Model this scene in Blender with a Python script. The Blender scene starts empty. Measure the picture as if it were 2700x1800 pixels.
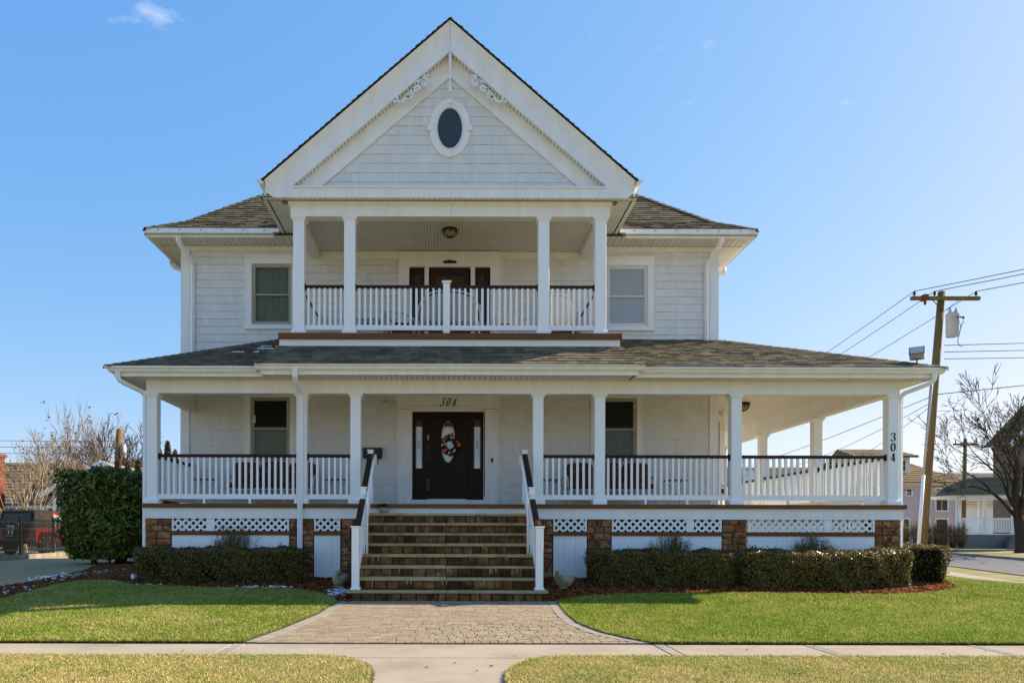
import bpy, bmesh, math, random
import numpy as np
from mathutils import Matrix, Vector, noise

random.seed(7)
rng = np.random.default_rng(7)
R = math.radians
SC = bpy.context.scene
COL = SC.collection

# ------------------------------------------------------------------ camera
cam_data = bpy.data.cameras.new("camera")
cam_data.sensor_width = 36.0
cam_data.lens = 26.0
cam_data.shift_x = 0.063
cam_data.shift_y = 0.1867
cam_data.clip_start = 0.1
cam_data.clip_end = 3000.0
camera = bpy.data.objects.new("camera", cam_data)
COL.objects.link(camera)
camera.matrix_world = (Matrix.Translation((0, -15.0, 1.165)) @ Matrix.Rotation(R(90), 4, 'X')
                       @ Matrix.Rotation(R(0.13), 4, 'Z'))
SC.camera = camera

# ------------------------------------------------------------------ sky, sun, exposure
SUN = Vector((5.57, 2.3, 4.3)).normalized()
SUN_EL = math.asin(SUN.z)
SUN_AZ = math.atan2(SUN.x, SUN.y)
world = bpy.data.worlds.new("World")
SC.world = world
world.use_nodes = True
CLOUD_SEED = (3.1, 7.4, 1.7)
SKY_TONE = ((0.4012, 0.97), (0.7607, 0.56), (1.6689, 0.22))
wn, wl = world.node_tree.nodes, world.node_tree.links
wn.clear()
w_out = wn.new('ShaderNodeOutputWorld')
w_bg = wn.new('ShaderNodeBackground')
w_sky = wn.new('ShaderNodeTexSky')
w_sky.sky_type = 'NISHITA'
w_sky.sun_disc = False
w_sky.sun_elevation = SUN_EL
w_sky.sun_rotation = SUN_AZ
w_sky.altitude = 0.0
w_sky.air_density = 1.0
w_sky.dust_density = 0.6
w_sky.ozone_density = 2.2
w_bg.inputs['Strength'].default_value = 0.15
# camera-like tone response of the sky colour, the same over the whole dome
w_sep = wn.new('ShaderNodeSeparateColor'); w_com = wn.new('ShaderNodeCombineColor')
wl.new(w_sky.outputs[0], w_sep.inputs[0])
w_ch = []
for ch, (gain, power) in enumerate(SKY_TONE):
    p_ = wn.new('ShaderNodeMath'); p_.operation = 'POWER'; p_.inputs[1].default_value = power
    g_ = wn.new('ShaderNodeMath'); g_.operation = 'MULTIPLY'; g_.inputs[1].default_value = gain
    wl.new(w_sep.outputs[ch], p_.inputs[0]); wl.new(p_.outputs[0], g_.inputs[0]); w_ch.append(g_)
w_min = wn.new('ShaderNodeMath'); w_min.operation = 'MINIMUM'; w_gr = wn.new('ShaderNodeMath'); w_gr.operation = 'MULTIPLY'; w_gr.inputs[1].default_value = 0.93
wl.new(w_ch[1].outputs[0], w_gr.inputs[0]); wl.new(w_ch[0].outputs[0], w_min.inputs[0]); wl.new(w_gr.outputs[0], w_min.inputs[1])
wl.new(w_min.outputs[0], w_com.inputs[0]); wl.new(w_ch[1].outputs[0], w_com.inputs[1]); wl.new(w_ch[2].outputs[0], w_com.inputs[2])
# thin high wisps of cloud: sparse noise over the whole dome
w_tc = wn.new('ShaderNodeTexCoord')
w_mp = wn.new('ShaderNodeMapping'); w_mp.inputs['Scale'].default_value = (1.0, 1.0, 2.6); w_mp.inputs['Location'].default_value = CLOUD_SEED
w_nz = wn.new('ShaderNodeTexNoise'); w_nz.inputs['Scale'].default_value = 7.0; w_nz.inputs['Detail'].default_value = 5.0; w_nz.inputs['Roughness'].default_value = 0.55
w_cr = wn.new('ShaderNodeValToRGB'); w_cr.color_ramp.elements[0].position = 0.68; w_cr.color_ramp.elements[1].position = 0.88
w_mx = wn.new('ShaderNodeMix'); w_mx.data_type = 'RGBA'; w_mx.inputs['B'].default_value = (2.2, 2.4, 2.7, 1)
wl.new(w_tc.outputs['Generated'], w_mp.inputs['Vector']); wl.new(w_mp.outputs[0], w_nz.inputs['Vector']); wl.new(w_nz.outputs['Fac'], w_cr.inputs['Fac'])
wl.new(w_cr.outputs['Color'], w_mx.inputs['Factor']); wl.new(w_com.outputs[0], w_mx.inputs['A'])
wl.new(w_mx.outputs['Result'], w_bg.inputs['Color'])
wl.new(w_bg.outputs[0], w_out.inputs['Surface'])

sun_data = bpy.data.lights.new("sun", 'SUN')
sun_data.energy = 3.5
sun_data.angle = R(0.53)
sun_data.color = (1.0, 0.88, 0.70)
sun = bpy.data.objects.new("sun", sun_data)
COL.objects.link(sun)
sun.location = (30, 12, 40)
sun.rotation_euler = SUN.to_track_quat('Z', 'Y').to_euler()

SC.view_settings.view_transform = 'Standard'
SC.view_settings.look = 'None'
SC.view_settings.exposure = 1.45
SC.view_settings.gamma = 1.0
SC.view_settings.use_curve_mapping = False
SC.render.engine = 'CYCLES'
SC.cycles.max_bounces = 8
SC.cycles.diffuse_bounces = 4
SC.cycles.glossy_bounces = 4
SC.cycles.transparent_max_bounces = 12
SC.cycles.use_denoising = True

# ------------------------------------------------------------------ materials
def mat(name, c1, c2=None, scale=4.0, rough=0.6, bump=0.0, bscale=60.0, jitter=0.0, spec=0.4,
        stretch=None, attr=None, metallic=0.0, trans=0.0, hue=0.0, c3=None, detail=6.0, alpha=None):
    if rough >= 0.75: spec = min(spec, 0.06)
    m = bpy.data.materials.new(name)
    m.use_nodes = True
    n, l = m.node_tree.nodes, m.node_tree.links
    b = n['Principled BSDF']
    b.inputs['Roughness'].default_value = rough
    b.inputs['Specular IOR Level'].default_value = spec
    b.inputs['Metallic'].default_value = metallic
    tc = n.new('ShaderNodeTexCoord')
    mp = n.new('ShaderNodeMapping')
    l.new(tc.outputs['Object'], mp.inputs['Vector'])
    if stretch: mp.inputs['Scale'].default_value = stretch
    if attr:
        a = n.new('ShaderNodeAttribute'); a.attribute_name = attr
        col = a.outputs['Color']
    else:
        col = None
    nz = None
    if c2 is not None:
        nz = n.new('ShaderNodeTexNoise')
        nz.inputs['Scale'].default_value = scale
        nz.inputs['Detail'].default_value = detail
        nz.inputs['Roughness'].default_value = 0.6
        geo = n.new('ShaderNodeNewGeometry')
        mp2 = n.new('ShaderNodeMapping')
        if stretch: mp2.inputs['Scale'].default_value = stretch
        l.new(geo.outputs['Position'], mp2.inputs['Vector'])
        l.new(mp2.outputs[0], nz.inputs['Vector'])
        cr = n.new('ShaderNodeValToRGB')
        cr.color_ramp.elements[0].position = 0.33
        cr.color_ramp.elements[1].position = 0.68
        cr.color_ramp.elements[0].color = (*c1, 1)
        cr.color_ramp.elements[1].color = (*c2, 1)
        if c3 is not None:
            e = cr.color_ramp.elements.new(0.5); e.color = (*c3, 1)
        l.new(nz.outputs['Fac'], cr.inputs['Fac'])
        col2 = cr.outputs['Color']
        if col is not None:
            mx = n.new('ShaderNodeMix'); mx.data_type = 'RGBA'; mx.blend_type = 'MULTIPLY'
            mx.inputs['Factor'].default_value = 1.0
            l.new(col, mx.inputs['A']); l.new(col2, mx.inputs['B'])
            col = mx.outputs['Result']
        else:
            col = col2
    if jitter or hue:
        oi = n.new('ShaderNodeObjectInfo')
        ge = n.new('ShaderNodeNewGeometry')
        ad = n.new('ShaderNodeMath'); ad.operation = 'ADD'
        l.new(oi.outputs['Random'], ad.inputs[0]); l.new(ge.outputs['Random Per Island'], ad.inputs[1])
        fr = n.new('ShaderNodeMath'); fr.operation = 'FRACT'
        l.new(ad.outputs[0], fr.inputs[0])
        hs = n.new('ShaderNodeHueSaturation')
        if col is None: hs.inputs['Color'].default_value = (*c1, 1)
        else: l.new(col, hs.inputs['Color'])
        mr = n.new('ShaderNodeMapRange')
        mr.inputs['To Min'].default_value = 1 - jitter
        mr.inputs['To Max'].default_value = 1 + jitter
        l.new(fr.outputs[0], mr.inputs['Value'])
        l.new(mr.outputs[0], hs.inputs['Value'])
        if hue:
            m7 = n.new('ShaderNodeMath'); m7.operation = 'MULTIPLY'; m7.inputs[1].default_value = 7.31
            l.new(fr.outputs[0], m7.inputs[0])
            f7 = n.new('ShaderNodeMath'); f7.operation = 'FRACT'; l.new(m7.outputs[0], f7.inputs[0])
            mh = n.new('ShaderNodeMapRange')
            mh.inputs['To Min'].default_value = 0.5 - hue
            mh.inputs['To Max'].default_value = 0.5 + hue
            l.new(f7.outputs[0], mh.inputs['Value']); l.new(mh.outputs[0], hs.inputs['Hue'])
        col = hs.outputs['Color']
    if col is None: b.inputs['Base Color'].default_value = (*c1, 1)
    else: l.new(col, b.inputs['Base Color'])
    if bump:
        bn = n.new('ShaderNodeTexNoise')
        bn.inputs['Scale'].default_value = bscale
        bn.inputs['Detail'].default_value = 5
        g2 = n.new('ShaderNodeNewGeometry')
        mp3 = n.new('ShaderNodeMapping')
        if stretch: mp3.inputs['Scale'].default_value = stretch
        l.new(g2.outputs['Position'], mp3.inputs['Vector'])
        l.new(mp3.outputs[0], bn.inputs['Vector'])
        bp = n.new('ShaderNodeBump')
        bp.inputs['Strength'].default_value = bump
        bp.inputs['Distance'].default_value = 0.02
        l.new(bn.outputs['Fac'], bp.inputs['Height'])
        l.new(bp.outputs[0], b.inputs['Normal'])
    if trans:
        b.inputs['Subsurface Weight'].default_value = 0.0
        tr = n.new('ShaderNodeBsdfTranslucent')
        if col is None: tr.inputs['Color'].default_value = (*c1, 1)
        else: l.new(col, tr.inputs['Color'])
        ms = n.new('ShaderNodeMixShader'); ms.inputs[0].default_value = trans
        l.new(b.outputs[0], ms.inputs[1]); l.new(tr.outputs[0], ms.inputs[2])
        l.new(ms.outputs[0], n['Material Output'].inputs['Surface'])
    return m

def glass_mat(name, tint, ior=1.5, rough=0.02, body=0.15, bodycol=(0.1, 0.12, 0.11)):
    """window glass: see-through with a mirror coat and a thin film of dirt"""
    m = bpy.data.materials.new(name); m.use_nodes = True
    n, l = m.node_tree.nodes, m.node_tree.links
    n.remove(n['Principled BSDF'])
    tr = n.new('ShaderNodeBsdfTransparent'); tr.inputs['Color'].default_value = (*tint, 1)
    di = n.new('ShaderNodeBsdfDiffuse'); di.inputs['Color'].default_value = (*bodycol, 1)
    m1 = n.new('ShaderNodeMixShader'); m1.inputs[0].default_value = body
    l.new(tr.outputs[0], m1.inputs[1]); l.new(di.outputs[0], m1.inputs[2])
    gl = n.new('ShaderNodeBsdfGlossy'); gl.inputs['Roughness'].default_value = rough
    gl.inputs['Color'].default_value = (0.9, 0.95, 1, 1)
    fr = n.new('ShaderNodeFresnel'); fr.inputs['IOR'].default_value = ior
    m2 = n.new('ShaderNodeMixShader')
    l.new(fr.outputs[0], m2.inputs[0]); l.new(m1.outputs[0], m2.inputs[1]); l.new(gl.outputs[0], m2.inputs[2])
    l.new(m2.outputs[0], n['Material Output'].inputs['Surface'])
    return m

M = {}
M['white'] = mat('white_trim', (0.91, 0.89, 0.855), (0.815, 0.79, 0.745), 2.2, 0.45, bump=0.03, bscale=30, stretch=(2.2, 2.2, 0.45), detail=9)
M['vinyl'] = mat('white_vinyl', (0.91, 0.895, 0.87), None, rough=0.4, spec=0.3)
M['siding'] = mat('siding_shakes', (0.77, 0.75, 0.72), (0.715, 0.695, 0.665), 2.2, 0.6, bump=0.12, bscale=70,
                  jitter=0.035, stretch=(4, 4, 0.5))
M['siding_back'] = mat('siding_backing', (0.28, 0.25, 0.21), None, rough=0.8)
M['cream'] = mat('cream_ceiling', (0.78, 0.74, 0.66), (0.72, 0.68, 0.60), 1.0, 0.5)
M['soffit'] = mat('soffit_vinyl', (0.74, 0.72, 0.67), None, rough=0.5, jitter=0.05)
M['groove'] = mat('dark_groove', (0.10, 0.085, 0.06), None, rough=0.9)
M['brown'] = mat('brown_rail', (0.040, 0.016, 0.010), (0.028, 0.011, 0.007), 9, 0.55, stretch=(1, 8, 8), spec=0.2)
M['deckedge'] = mat('brown_deck_edge', (0.19, 0.080, 0.028), (0.135, 0.056, 0.019), 3, 0.6, spec=0.2, stretch=(0.6, 6, 6))
M['roof'] = mat('asphalt_shingle', (0.125, 0.102, 0.066), (0.190, 0.158, 0.105), 3.0, 0.9, bump=0.35, bscale=220,
                jitter=0.33, hue=0.012, spec=0.15)
M['roofbase'] = mat('roof_underlay', (0.018, 0.016, 0.013), None, rough=0.95)
M['stone'] = mat('brown_stone', (0.22, 0.095, 0.036), (0.44, 0.245, 0.12), 6.0, 0.8, bump=0.9, bscale=22, jitter=0.38,
                 hue=0.008, c3=(0.30, 0.135, 0.060))
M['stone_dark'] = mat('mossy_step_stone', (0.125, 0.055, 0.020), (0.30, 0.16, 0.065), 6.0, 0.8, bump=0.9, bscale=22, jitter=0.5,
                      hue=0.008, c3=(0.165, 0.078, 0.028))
M['mortar'] = mat('mortar', (0.11, 0.062, 0.032), None, rough=0.95)
M['bluestone'] = mat('bluestone_tread', (0.46, 0.36, 0.19), (0.27, 0.21, 0.095), 3.0, 0.75, bump=0.3, bscale=30, jitter=0.12,
                     c3=(0.40, 0.315, 0.165))
M['darkwood'] = mat('dark_stained_door', (0.018, 0.009, 0.0045), (0.032, 0.016, 0.008), 7, 0.5, spec=0.15, stretch=(9, 9, 0.7))
M['mahogany'] = mat('mahogany_door', (0.030, 0.009, 0.006), (0.018, 0.006, 0.004), 7, 0.35, stretch=(9, 9, 0.7))
M['brass'] = mat('aged_brass', (0.13, 0.085, 0.035), (0.04, 0.03, 0.016), 30, 0.55, metallic=0.6)
M['black'] = mat('black_metal', (0.012, 0.011, 0.010), None, rough=0.45)
M['number'] = mat('black_number', (0.008, 0.008, 0.009), None, rough=0.5)
M['winframe'] = mat('tan_window_frame', (0.40, 0.36, 0.27), None, rough=0.45)
M['winframe_w'] = mat('cream_window_frame', (0.70, 0.68, 0.62), None, rough=0.45)
M['glass'] = glass_mat('window_glass', (0.80, 0.82, 0.74), 1.30, 0.02, 0.08, (0.13, 0.13, 0.09))  # green tint stands in for trees mirrored in the panes
M['glass_pale'] = glass_mat('window_glass_screened', (0.75, 0.78, 0.80), 1.45, 0.03, 0.45, (0.70, 0.72, 0.74))  # pale body colour lightens the lace seen behind the pane
M['frost'] = mat('frosted_door_glass', (0.80, 0.83, 0.86), (0.68, 0.72, 0.76), 14, 0.12, bump=0.1, bscale=60, spec=0.8)  # pale colour carries both the frosting and the mirrored sky
M['amber'] = mat('amber_glass', (0.13, 0.085, 0.03), (0.035, 0.022, 0.010), 40, 0.15)
M['lead'] = mat('lead_came', (0.10, 0.10, 0.10), None, rough=0.4, metallic=0.6)
M['curtain'] = mat('lace_curtain', (0.66, 0.66, 0.64), (0.46, 0.47, 0.46), 9, 0.9, stretch=(3, 3, 0.35))
M['curtain_g'] = mat('sage_shade', (0.42, 0.40, 0.27), (0.55, 0.52, 0.37), 3, 0.9, stretch=(2, 2, 0.6))  # sage tone imitates lawn and trees reflected in the panes
M['room'] = mat('dark_room', (0.02, 0.018, 0.016), None, rough=0.9)
M['rubber'] = mat('black_rubber', (0.016, 0.016, 0.016), None, rough=0.8)
M['snow'] = mat('old_snow', (0.80, 0.83, 0.88), (0.70, 0.73, 0.78), 20, 0.7, bump=0.3, bscale=50)

# ------------------------------------------------------------------ mesh helpers
W = {}

class MB:
    """collects faces; .add() links them as ONE mesh object"""
    def __init__(self): self.v, self.f, self.s = [], [], []
    def face(self, pts, smooth=False):
        b = len(self.v); self.v += [tuple(p) for p in pts]
        self.f.append(tuple(range(b, b + len(pts)))); self.s.append(smooth); return self
    def box(self, x0, x1, y0, y1, z0, z1):
        b = len(self.v)
        self.v += [(x0,y0,z0),(x1,y0,z0),(x1,y1,z0),(x0,y1,z0),(x0,y0,z1),(x1,y0,z1),(x1,y1,z1),(x0,y1,z1)]
        for q in ((0,3,2,1),(4,5,6,7),(0,1,5,4),(1,2,6,5),(2,3,7,6),(3,0,4,7)):
            self.f.append(tuple(b + i for i in q)); self.s.append(False)
        return self
    def bbox(self, x0, x1, y0, y1, z0, z1, c=0.01):
        """box with chamfered edges"""
        bm = bmesh.new()
        bmesh.ops.create_cube(bm, size=1.0)
        for v in bm.verts:
            v.co = Vector(((x0+x1)/2 + v.co.x*(x1-x0), (y0+y1)/2 + v.co.y*(y1-y0), (z0+z1)/2 + v.co.z*(z1-z0)))
        bmesh.ops.bevel(bm, geom=list(bm.edges), offset=c, segments=1, affect='EDGES')
        self.bm(bm); return self
    def bm(self, bm, smooth=False):
        b = len(self.v); bm.verts.index_update()
        self.v += [tuple(v.co) for v in bm.verts]
        for f in bm.faces:
            self.f.append(tuple(b + v.index for v in f.verts)); self.s.append(smooth)
        bm.free(); return self
    def bar(self, a, b, w, h, up=(0, 0, 1)):
        """rectangular bar from a to b, w across, h along up"""
        a, b = Vector(a), Vector(b); d = (b - a).normalized(); up = Vector(up)
        s = d.cross(up)
        if s.length < 1e-5: s = d.cross(Vector((1, 0, 0)))
        s.normalize(); u = s.cross(d).normalized()
        s *= w/2; u *= h/2; k = len(self.v)
        self.v += [tuple(p) for p in (a-s-u, a+s-u, a+s+u, a-s+u, b-s-u, b+s-u, b+s+u, b-s+u)]
        for q in ((3,2,1,0),(4,5,6,7),(0,1,5,4),(1,2,6,5),(2,3,7,6),(3,0,4,7)):
            self.f.append(tuple(k + i for i in q)); self.s.append(False)
        return self
    def extr(self, pts, vec, smooth=False):
        """prism: polygon pts swept by vec"""
        vec = Vector(vec); n = len(pts); b = len(self.v)
        self.v += [tuple(p) for p in pts] + [tuple(Vector(p) + vec) for p in pts]
        self.f.append(tuple(b + i for i in reversed(range(n)))); self.s.append(False)
        self.f.append(tuple(b + n + i for i in range(n))); self.s.append(False)
        for i in range(n):
            j = (i + 1) % n
            self.f.append((b+i, b+j, b+n+j, b+n+i)); self.s.append(smooth)
        return self
    def tube(self, pts, r, n=8, closed=False, smooth=True):
        pts = [Vector(p) for p in pts]; m = len(pts)
        rs = r if isinstance(r, (list, tuple)) else [r]*m
        prev = None; rings = []
        for i, p in enumerate(pts):
            if closed: d = pts[(i+1) % m] - pts[i-1]
            else: d = pts[min(i+1, m-1)] - pts[max(i-1, 0)]
            if d.length < 1e-9: d = Vector((0, 0, 1))
            d.normalize()
            if prev is None:
                ref = Vector((0, 0, 1)) if abs(d.z) < 0.9 else Vector((1, 0, 0))
                s = d.cross(ref).normalized()
            else:
                s = (prev - d*prev.dot(d))
                s = s.normalized() if s.length > 1e-6 else d.cross(Vector((1, 0, 0))).normalized()
            prev = s; t = d.cross(s)
            b = len(self.v)
            self.v += [tuple(p + (s*math.cos(2*math.pi*k/n) + t*math.sin(2*math.pi*k/n))*rs[i]) for k in range(n)]
            rings.append(b)
        for i in range(m if closed else m-1):
            a, b = rings[i], rings[(i+1) % m]
            for k in range(n):
                j = (k+1) % n
                self.f.append((a+k, a+j, b+j, b+k)); self.s.append(smooth)
        if not closed:
            self.f.append(tuple(reversed(range(rings[0], rings[0]+n)))); self.s.append(False)
            self.f.append(tuple(range(rings[-1], rings[-1]+n))); self.s.append(False)
        return self
    def lathe(self, prof, n=16, c=(0, 0, 0), T=None, smooth=True):
        b = len(self.v); c = Vector(c)
        for (r, z) in prof:
            for k in range(n):
                p = Vector((r*math.cos(2*math.pi*k/n), r*math.sin(2*math.pi*k/n), z))
                if T is not None: p = T @ p
                self.v.append(tuple(p + c))
        for i in range(len(prof)-1):
            for k in range(n):
                j = (k+1) % n
                self.f.append((b+i*n+k, b+i*n+j, b+(i+1)*n+j, b+(i+1)*n+k)); self.s.append(smooth)
        self.f.append(tuple(reversed(range(b, b+n)))); self.s.append(False)
        e = b + (len(prof)-1)*n
        self.f.append(tuple(range(e, e+n))); self.s.append(False)
        return self
    def ball(self, c, r, sq=(1, 1, 1), sub=2, T=None):
        bm = bmesh.new(); bmesh.ops.create_icosphere(bm, subdivisions=sub, radius=r)
        for v in bm.verts:
            q = Vector((v.co.x*sq[0], v.co.y*sq[1], v.co.z*sq[2]))
            if T is not None: q = T @ q
            v.co = q + Vector(c)
        self.bm(bm, True); return self
    def mesh(self, name, m=None):
        me = bpy.data.meshes.new(name)
        me.from_pydata(self.v, [], self.f)
        me.polygons.foreach_set('use_smooth', self.s)
        me.update()
        if m is not None: me.materials.append(M[m] if isinstance(m, str) else m)
        return me
    def add(self, name, m, parent=None, T=None, **tags):
        return add(name, self.mesh(name, m), parent, T, **tags)

def add(name, me, parent=None, T=None, label=None, cat=None, group=None, kind=None):
    o = bpy.data.objects.new(name, me)
    COL.objects.link(o)
    T = T.copy() if T is not None else Matrix()
    if parent is not None:
        o.parent = parent
        o.matrix_parent_inverse = W[parent].inverted()
    o.matrix_basis = T
    W[o] = T
    if label: o['label'] = label
    if cat: o['category'] = cat
    if group: o['group'] = group
    if kind: o['kind'] = kind
    return o

def thing(name, label, cat, loc=(0, 0, 0), rz=0.0, group=None):
    return add(name, None, None, Matrix.Translation(loc) @ Matrix.Rotation(rz, 4, 'Z'), label, cat, group)

def TR(x=0, y=0, z=0, rz=0, rx=0, ry=0, s=1):
    return (Matrix.Translation((x, y, z)) @ Matrix.Rotation(rz, 4, 'Z') @ Matrix.Rotation(ry, 4, 'Y')
            @ Matrix.Rotation(rx, 4, 'X') @ Matrix.Scale(s, 4))

def np_mesh(name, V, F, m, col=None, smooth=False):
    V = np.ascontiguousarray(V, dtype=np.float32); F = np.ascontiguousarray(F, dtype=np.int32)
    k = F.shape[1]
    me = bpy.data.meshes.new(name)
    me.vertices.add(len(V)); me.vertices.foreach_set('co', V.ravel())
    me.loops.add(F.size); me.loops.foreach_set('vertex_index', F.ravel())
    me.polygons.add(len(F)); me.polygons.foreach_set('loop_start', np.arange(len(F), dtype=np.int32)*k)
    me.update(calc_edges=True)
    if col is not None:
        ca = me.color_attributes.new('Col', 'FLOAT_COLOR', 'POINT')
        c4 = np.ones((len(V), 4), dtype=np.float32); c4[:, :3] = col
        ca.data.foreach_set('color', c4.ravel())
    if smooth: me.polygons.foreach_set('use_smooth', np.ones(len(F), dtype=bool))
    me.materials.append(M[m] if isinstance(m, str) else m)
    return me

def arc(c, r, a0, a1, n, plane='xz'):
    out = []
    for i in range(n+1):
        a = a0 + (a1-a0)*i/n
        u, w = r*math.cos(a), r*math.sin(a)
        out.append({'xz': (c[0]+u, c[1], c[2]+w), 'xy': (c[0]+u, c[1]+w, c[2]), 'yz': (c[0], c[1]+u, c[2]+w)}[plane])
    return out

def bez(p0, p1, p2, p3, n=10):
    p0, p1, p2, p3 = map(Vector, (p0, p1, p2, p3)); out = []
    for i in range(n+1):
        t = i/n; s = 1-t
        out.append(p0*s**3 + p1*3*s*s*t + p2*3*s*t*t + p3*t**3)
    return out

# ------------------------------------------------------------------ terrain height
def gz(x, y):
    if y >= 0: z = 0.24
    elif y >= -2.45: z = 0.24 + 0.098*y
    elif y >= -6.0: z = 0.052*(y + 2.45)
    else: z = -0.185
    # falls towards the side street on the right
    t = min(1.0, max(0.0, (x - 9.5)/6.0)); t = t*t*(3-2*t)
    z = z*(1-t) + (-0.16)*t
    return z
# =================================================================== HOUSE
YW, XL, XR = 2.35, -6.24, 6.32          # front wall plane and side walls
DECK, BDECK = 1.75, 5.20                # porch floor, balcony floor
house = thing('house', 'large white two-storey house with wraparound porch, balcony and steep front gable', 'house', (0, 2.35, 0.2))

def clip_poly(poly, inside, cut):
    out = []
    for i, p in enumerate(poly):
        q = poly[(i+1) % len(poly)]
        a, b = inside(p), inside(q)
        if a: out.append(p)
        if a != b: out.append(cut(p, q))
    return out

def clip_convex(poly, conv):
    """clip 2D polygon by a convex counter-clockwise polygon"""
    for i in range(len(conv)):
        a, b = conv[i], conv[(i+1) % len(conv)]
        ex, ey = b[0]-a[0], b[1]-a[1]
        side = lambda p: ex*(p[1]-a[1]) - ey*(p[0]-a[0])
        def cut(p, q):
            s, t = side(p), side(q); k = s/(s-t)
            return (p[0]+(q[0]-p[0])*k, p[1]+(q[1]-p[1])*k)
        poly = clip_poly(poly, lambda p: side(p) >= -1e-9, cut)
        if len(poly) < 3: return []
    return poly

def wall_holes(mb, x0, x1, z0, z1, y0, y1, holes):
    xs = sorted({x0, x1, *[h[0] for h in holes], *[h[1] for h in holes]})
    for a, b in zip(xs, xs[1:]):
        hs = sorted([h for h in holes if h[0] <= a+1e-6 and h[1] >= b-1e-6], key=lambda h: h[2])
        z = z0
        for h in hs:
            if h[2] > z: mb.box(a, b, y0, y1, z, h[2])
            z = h[3]
        if z < z1: mb.box(a, b, y0, y1, z, z1)

WIN = {'ll': (-4.62, -3.70, 2.76, 4.33), 'lr': (3.51, 4.43, 2.76, 4.33),
       'ul': (-4.60, -3.66, 6.02, 7.45), 'ur': (3.71, 4.68, 6.00, 7.43)}
DOOR = (-0.83, 0.85, 1.94, 4.00)
BDOOR = (-0.91, 0.99, BDECK, 7.38)
holes = list(WIN.values()) + [DOOR, BDOOR]

wall = MB()
wall_holes(wall, XL, XR, 0.2, 7.87, YW, YW+0.15, holes)
wall.box(XL, XL+0.15, YW+0.15, 14.0, 0.2, 7.87)
wall.box(XR-0.15, XR, YW+0.15, 14.0, 0.2, 7.87)
wall.box(XL+0.15, XR-0.15, 13.85, 14.0, 0.2, 7.87)
wall = wall.add('wall', 'siding_back', house)
room = MB(); room.box(XL+0.16, XR-0.16, YW+0.16, 9, 4.55, 4.65); room.box(XL+0.16, XR-0.16, 5.0, 5.1, 0.3, 7.8)
room.box(XL+0.16, XR-0.16, YW+0.16, 9, 1.6, 1.7)
room.add('room_floor', 'room', house)

# ---- cedar shakes on the walls -------------------------------------------------
def shake_meshes():
    out = []
    for i in range(6):
        mb = MB(); y0, y1 = -0.019, -0.003
        mb.v += [(0,0,0),(1,0,0),(1,0,1),(0,0,1),(0,y0,0),(1,y0,0),(1,y1,1),(0,y1,1)]
        for q in ((4,5,6,7),(0,1,5,4),(1,2,6,5),(0,4,7,3),(3,7,6,2)):
            mb.f.append(q); mb.s.append(False)
        out.append(mb.mesh('shingle', 'siding'))
    return out
SHAKE = shake_meshes()

def lay_shakes(x0, x1, z0, z1, expo, y, skip, side=None):
    """list of (x, z, w, h, y) for a wall facing -Y"""
    out = []; z = z0
    while z < z1 - 0.02:
        h = min(expo, z1 - z); x = x0 - random.random()*0.2
        while x < x1:
            w = random.choice((0.11, 0.14, 0.16, 0.19, 0.21, 0.25))
            a, b = max(x, x0), min(x + w, x1)
            if b - a > 0.02 and not skip(a, b, z, z+h):
                out.append((a, z + random.choice((0, 0, 0, 0, 0.004)), b - a - 0.0016, h, y - random.random()*0.0025))
            x += w
        z += expo
    return out

def in_rects(rects, m=0.0):
    def f(a, b, z0, z1):
        return any(a >= r[0]-m and b <= r[1]+m and z0 >= r[2]-m and z1 <= r[3]+m for r in rects)
    return f
cas = [(w[0]-0.12, w[1]+0.12, w[2]-0.12, w[3]+0.12) for w in WIN.values()]
cas += [(-1.16, 1.22, 1.7, 4.6), (-1.12, 1.2, 5.2, 7.62)]
up = lay_shakes(XL+0.2, XR-0.2, 4.905, 7.79, 0.1805, YW, in_rects(cas))
up = [s for s in up if s[1] > 5.05]
lo = lay_shakes(XL+0.2, XR-0.2, 1.745, 4.45, 0.1805, YW, in_rects(cas))
GA = 0.03                                                      # gable axis
gab = lay_shakes(-2.75, 2.81, 8.11, 10.6, 0.1905, 0.075,
                 lambda a, b, z0, z1: (min(abs(a-GA), abs(b-GA)) if (a-GA)*(b-GA) > 0 else 0)*0.858 + z0 > 10.55)
def place_shakes(lst, parent, n_obj):
    lst = sorted(lst, key=lambda s: -s[2]*s[3]); rest = lst[n_obj:]
    for s in lst[:n_obj]:
        add('shingle', random.choice(SHAKE), parent, Matrix.Translation((s[0], s[4], s[1])) @ Matrix.Diagonal((s[2], 1, s[3], 1)))
    if rest:
        mb = MB()
        for (x, z, w, h, y) in rest:
            b = len(mb.v); y0, y1 = y-0.019, y-0.003
            mb.v += [(x,y,z),(x+w,y,z),(x+w,y,z+h),(x,y,z+h),(x,y0,z),(x+w,y0,z),(x+w,y1,z+h),(x,y1,z+h)]
            for q in ((4,5,6,7),(0,1,5,4),(1,2,6,5),(0,4,7,3)):
                mb.f.append(tuple(b+i for i in q)); mb.s.append(False)
        mb.add('siding', 'siding', parent, kind='stuff')
place_shakes(up + lo, wall, 170)

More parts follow.
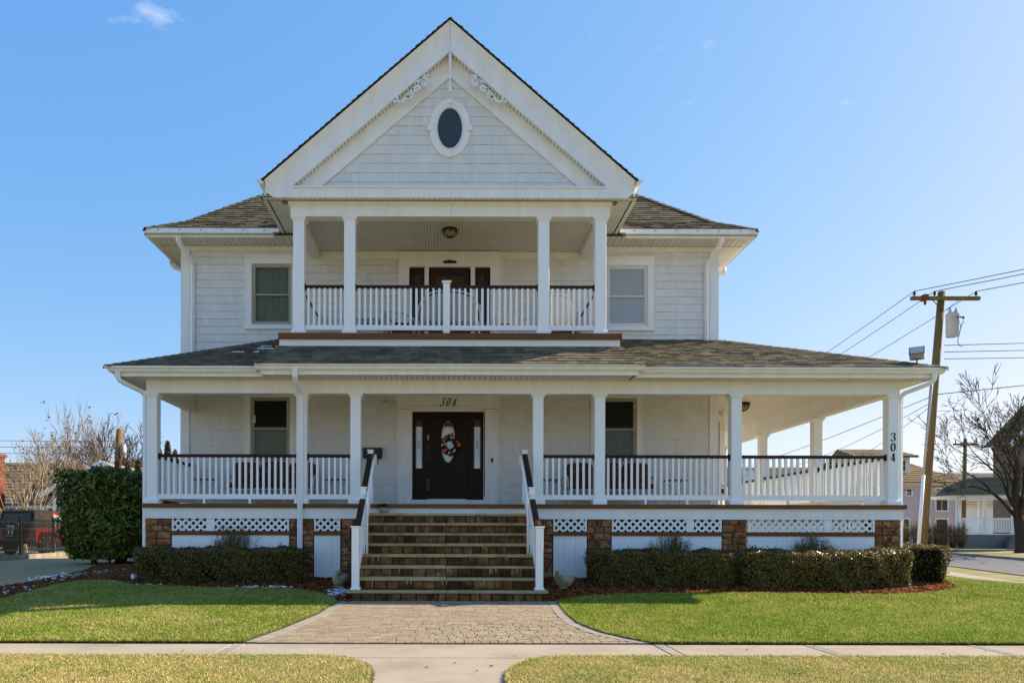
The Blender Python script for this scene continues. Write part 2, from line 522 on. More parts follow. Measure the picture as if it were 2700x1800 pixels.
# corner boards, frieze
mb = MB()
for z0, z1 in ((0.2, 7.87),):
    mb.box(XL-0.02, XL+0.19, YW-0.03, YW-0.001, z0, z1); mb.box(XL-0.021, XL-0.001, YW-0.029, YW+0.2, z0, z1)
mb.add('corner_board', 'white', house)
mb = MB(); mb.box(XR-0.19, XR+0.02, YW-0.03, YW-0.001, 0.2, 7.87); mb.box(XR+0.001, XR+0.021, YW-0.029, YW+0.2, 0.2, 7.87)
mb.add('corner_board', 'white', house)
mb = MB(); mb.box(XL+0.191, -3.22, YW-0.035, YW-0.001, 7.76, 7.868); mb.add('frieze_board', 'white', house)
mb = MB(); mb.box(3.30, XR-0.191, YW-0.035, YW-0.001, 7.76, 7.868); mb.add('frieze_board', 'white', house)
mb = MB(); mb.box(-2.99, -1.13, YW-0.035, YW-0.001, 7.58, 7.74); mb.add('frieze_board', 'white', house)
mb = MB(); mb.box(1.21, 3.07, YW-0.035, YW-0.001, 7.58, 7.74); mb.add('frieze_board', 'white', house)
# side wall clapboard skin on the right
mb = MB()
z = 0.3
while z < 7.8:
    mb.face([(XR+0.02, YW+0.2, z), (XR+0.02, 13.9, z), (XR+0.004, 13.9, z+0.18), (XR+0.004, YW+0.2, z+0.18)]); z += 0.1805
mb.add('side_siding', 'siding', house, kind='stuff')

# ---- windows ---------------------------------------------------------------------
def window(x0, x1, z0, z1, frame, glass, backing, head, casw=0.10, mid=None):
    y = YW; mid = mid or (z0+z1)/2
    c = MB()
    c.box(x0-casw, x0, y-0.045, y-0.002, z0, z1); c.box(x1, x1+casw, y-0.045, y-0.002, z0, z1)
    c.box(x0-casw, x1+casw, y-0.047, y-0.002, z1, z1+casw)
    c.box(x0-casw-0.02, x1+casw+0.02, y-0.07, y-0.002, z0-0.10, z0)
    c.box(x0-casw-0.02, x0-casw, y-0.055, y-0.002, z0, z1+casw); c.box(x1+casw, x1+casw+0.02, y-0.055, y-0.002, z0, z1+casw)
    if head:
        c.extr([(x0-casw-0.02, y-0.002, z1+casw), (x0-casw-0.02, y-0.06, z1+casw), (x0-casw-0.02, y-0.10, z1+casw+0.06),
                (x0-casw-0.02, y-0.002, z1+casw+0.06)], (x1-x0+2*casw+0.04, 0, 0))
    w = c.add('window', 'white', house)
    f = MB(); t = 0.045
    f.box(x0+0.002, x0+t, y-0.02, y+0.06, z0, z1); f.box(x1-t, x1-0.002, y-0.02, y+0.06, z0, z1)
    f.box(x0+t, x1-t, y-0.02, y+0.06, z1-t, z1-0.002); f.box(x0+t, x1-t, y-0.02, y+0.06, z0+0.002, z0+t*1.3)
    # inner sash frames, lower one set back
    s = 0.035
    for (a, b, yy) in ((mid-0.02, z1-t, y-0.012), (z0+t*1.3, mid+0.02, y+0.012)):
        f.box(x0+t, x0+t+s, yy, yy+0.03, a, b); f.box(x1-t-s, x1-t, yy, yy+0.03, a, b)
        f.box(x0+t+s, x1-t-s, yy, yy+0.03, a, a+s); f.box(x0+t+s, x1-t-s, yy, yy+0.03, b-s, b)
    f.add('frame', frame, w)
    for (a, b, yy) in ((mid-0.02+s, z1-t-s, y+0.004), (z0+t*1.3+s, mid+0.02-s, y+0.028)):
        p = MB(); p.box(x0+t+s+0.001, x1-t-s-0.001, yy, yy+0.004, a+0.001, b-0.001); p.add('pane', glass, w)
    if backing:
        cm, za, zb = backing
        q = MB(); n = 40
        for i in range(n):
            xa = x0 + (x1-x0)*i/n; xb = x0 + (x1-x0)*(i+1)/n
            ya = y+0.10 + 0.014*math.sin(i*1.9); yb = y+0.10 + 0.014*math.sin((i+1)*1.9)
            q.face([(xa, ya, za), (xb, yb, za), (xb, yb, zb), (xa, ya, zb)], True)
        q.add('curtain', cm, w)  # sage sheets imitate reflected greenery; only the lace one is real fabric
    return w
window(*WIN['ll'], 'winframe', 'glass', ('curtain_g', 2.76, 3.60), False, 0.14, 3.60)
window(*WIN['lr'], 'winframe', 'glass', ('curtain_g', 2.76, 3.60), False, 0.14, 3.60)
window(*WIN['ul'], 'winframe', 'glass', ('curtain_g', 6.02, 7.45), True, 0.14)
window(*WIN['ur'], 'winframe_w', 'glass_pale', ('curtain', 6.0, 7.43), True, 0.13)

# ---- front door -------------------------------------------------------------------
x0, x1, z0, z1 = DOOR
c = MB(); y = YW
for sx in (-1, 1):
    a, b = (x0-0.30, x0-0.02) if sx < 0 else (x1+0.02, x1+0.32)
    c.box(a-0.03, b, y-0.05, y-0.002, 1.75, 4.05)                               # pilaster ground
    c.box(a, b-0.01, y-0.095, y-0.05, 1.96, 3.98)
    for k in range(3): c.box(a+0.045+k*0.075, a+0.085+k*0.075, y-0.112, y-0.095, 2.12, 3.90)   # flutes
    c.box(a-0.02, b, y-0.135, y-0.05, 1.752, 2.02); c.box(a-0.02, b, y-0.135, y-0.05, 3.98, 4.04)
    xs = a-0.06 if sx < 0 else b+0.0
    c.box(xs, xs+0.05, y-0.06, y-0.002, 1.751, 4.40)
c.box(x0-0.33, x1+0.32, y-0.055, y-0.002, 4.05, 4.40)
c.box(x0-0.34, x1+0.33, y-0.12, y-0.055, 4.055, 4.10)
c.box(x0-0.02, x0, y-0.05, y-0.002, 1.96, 4.05); c.box(x1, x1+0.02, y-0.05, y-0.002, 1.96, 4.05)
c.box(x0, x1, y-0.05, y-0.002, z1, 4.05)
c.box(x0-0.02, x1+0.02, y-0.14, y-0.002, 1.752, 1.935)
surround = c.add('door_surround', 'white', house)
d = MB()
d.box(x0+0.002, x1-0.002, y+0.03, y+0.08, z0, z1-0.002)
fd = 0.245                                                              # sidelight width
for (a, b) in ((x0+0.002, x0+0.06), (x0+fd, x0+fd+0.09), (x1-fd-0.09, x1-fd), (x1-0.06, x1-0.002)):
    d.box(a, b, y-0.01, y+0.03, z0, z1-0.002)
d.box(x0+0.06, x1-0.06, y-0.008, y+0.03, z1-0.10, z1-0.004)
door = d.add('front_door', 'darkwood', house)
p = MB()
cx = (x0+x1)/2
def raised(mb, a, b, za, zb, yy):
    mb.box(a, b, yy-0.010, yy, za, zb)
    mb.box(a+0.03, b-0.03, yy-0.022, yy-0.0105, za+0.03, zb-0.03)
raised(p, cx-0.33, cx-0.03, z0+0.25, z0+0.68, y+0.03); raised(p, cx+0.03, cx+0.33, z0+0.25, z0+0.68, y+0.03)
p.box(cx-0.34, cx+0.34, y+0.012, y+0.03, z0+0.76, z0+0.79); p.box(cx-0.34, cx+0.34, y+0.012, y+0.03, z1-0.16, z1-0.13)
p.box(cx-0.34, cx-0.31, y+0.012, y+0.03, z0+0.79, z1-0.16); p.box(cx+0.31, cx+0.34, y+0.012, y+0.03, z0+0.79, z1-0.16)
raised(p, x0+0.075, x0+fd-0.01, z0+0.25, z0+0.62, y+0.03); raised(p, x1-fd+0.01, x1-0.075, z0+0.25, z0+0.62, y+0.03)
p.add('door_panel', 'darkwood', door)
def oval(mb, cx, cz, rx, rz, y0, y1, n=36, rx2=None, rz2=None):
    if rx2 is None:
        mb.extr([(cx+rx*math.cos(2*math.pi*i/n), y0, cz+rz*math.sin(2*math.pi*i/n)) for i in range(n)], (0, y1-y0, 0)); return
    b = len(mb.v)
    for i in range(n):
        c_, s_ = math.cos(2*math.pi*i/n), math.sin(2*math.pi*i/n)
        mb.v += [(cx+rx*c_, y0, cz+rz*s_), (cx+rx2*c_, y0, cz+rz2*s_), (cx+rx2*c_, y1, cz+rz2*s_), (cx+rx*c_, y1, cz+rz*s_)]
    for i in range(n):
        j = (i+1) % n
        for k in range(4):
            m_ = (k+1) % 4
            mb.f.append((b+4*i+k, b+4*j+k, b+4*j+m_, b+4*i+m_)); mb.s.append(False)
oz = z1-0.70
g = MB(); oval(g, cx, oz, 0.165, 0.48, y+0.016, y+0.029); g.add('oval_glass', 'frost', door)
g = MB(); oval(g, cx, oz, 0.165, 0.48, y+0.006, y+0.029, 36, 0.195, 0.51); g.add('oval_frame', 'darkwood', door)
ld = MB()
ld.tube([(cx+0.145*math.cos(a*math.pi/18), y+0.013, oz+0.44*math.sin(a*math.pi/18)) for a in range(36)], 0.004, 5, True)
for sx in (-1, 1):
    ld.tube(arc((cx+sx*0.06, y+0.013, oz+0.30), 0.035, 0.2, 5.2, 12), 0.004, 5)
    ld.tube(arc((cx+sx*0.06, y+0.013, oz+0.42), 0.05, 3.1, 6.2, 10), 0.004, 5)
ld.add('oval_leading', 'lead', door)
am = MB(); am.extr([(cx+0.163*math.cos(a), y+0.012, oz+0.47*math.sin(a)) for a in [R(v) for v in range(48, 133, 6)]], (0, 0.003, 0))
am.add('amber_pane', 'amber', door)
for sx, (a, b) in ((-1, (x0+0.085, x0+fd-0.015)), (1, (x1-fd+0.015, x1-0.085))):
    za, zb = z0+0.74, z1-0.18
    g = MB(); g.box(a, b, y+0.014, y+0.029, za, zb-0.17); g.add('sidelight_pane', 'frost', door)
    g = MB(); g.box(a, b, y+0.014, y+0.029, zb-0.168, zb); g.add('amber_pane', 'amber', door)
    ld = MB(); mx = (a+b)/2; hw = (b-a)/2; cz = (za+zb)/2-0.02
    for (dz, hh) in ((0.20, 0.16), (0, 0.12), (-0.20, 0.16)):
        ld.tube([(mx, y+0.010, cz+dz+hh), (mx+hw*0.55, y+0.010, cz+dz), (mx, y+0.010, cz+dz-hh), (mx-hw*0.55, y+0.010, cz+dz)], 0.0035, 4, True)
    for s in (-1, 1):
        ld.tube([(mx+s*hw*0.8, y+0.010, za+0.05), (mx+s*hw*0.8, y+0.010, zb-0.2)], 0.003, 4)
        ld.tube([(mx-s*hw*0.5, y+0.010, cz-0.1), (mx+s*hw*0.5, y+0.010, cz+0.1)], 0.003, 4)
    for k in range(4): ld.tube([(a+hw*2*(k+0.5)/4, y+0.010, zb-0.165), (a+hw*2*((k*2+1) % 4+0.5)/4, y+0.010, zb-0.01)], 0.003, 4)
    ld.add('leading', 'lead', door)
h = MB(); hx = x0+fd+0.125
h.box(hx-0.028, hx+0.028, y-0.004, y+0.03, z0+0.98, z0+1.30); h.tube([(hx, y-0.01, z0+1.24), (hx, y-0.05, z0+1.22), (hx, y-0.05, z0+1.05), (hx, y-0.01, z0+1.02)], 0.012, 6)
h.add('door_handle', 'brass', door)
h = MB(); h.box(hx-0.022, hx+0.022, y-0.003, y+0.03, z0+1.40, z0+1.52); h.ball((hx, y-0.01, z0+1.48), 0.016, sub=1); h.add('deadbolt', 'winframe', door)
h = MB(); h.box(hx-0.035, hx+0.035, y+0.0, y+0.03, z0+0.22, z0+0.50); h.add('kick_plate', 'brass', door)
h = MB(); h.box(x0+0.35, x1-0.42, y-0.13, y-0.0, 1.937, 1.955); h.add('threshold', 'winframe_w', door)
# doorbell
h = MB(); bx = x1+0.185
h.extr([(bx+0.03*math.cos(a)*(1.0 if i % 2 else 0.75), y-0.125, 2.86+0.062*math.sin(a)*(1.0 if i % 2 else 0.85)) for i, a in enumerate([k*math.pi/8 for k in range(16)])], (0, 0.012, 0))
h.ball((bx, y-0.127, 2.86), 0.014, sub=1); h.add('doorbell', 'brass', house)

# ---- balcony door -------------------------------------------------------------------
x0, x1, z0, z1 = BDOOR
c = MB()
c.box(x0-0.22, x0, y-0.05, y-0.002, BDECK, z1+0.001); c.box(x1, x1+0.22, y-0.05, y-0.002, BDECK, z1+0.001)
c.box(x0-0.22, x1+0.22, y-0.052, y-0.002, z1+0.001, z1+0.26)
c.extr([(x0-0.22, y-0.002, z1+0.26), (x0-0.22, y-0.06, z1+0.26), (x0-0.22, y-0.11, z1+0.34), (x0-0.22, y-0.002, z1+0.34)], (x1-x0+0.44, 0, 0))
c.box(x0-0.24, x0-0.22, y-0.06, y-0.002, BDECK, z1+0.26); c.box(x1+0.22, x1+0.24, y-0.06, y-0.002, BDECK, z1+0.26)
for a in (x0+0.36, x1-0.46): c.box(a, a+0.10, y-0.03, y+0.09, BDECK, z1)
c.add('door_surround', 'white', house)
d = MB()
for (a, b) in ((x0+0.03, x0+0.359), (x0+0.50, x1-0.50), (x1-0.359, x1-0.03)):
    d.box(a, b, y+0.03, y+0.08, BDECK+0.03, z1-0.03)
bd = d.add('balcony_door', 'mahogany', house)
for (a, b, za, zb) in ((x0+0.12, x0+0.27, 5.9, 7.2), (x0+0.62, x1-0.62, 5.95, 7.18), (x1-0.27, x1-0.12, 5.9, 7.2)):
    g = MB(); g.box(a, b, y+0.015, y+0.029, za, zb); g.add('pane', 'amber', bd)
    ld = MB(); mx = (a+b)/2
    ld.tube([(a, y+0.012, za), (b, y+0.012, za), (b, y+0.012, zb), (a, y+0.012, zb)], 0.006, 4, True)
    ld.tube([(a+0.02, y+0.012, zb-0.02), (mx, y+0.012, zb-0.3), (b-0.02, y+0.012, zb-0.02)], 0.005, 4)
    ld.tube([(mx, y+0.012, za+0.1), (a+0.03, y+0.012, (za+zb)/2), (mx, y+0.012, zb-0.15), (b-0.03, y+0.012, (za+zb)/2)], 0.005, 4, True)
    ld.add('leading', 'brass', bd)
h = MB(); mx = (x0+x1)/2
pts = [(-0.17, 0), (-0.13, 0.03), (-0.06, 0.035), (0, 0.055), (0.06, 0.035), (0.13, 0.03), (0.17, 0), (0.13, -0.03), (-0.13, -0.03)]
h.extr([(mx+u, y-0.07, z1+0.11+w_) for u, w_ in pts], (0, 0.017, 0)); h.add('door_plaque', 'black', house)

# ---- porch floor, fascia, ceiling -------------------------------------------------
mb = MB()
mb.box(-6.19, 9.29, -0.05, 0.0, DECK-0.085, DECK-0.002); mb.box(9.25, 9.29, 0.0, 10.2, DECK-0.085, DECK-0.002); mb.box(-6.19, -6.15, 0.0, YW, DECK-0.085, DECK-0.002)
mb.add('deck_nosing', 'deckedge', house)
mb = MB(); mb.box(-6.15, 9.25, 0.0, YW-0.001, DECK-0.084, DECK-0.003); mb.box(XR+0.03, 9.25, YW, 10.2, DECK-0.084, DECK-0.003)
mb.add('porch_deck', mat('tan_deck_boards', (0.38, 0.33, 0.26), (0.33, 0.285, 0.22), 2, 0.7, stretch=(8, 0.5, 1)), house)
FAS = []
mb = MB(); mb.box(-6.15, -1.72, 0.0, 0.04, 1.448, DECK-0.086); mb.add('fascia_board', 'white', house)
mb = MB(); mb.box(1.72, 2.668, 0.0, 0.04, 1.448, DECK-0.086); mb.add('fascia_board', 'white', house)
mb = MB(); mb.box(2.672, 8.068, 0.0, 0.04, 1.448, DECK-0.086); mb.add('fascia_board', 'white', house)
mb = MB(); mb.box(8.072, 9.25, 0.0, 0.04, 1.448, DECK-0.086); mb.box(9.21, 9.25, 0.04, 10.1, 1.448, DECK-0.086); mb.add('fascia_board', 'white', house)
mb = MB(); mb.box(-1.72, 1.72, 0.0, 0.04, 1.50, DECK-0.086); mb.add('fascia_board', 'white', house)
mb = MB(); mb.box(-6.15, -6.11, 0.04, YW, 1.448, DECK-0.086); mb.add('fascia_board', 'white', house)
mb = MB(); mb.box(-6.1, 9.15, 0.2, YW-0.04, 4.45, 4.47); mb.box(XR+0.03, 9.15, YW-0.039, 10.1, 4.45, 4.47); mb.add('porch_ceiling', 'cream', house)

# ---- beams -----------------------------------------------------------------------
mb = MB(); mb.box(-6.11, 3.20, -0.012, 0.205, 3.985, 4.45); mb.add('porch_beam', 'white', house)
mb = MB(); mb.box(3.204, 9.16, -0.012, 0.205, 3.985, 4.45); mb.add('porch_beam', 'white', house)
mb = MB(); mb.box(-6.11, -5.92, 0.206, YW-0.04, 3.985, 4.449); mb.add('porch_beam', 'white', house)
mb = MB(); mb.box(8.96, 9.16, 0.206, 10.1, 3.985, 4.449); mb.add('porch_beam', 'white', house)

# ---- columns -----------------------------------------------------------------------
def column(x, y, z0, z1, w=0.21):
    h = w/2; c = MB(); c.bbox(x-h, x+h, y, y+w, z0, z1, 0.006)
    o = c.add('column', 'vinyl', house)
    k = MB()
    a, b, hh = h+0.002, h+0.045, 0.085
    for (r0, r1, za, zb) in ((a, b-0.006, z1-hh, z1-0.025), (b, b, z1-0.025, z1-0.002)):
        cy = y+h; bb = len(k.v)
        k.v += [(x-r0,cy-r0,za),(x+r0,cy-r0,za),(x+r0,cy+r0,za),(x-r0,cy+r0,za),(x-r1,cy-r1,zb),(x+r1,cy-r1,zb),(x+r1,cy+r1,zb),(x-r1,cy+r1,zb)]
        for q in ((0,3,2,1),(4,5,6,7),(0,1,5,4),(1,2,6,5),(2,3,7,6),(3,0,4,7)):
            k.f.append(tuple(bb+i for i in q)); k.s.append(False)
    k.add('capital', 'vinyl', o)
    k = MB(); cy = y+h
    k.box(x-h-0.035, x+h+0.035, cy-h-0.035, cy+h+0.035, z0+0.001, z0+0.075)
    r0, r1, za, zb = h+0.034, h+0.004, z0+0.0751, z0+0.115; bb = len(k.v)
    k.v += [(x-r0,cy-r0,za),(x+r0,cy-r0,za),(x+r0,cy+r0,za),(x-r0,cy+r0,za),(x-r1,cy-r1,zb),(x+r1,cy-r1,zb),(x+r1,cy+r1,zb),(x-r1,cy+r1,zb)]
    for q in ((0,3,2,1),(4,5,6,7),(0,1,5,4),(1,2,6,5),(2,3,7,6),(3,0,4,7)):
        k.f.append(tuple(bb+i for i in q)); k.s.append(False)
    k.add('column_base', 'vinyl', o)
    return o
PX = [-6.005, -2.967, -1.872, 1.837, 3.09, 5.863, 9.047]
for x in PX: column(x, 0.0, DECK, 3.985)
SY = [3.05, 6.15, 9.3]
for yy in SY: column(9.047, yy, DECK, 3.985)
BX = [-3.05, -2.01, 1.953, 3.114]
for x in BX: column(x, 0.08, BDECK, 7.60, 0.225)

# ---- railings ------------------------------------------------------------------------
BAL = MB().box(-0.0225, 0.0225, -0.0225, 0.0225, 0, 1).mesh('baluster', 'vinyl')
def railing(a, b, zd, n, ht=1.01, bot=0.095):
    """a, b: (x, y) clear span ends; zd: floor level; n balusters"""
    a, b = Vector((a[0], a[1], 0)), Vector((b[0], b[1], 0)); d = (b-a).normalized()
    t = MB(); zt = zd + ht
    s = d.cross(Vector((0, 0, 1)))*1.0
    prof = [(-0.032, -0.065), (0.032, -0.065), (0.034, -0.03), (0.026, -0.004), (0.012, 0.0), (-0.012, 0.0), (-0.026, -0.004), (-0.034, -0.03)]
    t.extr([a + s*u + Vector((0, 0, zt+w_)) for u, w_ in prof], b-a)
    for e, sg in ((a, 1), (b, -1)):
        q = e + d*sg*0.018
        t.bar(e + Vector((0, 0, zt-0.045)), q + Vector((0, 0, zt-0.045)), 0.09, 0.125)
    r = t.add('railing', 'brown', house)
    m = MB(); m.bar(a + Vector((0, 0, zd+bot+0.05)), b + Vector((0, 0, zd+bot+0.05)), 0.05, 0.10)
    m.add('bottom_rail', 'vinyl', r)
    L = (b-a).length; p = L/(n+0.35)
    for i in range(n):
        c = a + d*(p*(i+0.675))
        add('baluster', BAL, r, Matrix.Translation((c.x, c.y, zd+bot+0.1)) @ Matrix.Rotation(math.atan2(d.y, d.x), 4, 'Z')
            @ Matrix.Diagonal((1, 1, ht-bot-0.165, 1)))
    for f in (0.33, 0.66):
        if L > 2.2:
            c = a + d*(L*f)
            m = MB(); m.box(c.x-0.025, c.x+0.025, c.y-0.025, c.y+0.025, zd+0.001, zd+bot); m.add('rail_foot', 'vinyl', r)
    return r
h = 0.106
for i, j, n in ((0, 1, 23), (1, 2, 7), (3, 4, 8), (4, 5, 21), (5, 6, 24)):
    railing((PX[i]+h, 0.105), (PX[j]-h, 0.105), DECK, n)
railing((-6.005, 0.211), (-6.005, YW-0.032), DECK, 17)
railing((9.047, 0.211), (9.047, SY[0]-0.001), DECK, 22)
railing((9.047, SY[0]+0.211), (9.047, SY[1]-0.001), DECK, 23)
railing((9.047, SY[1]+0.211), (9.047, SY[2]-0.001), DECK, 23)
h = 0.114; yb = 0.19
railing((BX[0]+h, yb), (BX[1]-h, yb), BDECK, 7, 1.04, 0.115)
railing((BX[1]+h, yb), (-0.101, yb), BDECK, 15, 1.04, 0.115)
railing((0.041, yb), (BX[2]-h, yb), BDECK, 15, 1.04, 0.115)
railing((BX[2]+h, yb), (BX[3]-h, yb), BDECK, 8, 1.04, 0.115)
railing((BX[0], 0.306), (BX[0], YW-0.06), BDECK, 17, 1.04, 0.115)
railing((BX[3], 0.306), (BX[3], YW-0.06), BDECK, 17, 1.04, 0.115)
m = MB(); m.bbox(-0.10, 0.04, 0.12, 0.26, BDECK, 6.27, 0.005); n_ = m.add('newel_post', 'vinyl', house)
m = MB(); m.extr([(-0.125, 0.095, 6.271), (0.065, 0.095, 6.271), (0.065, 0.285, 6.271), (-0.125, 0.285, 6.271)], (0, 0, 0.04))
m.extr([(-0.085, 0.135, 6.3115), (0.025, 0.135, 6.3115), (0.025, 0.245, 6.3115), (-0.085, 0.245, 6.3115)], (0, 0, 0.015)); m.add('post_cap', 'vinyl', n_)

# ---- balcony platform, beam, ceiling ---------------------------------------------
mb = MB(); mb.box(-3.43, 3.52, -0.06, YW-0.04, 5.08, BDECK-0.002); mb.add('balcony_deck', 'deckedge', house)
mb = MB(); mb.box(-3.42, 0.53, 0.0, 0.04, 4.93, 5.079); mb.add('balcony_fascia', 'white', house)
mb = MB(); mb.box(0.534, 3.49, 0.0, 0.04, 4.93, 5.079); mb.add('balcony_fascia', 'white', house)
mb = MB(); mb.box(-3.42, -3.38, 0.041, YW-0.04, 4.7, 5.079); mb.box(3.45, 3.49, 0.041, YW-0.04, 4.7, 5.079); mb.add('balcony_fascia', 'white', house)
mb = MB(); mb.box(-3.21, 0.058, 0.06, 0.29, 7.60, 7.86); mb.extr([(-3.25, 0.06, 7.80), (-3.25, 0.0, 7.85), (-3.25, 0.0, 7.884), (-3.25, 0.06, 7.884)], (3.308, 0, 0)); mb.add('balcony_beam', 'white', house)
mb = MB(); mb.box(0.062, 3.29, 0.06, 0.29, 7.60, 7.86); mb.extr([(0.062, 0.06, 7.80), (0.062, 0.0, 7.85), (0.062, 0.0, 7.884), (0.062, 0.06, 7.884)], (3.268, 0, 0)); mb.add('balcony_beam', 'white', house)
mb = MB(); mb.box(-3.21, -3.0, 0.291, YW-0.04, 7.60, 7.859); mb.add('balcony_beam', 'white', house)
mb = MB(); mb.box(3.08, 3.29, 0.291, YW-0.04, 7.60, 7.859); mb.add('balcony_beam', 'white', house)
mb = MB(); x = -3.0
while x < 3.08:
    mb.box(x+0.003, min(x+0.069, 3.08)-0.003, 0.29, YW-0.04, 7.745, 7.76); x += 0.069
mb.add('beadboard', 'cream', house, kind='stuff')
mb = MB(); mb.box(-3.0, 3.08, 0.29, YW, 7.761, 7.80); mb.add('balcony_ceiling', 'groove', house)
for vx in (-0.85, 0.97):
    mb = MB(); mb.lathe([(0.105, 0.0), (0.10, -0.018), (0.06, -0.02)], 16, (vx, 1.75, 7.744)); mb.add('ceiling_speaker', 'soffit', house)
# =================================================================== ROOFS
def shingle_plane(o, u, v, poly, expo, wmin, wmax, thick, rnd, lift=0.006):
    """lay shingles on a plane: o origin at the eave, u along eave, v up the slope (unit vectors);
    poly: list of (a, b) plane coords, convex, counter-clockwise. returns pieces (quad in plane coords, thickness, whole?)"""
    bs = [p[1] for p in poly]; as_ = [p[0] for p in poly]; out = []
    b = min(bs); row = 0
    while b < max(bs) - 0.01:
        a = min(as_) - rnd.random()*wmax
        while a < max(as_):
            w = wmin + (wmax-wmin)*rnd.random()
            q = [(a+0.002, b), (a+w-0.002, b), (a+w-0.002, b+expo*1.04), (a+0.002, b+expo*1.04)]
            c = clip_convex(q, poly)
            if len(c) >= 3:
                whole = len(c) == 4 and all(abs(c[i][0]-q[i][0]) + abs(c[i][1]-q[i][1]) < 1e-6 for i in range(4))
                out.append((c, thick*(0.75 + 0.5*rnd.random()) + (thick*0.5 if rnd.random() < 0.4 else 0), whole, b, a, w))
            a += w
        b += expo; row += 1
    return out

def roof_plane(parent, o, u, v, poly, expo, wmin, wmax, thick, seed, n_obj, pick=None):
    o, u, v = Vector(o), Vector(u).normalized(), Vector(v).normalized(); n = u.cross(v).normalized()
    if n.z < 0: n = -n
    rnd = random.Random(seed)
    pcs = shingle_plane(o, u, v, poly, expo, wmin, wmax, thick, rnd)
    whole = [p for p in pcs if p[2]]
    if pick: whole.sort(key=pick)
    else: rnd.shuffle(whole)
    single = whole[:n_obj]; sid = set(id(p) for p in single)
    B = Matrix((( u.x, v.x, n.x, 0), (u.y, v.y, n.y, 0), (u.z, v.z, n.z, 0), (0, 0, 0, 1)))
    for (c, t, wh, b, a, w) in single:
        p = o + u*(a+0.002) + v*b + n*0.002
        add('roof_shingle', ROOFSH, parent, Matrix.Translation(p) @ B @ Matrix.Diagonal((w-0.004, expo*1.04, t, 1)))
    mb = MB()
    for pc in pcs:
        if id(pc) in sid: continue
        c, t, wh, b0, a0, w0 = pc
        top = [o + u*p[0] + v*p[1] + n*(0.002 + t*max(0.0, 1-(p[1]-b0)/(expo*1.04))) for p in c]
        k = len(mb.v); m = len(c); mb.v += [tuple(q) for q in top]; mb.v += [tuple(o + u*p[0] + v*p[1] - n*0.004) for p in c]
        mb.f.append(tuple(range(k, k+m))); mb.s.append(False)
        for i in range(m):
            j = (i+1) % m; mb.f.append((k+i, k+m+i, k+m+j, k+j)); mb.s.append(False)
    if mb.f: mb.add('shingles', 'roof', parent, kind='stuff')

mb = MB()
mb.v += [(0,0,0),(1,0,0),(1,1,0),(0,1,0),(0,0,1),(1,0,1),(1,1,0.05),(0,1,0.05)]
for q in ((4,5,6,7),(0,1,5,4),(1,2,6,5),(0,4,7,3)): mb.f.append(q); mb.s.append(False)
ROOFSH = mb.mesh('roof_shingle', 'roof')

def caps(parent, a, b, w, n, drop=0.35, name='ridge_cap'):
    """overlapping cap shingles along a hip from a (low) to b (high)"""
    a, b = Vector(a), Vector(b); d = (b-a)/n; dn = d.normalized()
    s = dn.cross(Vector((0, 0, 1))).normalized(); up = s.cross(dn)
    for i in range(n):
        p = a + d*i; q = a + d*(i+1.06); m = MB()
        for (e, l) in ((p, 0.024), (q, 0.010)):
            m.v += [tuple(e - s*w - up*(w*drop) + up*l), tuple(e + up*l), tuple(e + s*w - up*(w*drop) + up*l),
                    tuple(e - s*w - up*(w*drop) + up*(l-0.012)), tuple(e + s*w - up*(w*drop) + up*(l-0.012)), tuple(e + up*(l-0.014))]
        for f in ((0,1,7,6),(1,2,8,7),(0,3,5,1),(1,5,4,2),(0,6,9,3),(2,4,10,8)): m.f.append(f); m.s.append(False)
        m.add(name, 'roof', parent)

# ---- lower porch roof
ZE, S1 = 4.425, 0.4456
def zf(yy): return ZE + S1*(yy+0.5)
cor_l, cor_r = (-6.73, -0.5, ZE), (9.81, -0.5, ZE)
top_l, top_r = (-3.88, YW, zf(YW)), (XR, YW, zf(YW))
mb = MB()
mb.face([cor_l, cor_r, top_r, top_l]); mb.face([cor_l, top_l, (-6.73, YW, ZE)])
mb.face([cor_r, (9.81, 10.3, ZE), (XR, 10.3, zf(YW)), top_r])
mb.face([(9.81, 10.3, ZE), (XR, 10.3, zf(YW)), (XR, 10.3, 4.3), (9.81, 10.3, 4.3)])
mb.face([(-6.73, YW, ZE), (XL, YW+0.002, ZE), (XL, YW+0.002, ZE-0.15), (-6.73, YW, ZE-0.15)])
proof = mb.add('porch_roof', 'roofbase', house)
L1 = math.hypot(1, S1)
def P(x, yy): return (x+6.73, (yy+0.5)*L1)
poly = [P(-6.73, -0.5), P(9.81, -0.5), P(XR, YW), P(-3.88, YW)]
# the 300 that show largest: lit right part of the front slope first
roof_plane(proof, (-6.73, -0.5, ZE), (1, 0, 0), (0, 1, S1), poly, 0.135, 0.13, 0.30, 0.013, 3, 120,
           pick=lambda p: abs(p[4]-11.8) + p[3]*0.8)
roof_plane(proof, (-6.73, YW, ZE), (0, -1, 0), (1, 0, S1), [(0, 0), (2.85, 0), (0, 2.85*L1)], 0.135, 0.14, 0.3, 0.012, 4, 0)
S2 = (zf(YW)-ZE)/(9.81-XR); L2 = math.hypot(1, S2)
roof_plane(proof, (9.81, -0.5, ZE), (0, 1, 0), (-1, 0, S2), [(0, 0), (10.8, 0), (10.8, 3.49*L2), (2.85, 3.49*L2)], 0.135, 0.14, 0.3, 0.012, 5, 0)
caps(proof, cor_l, top_l, 0.13, 24); caps(proof, cor_r, top_r, 0.13, 26)

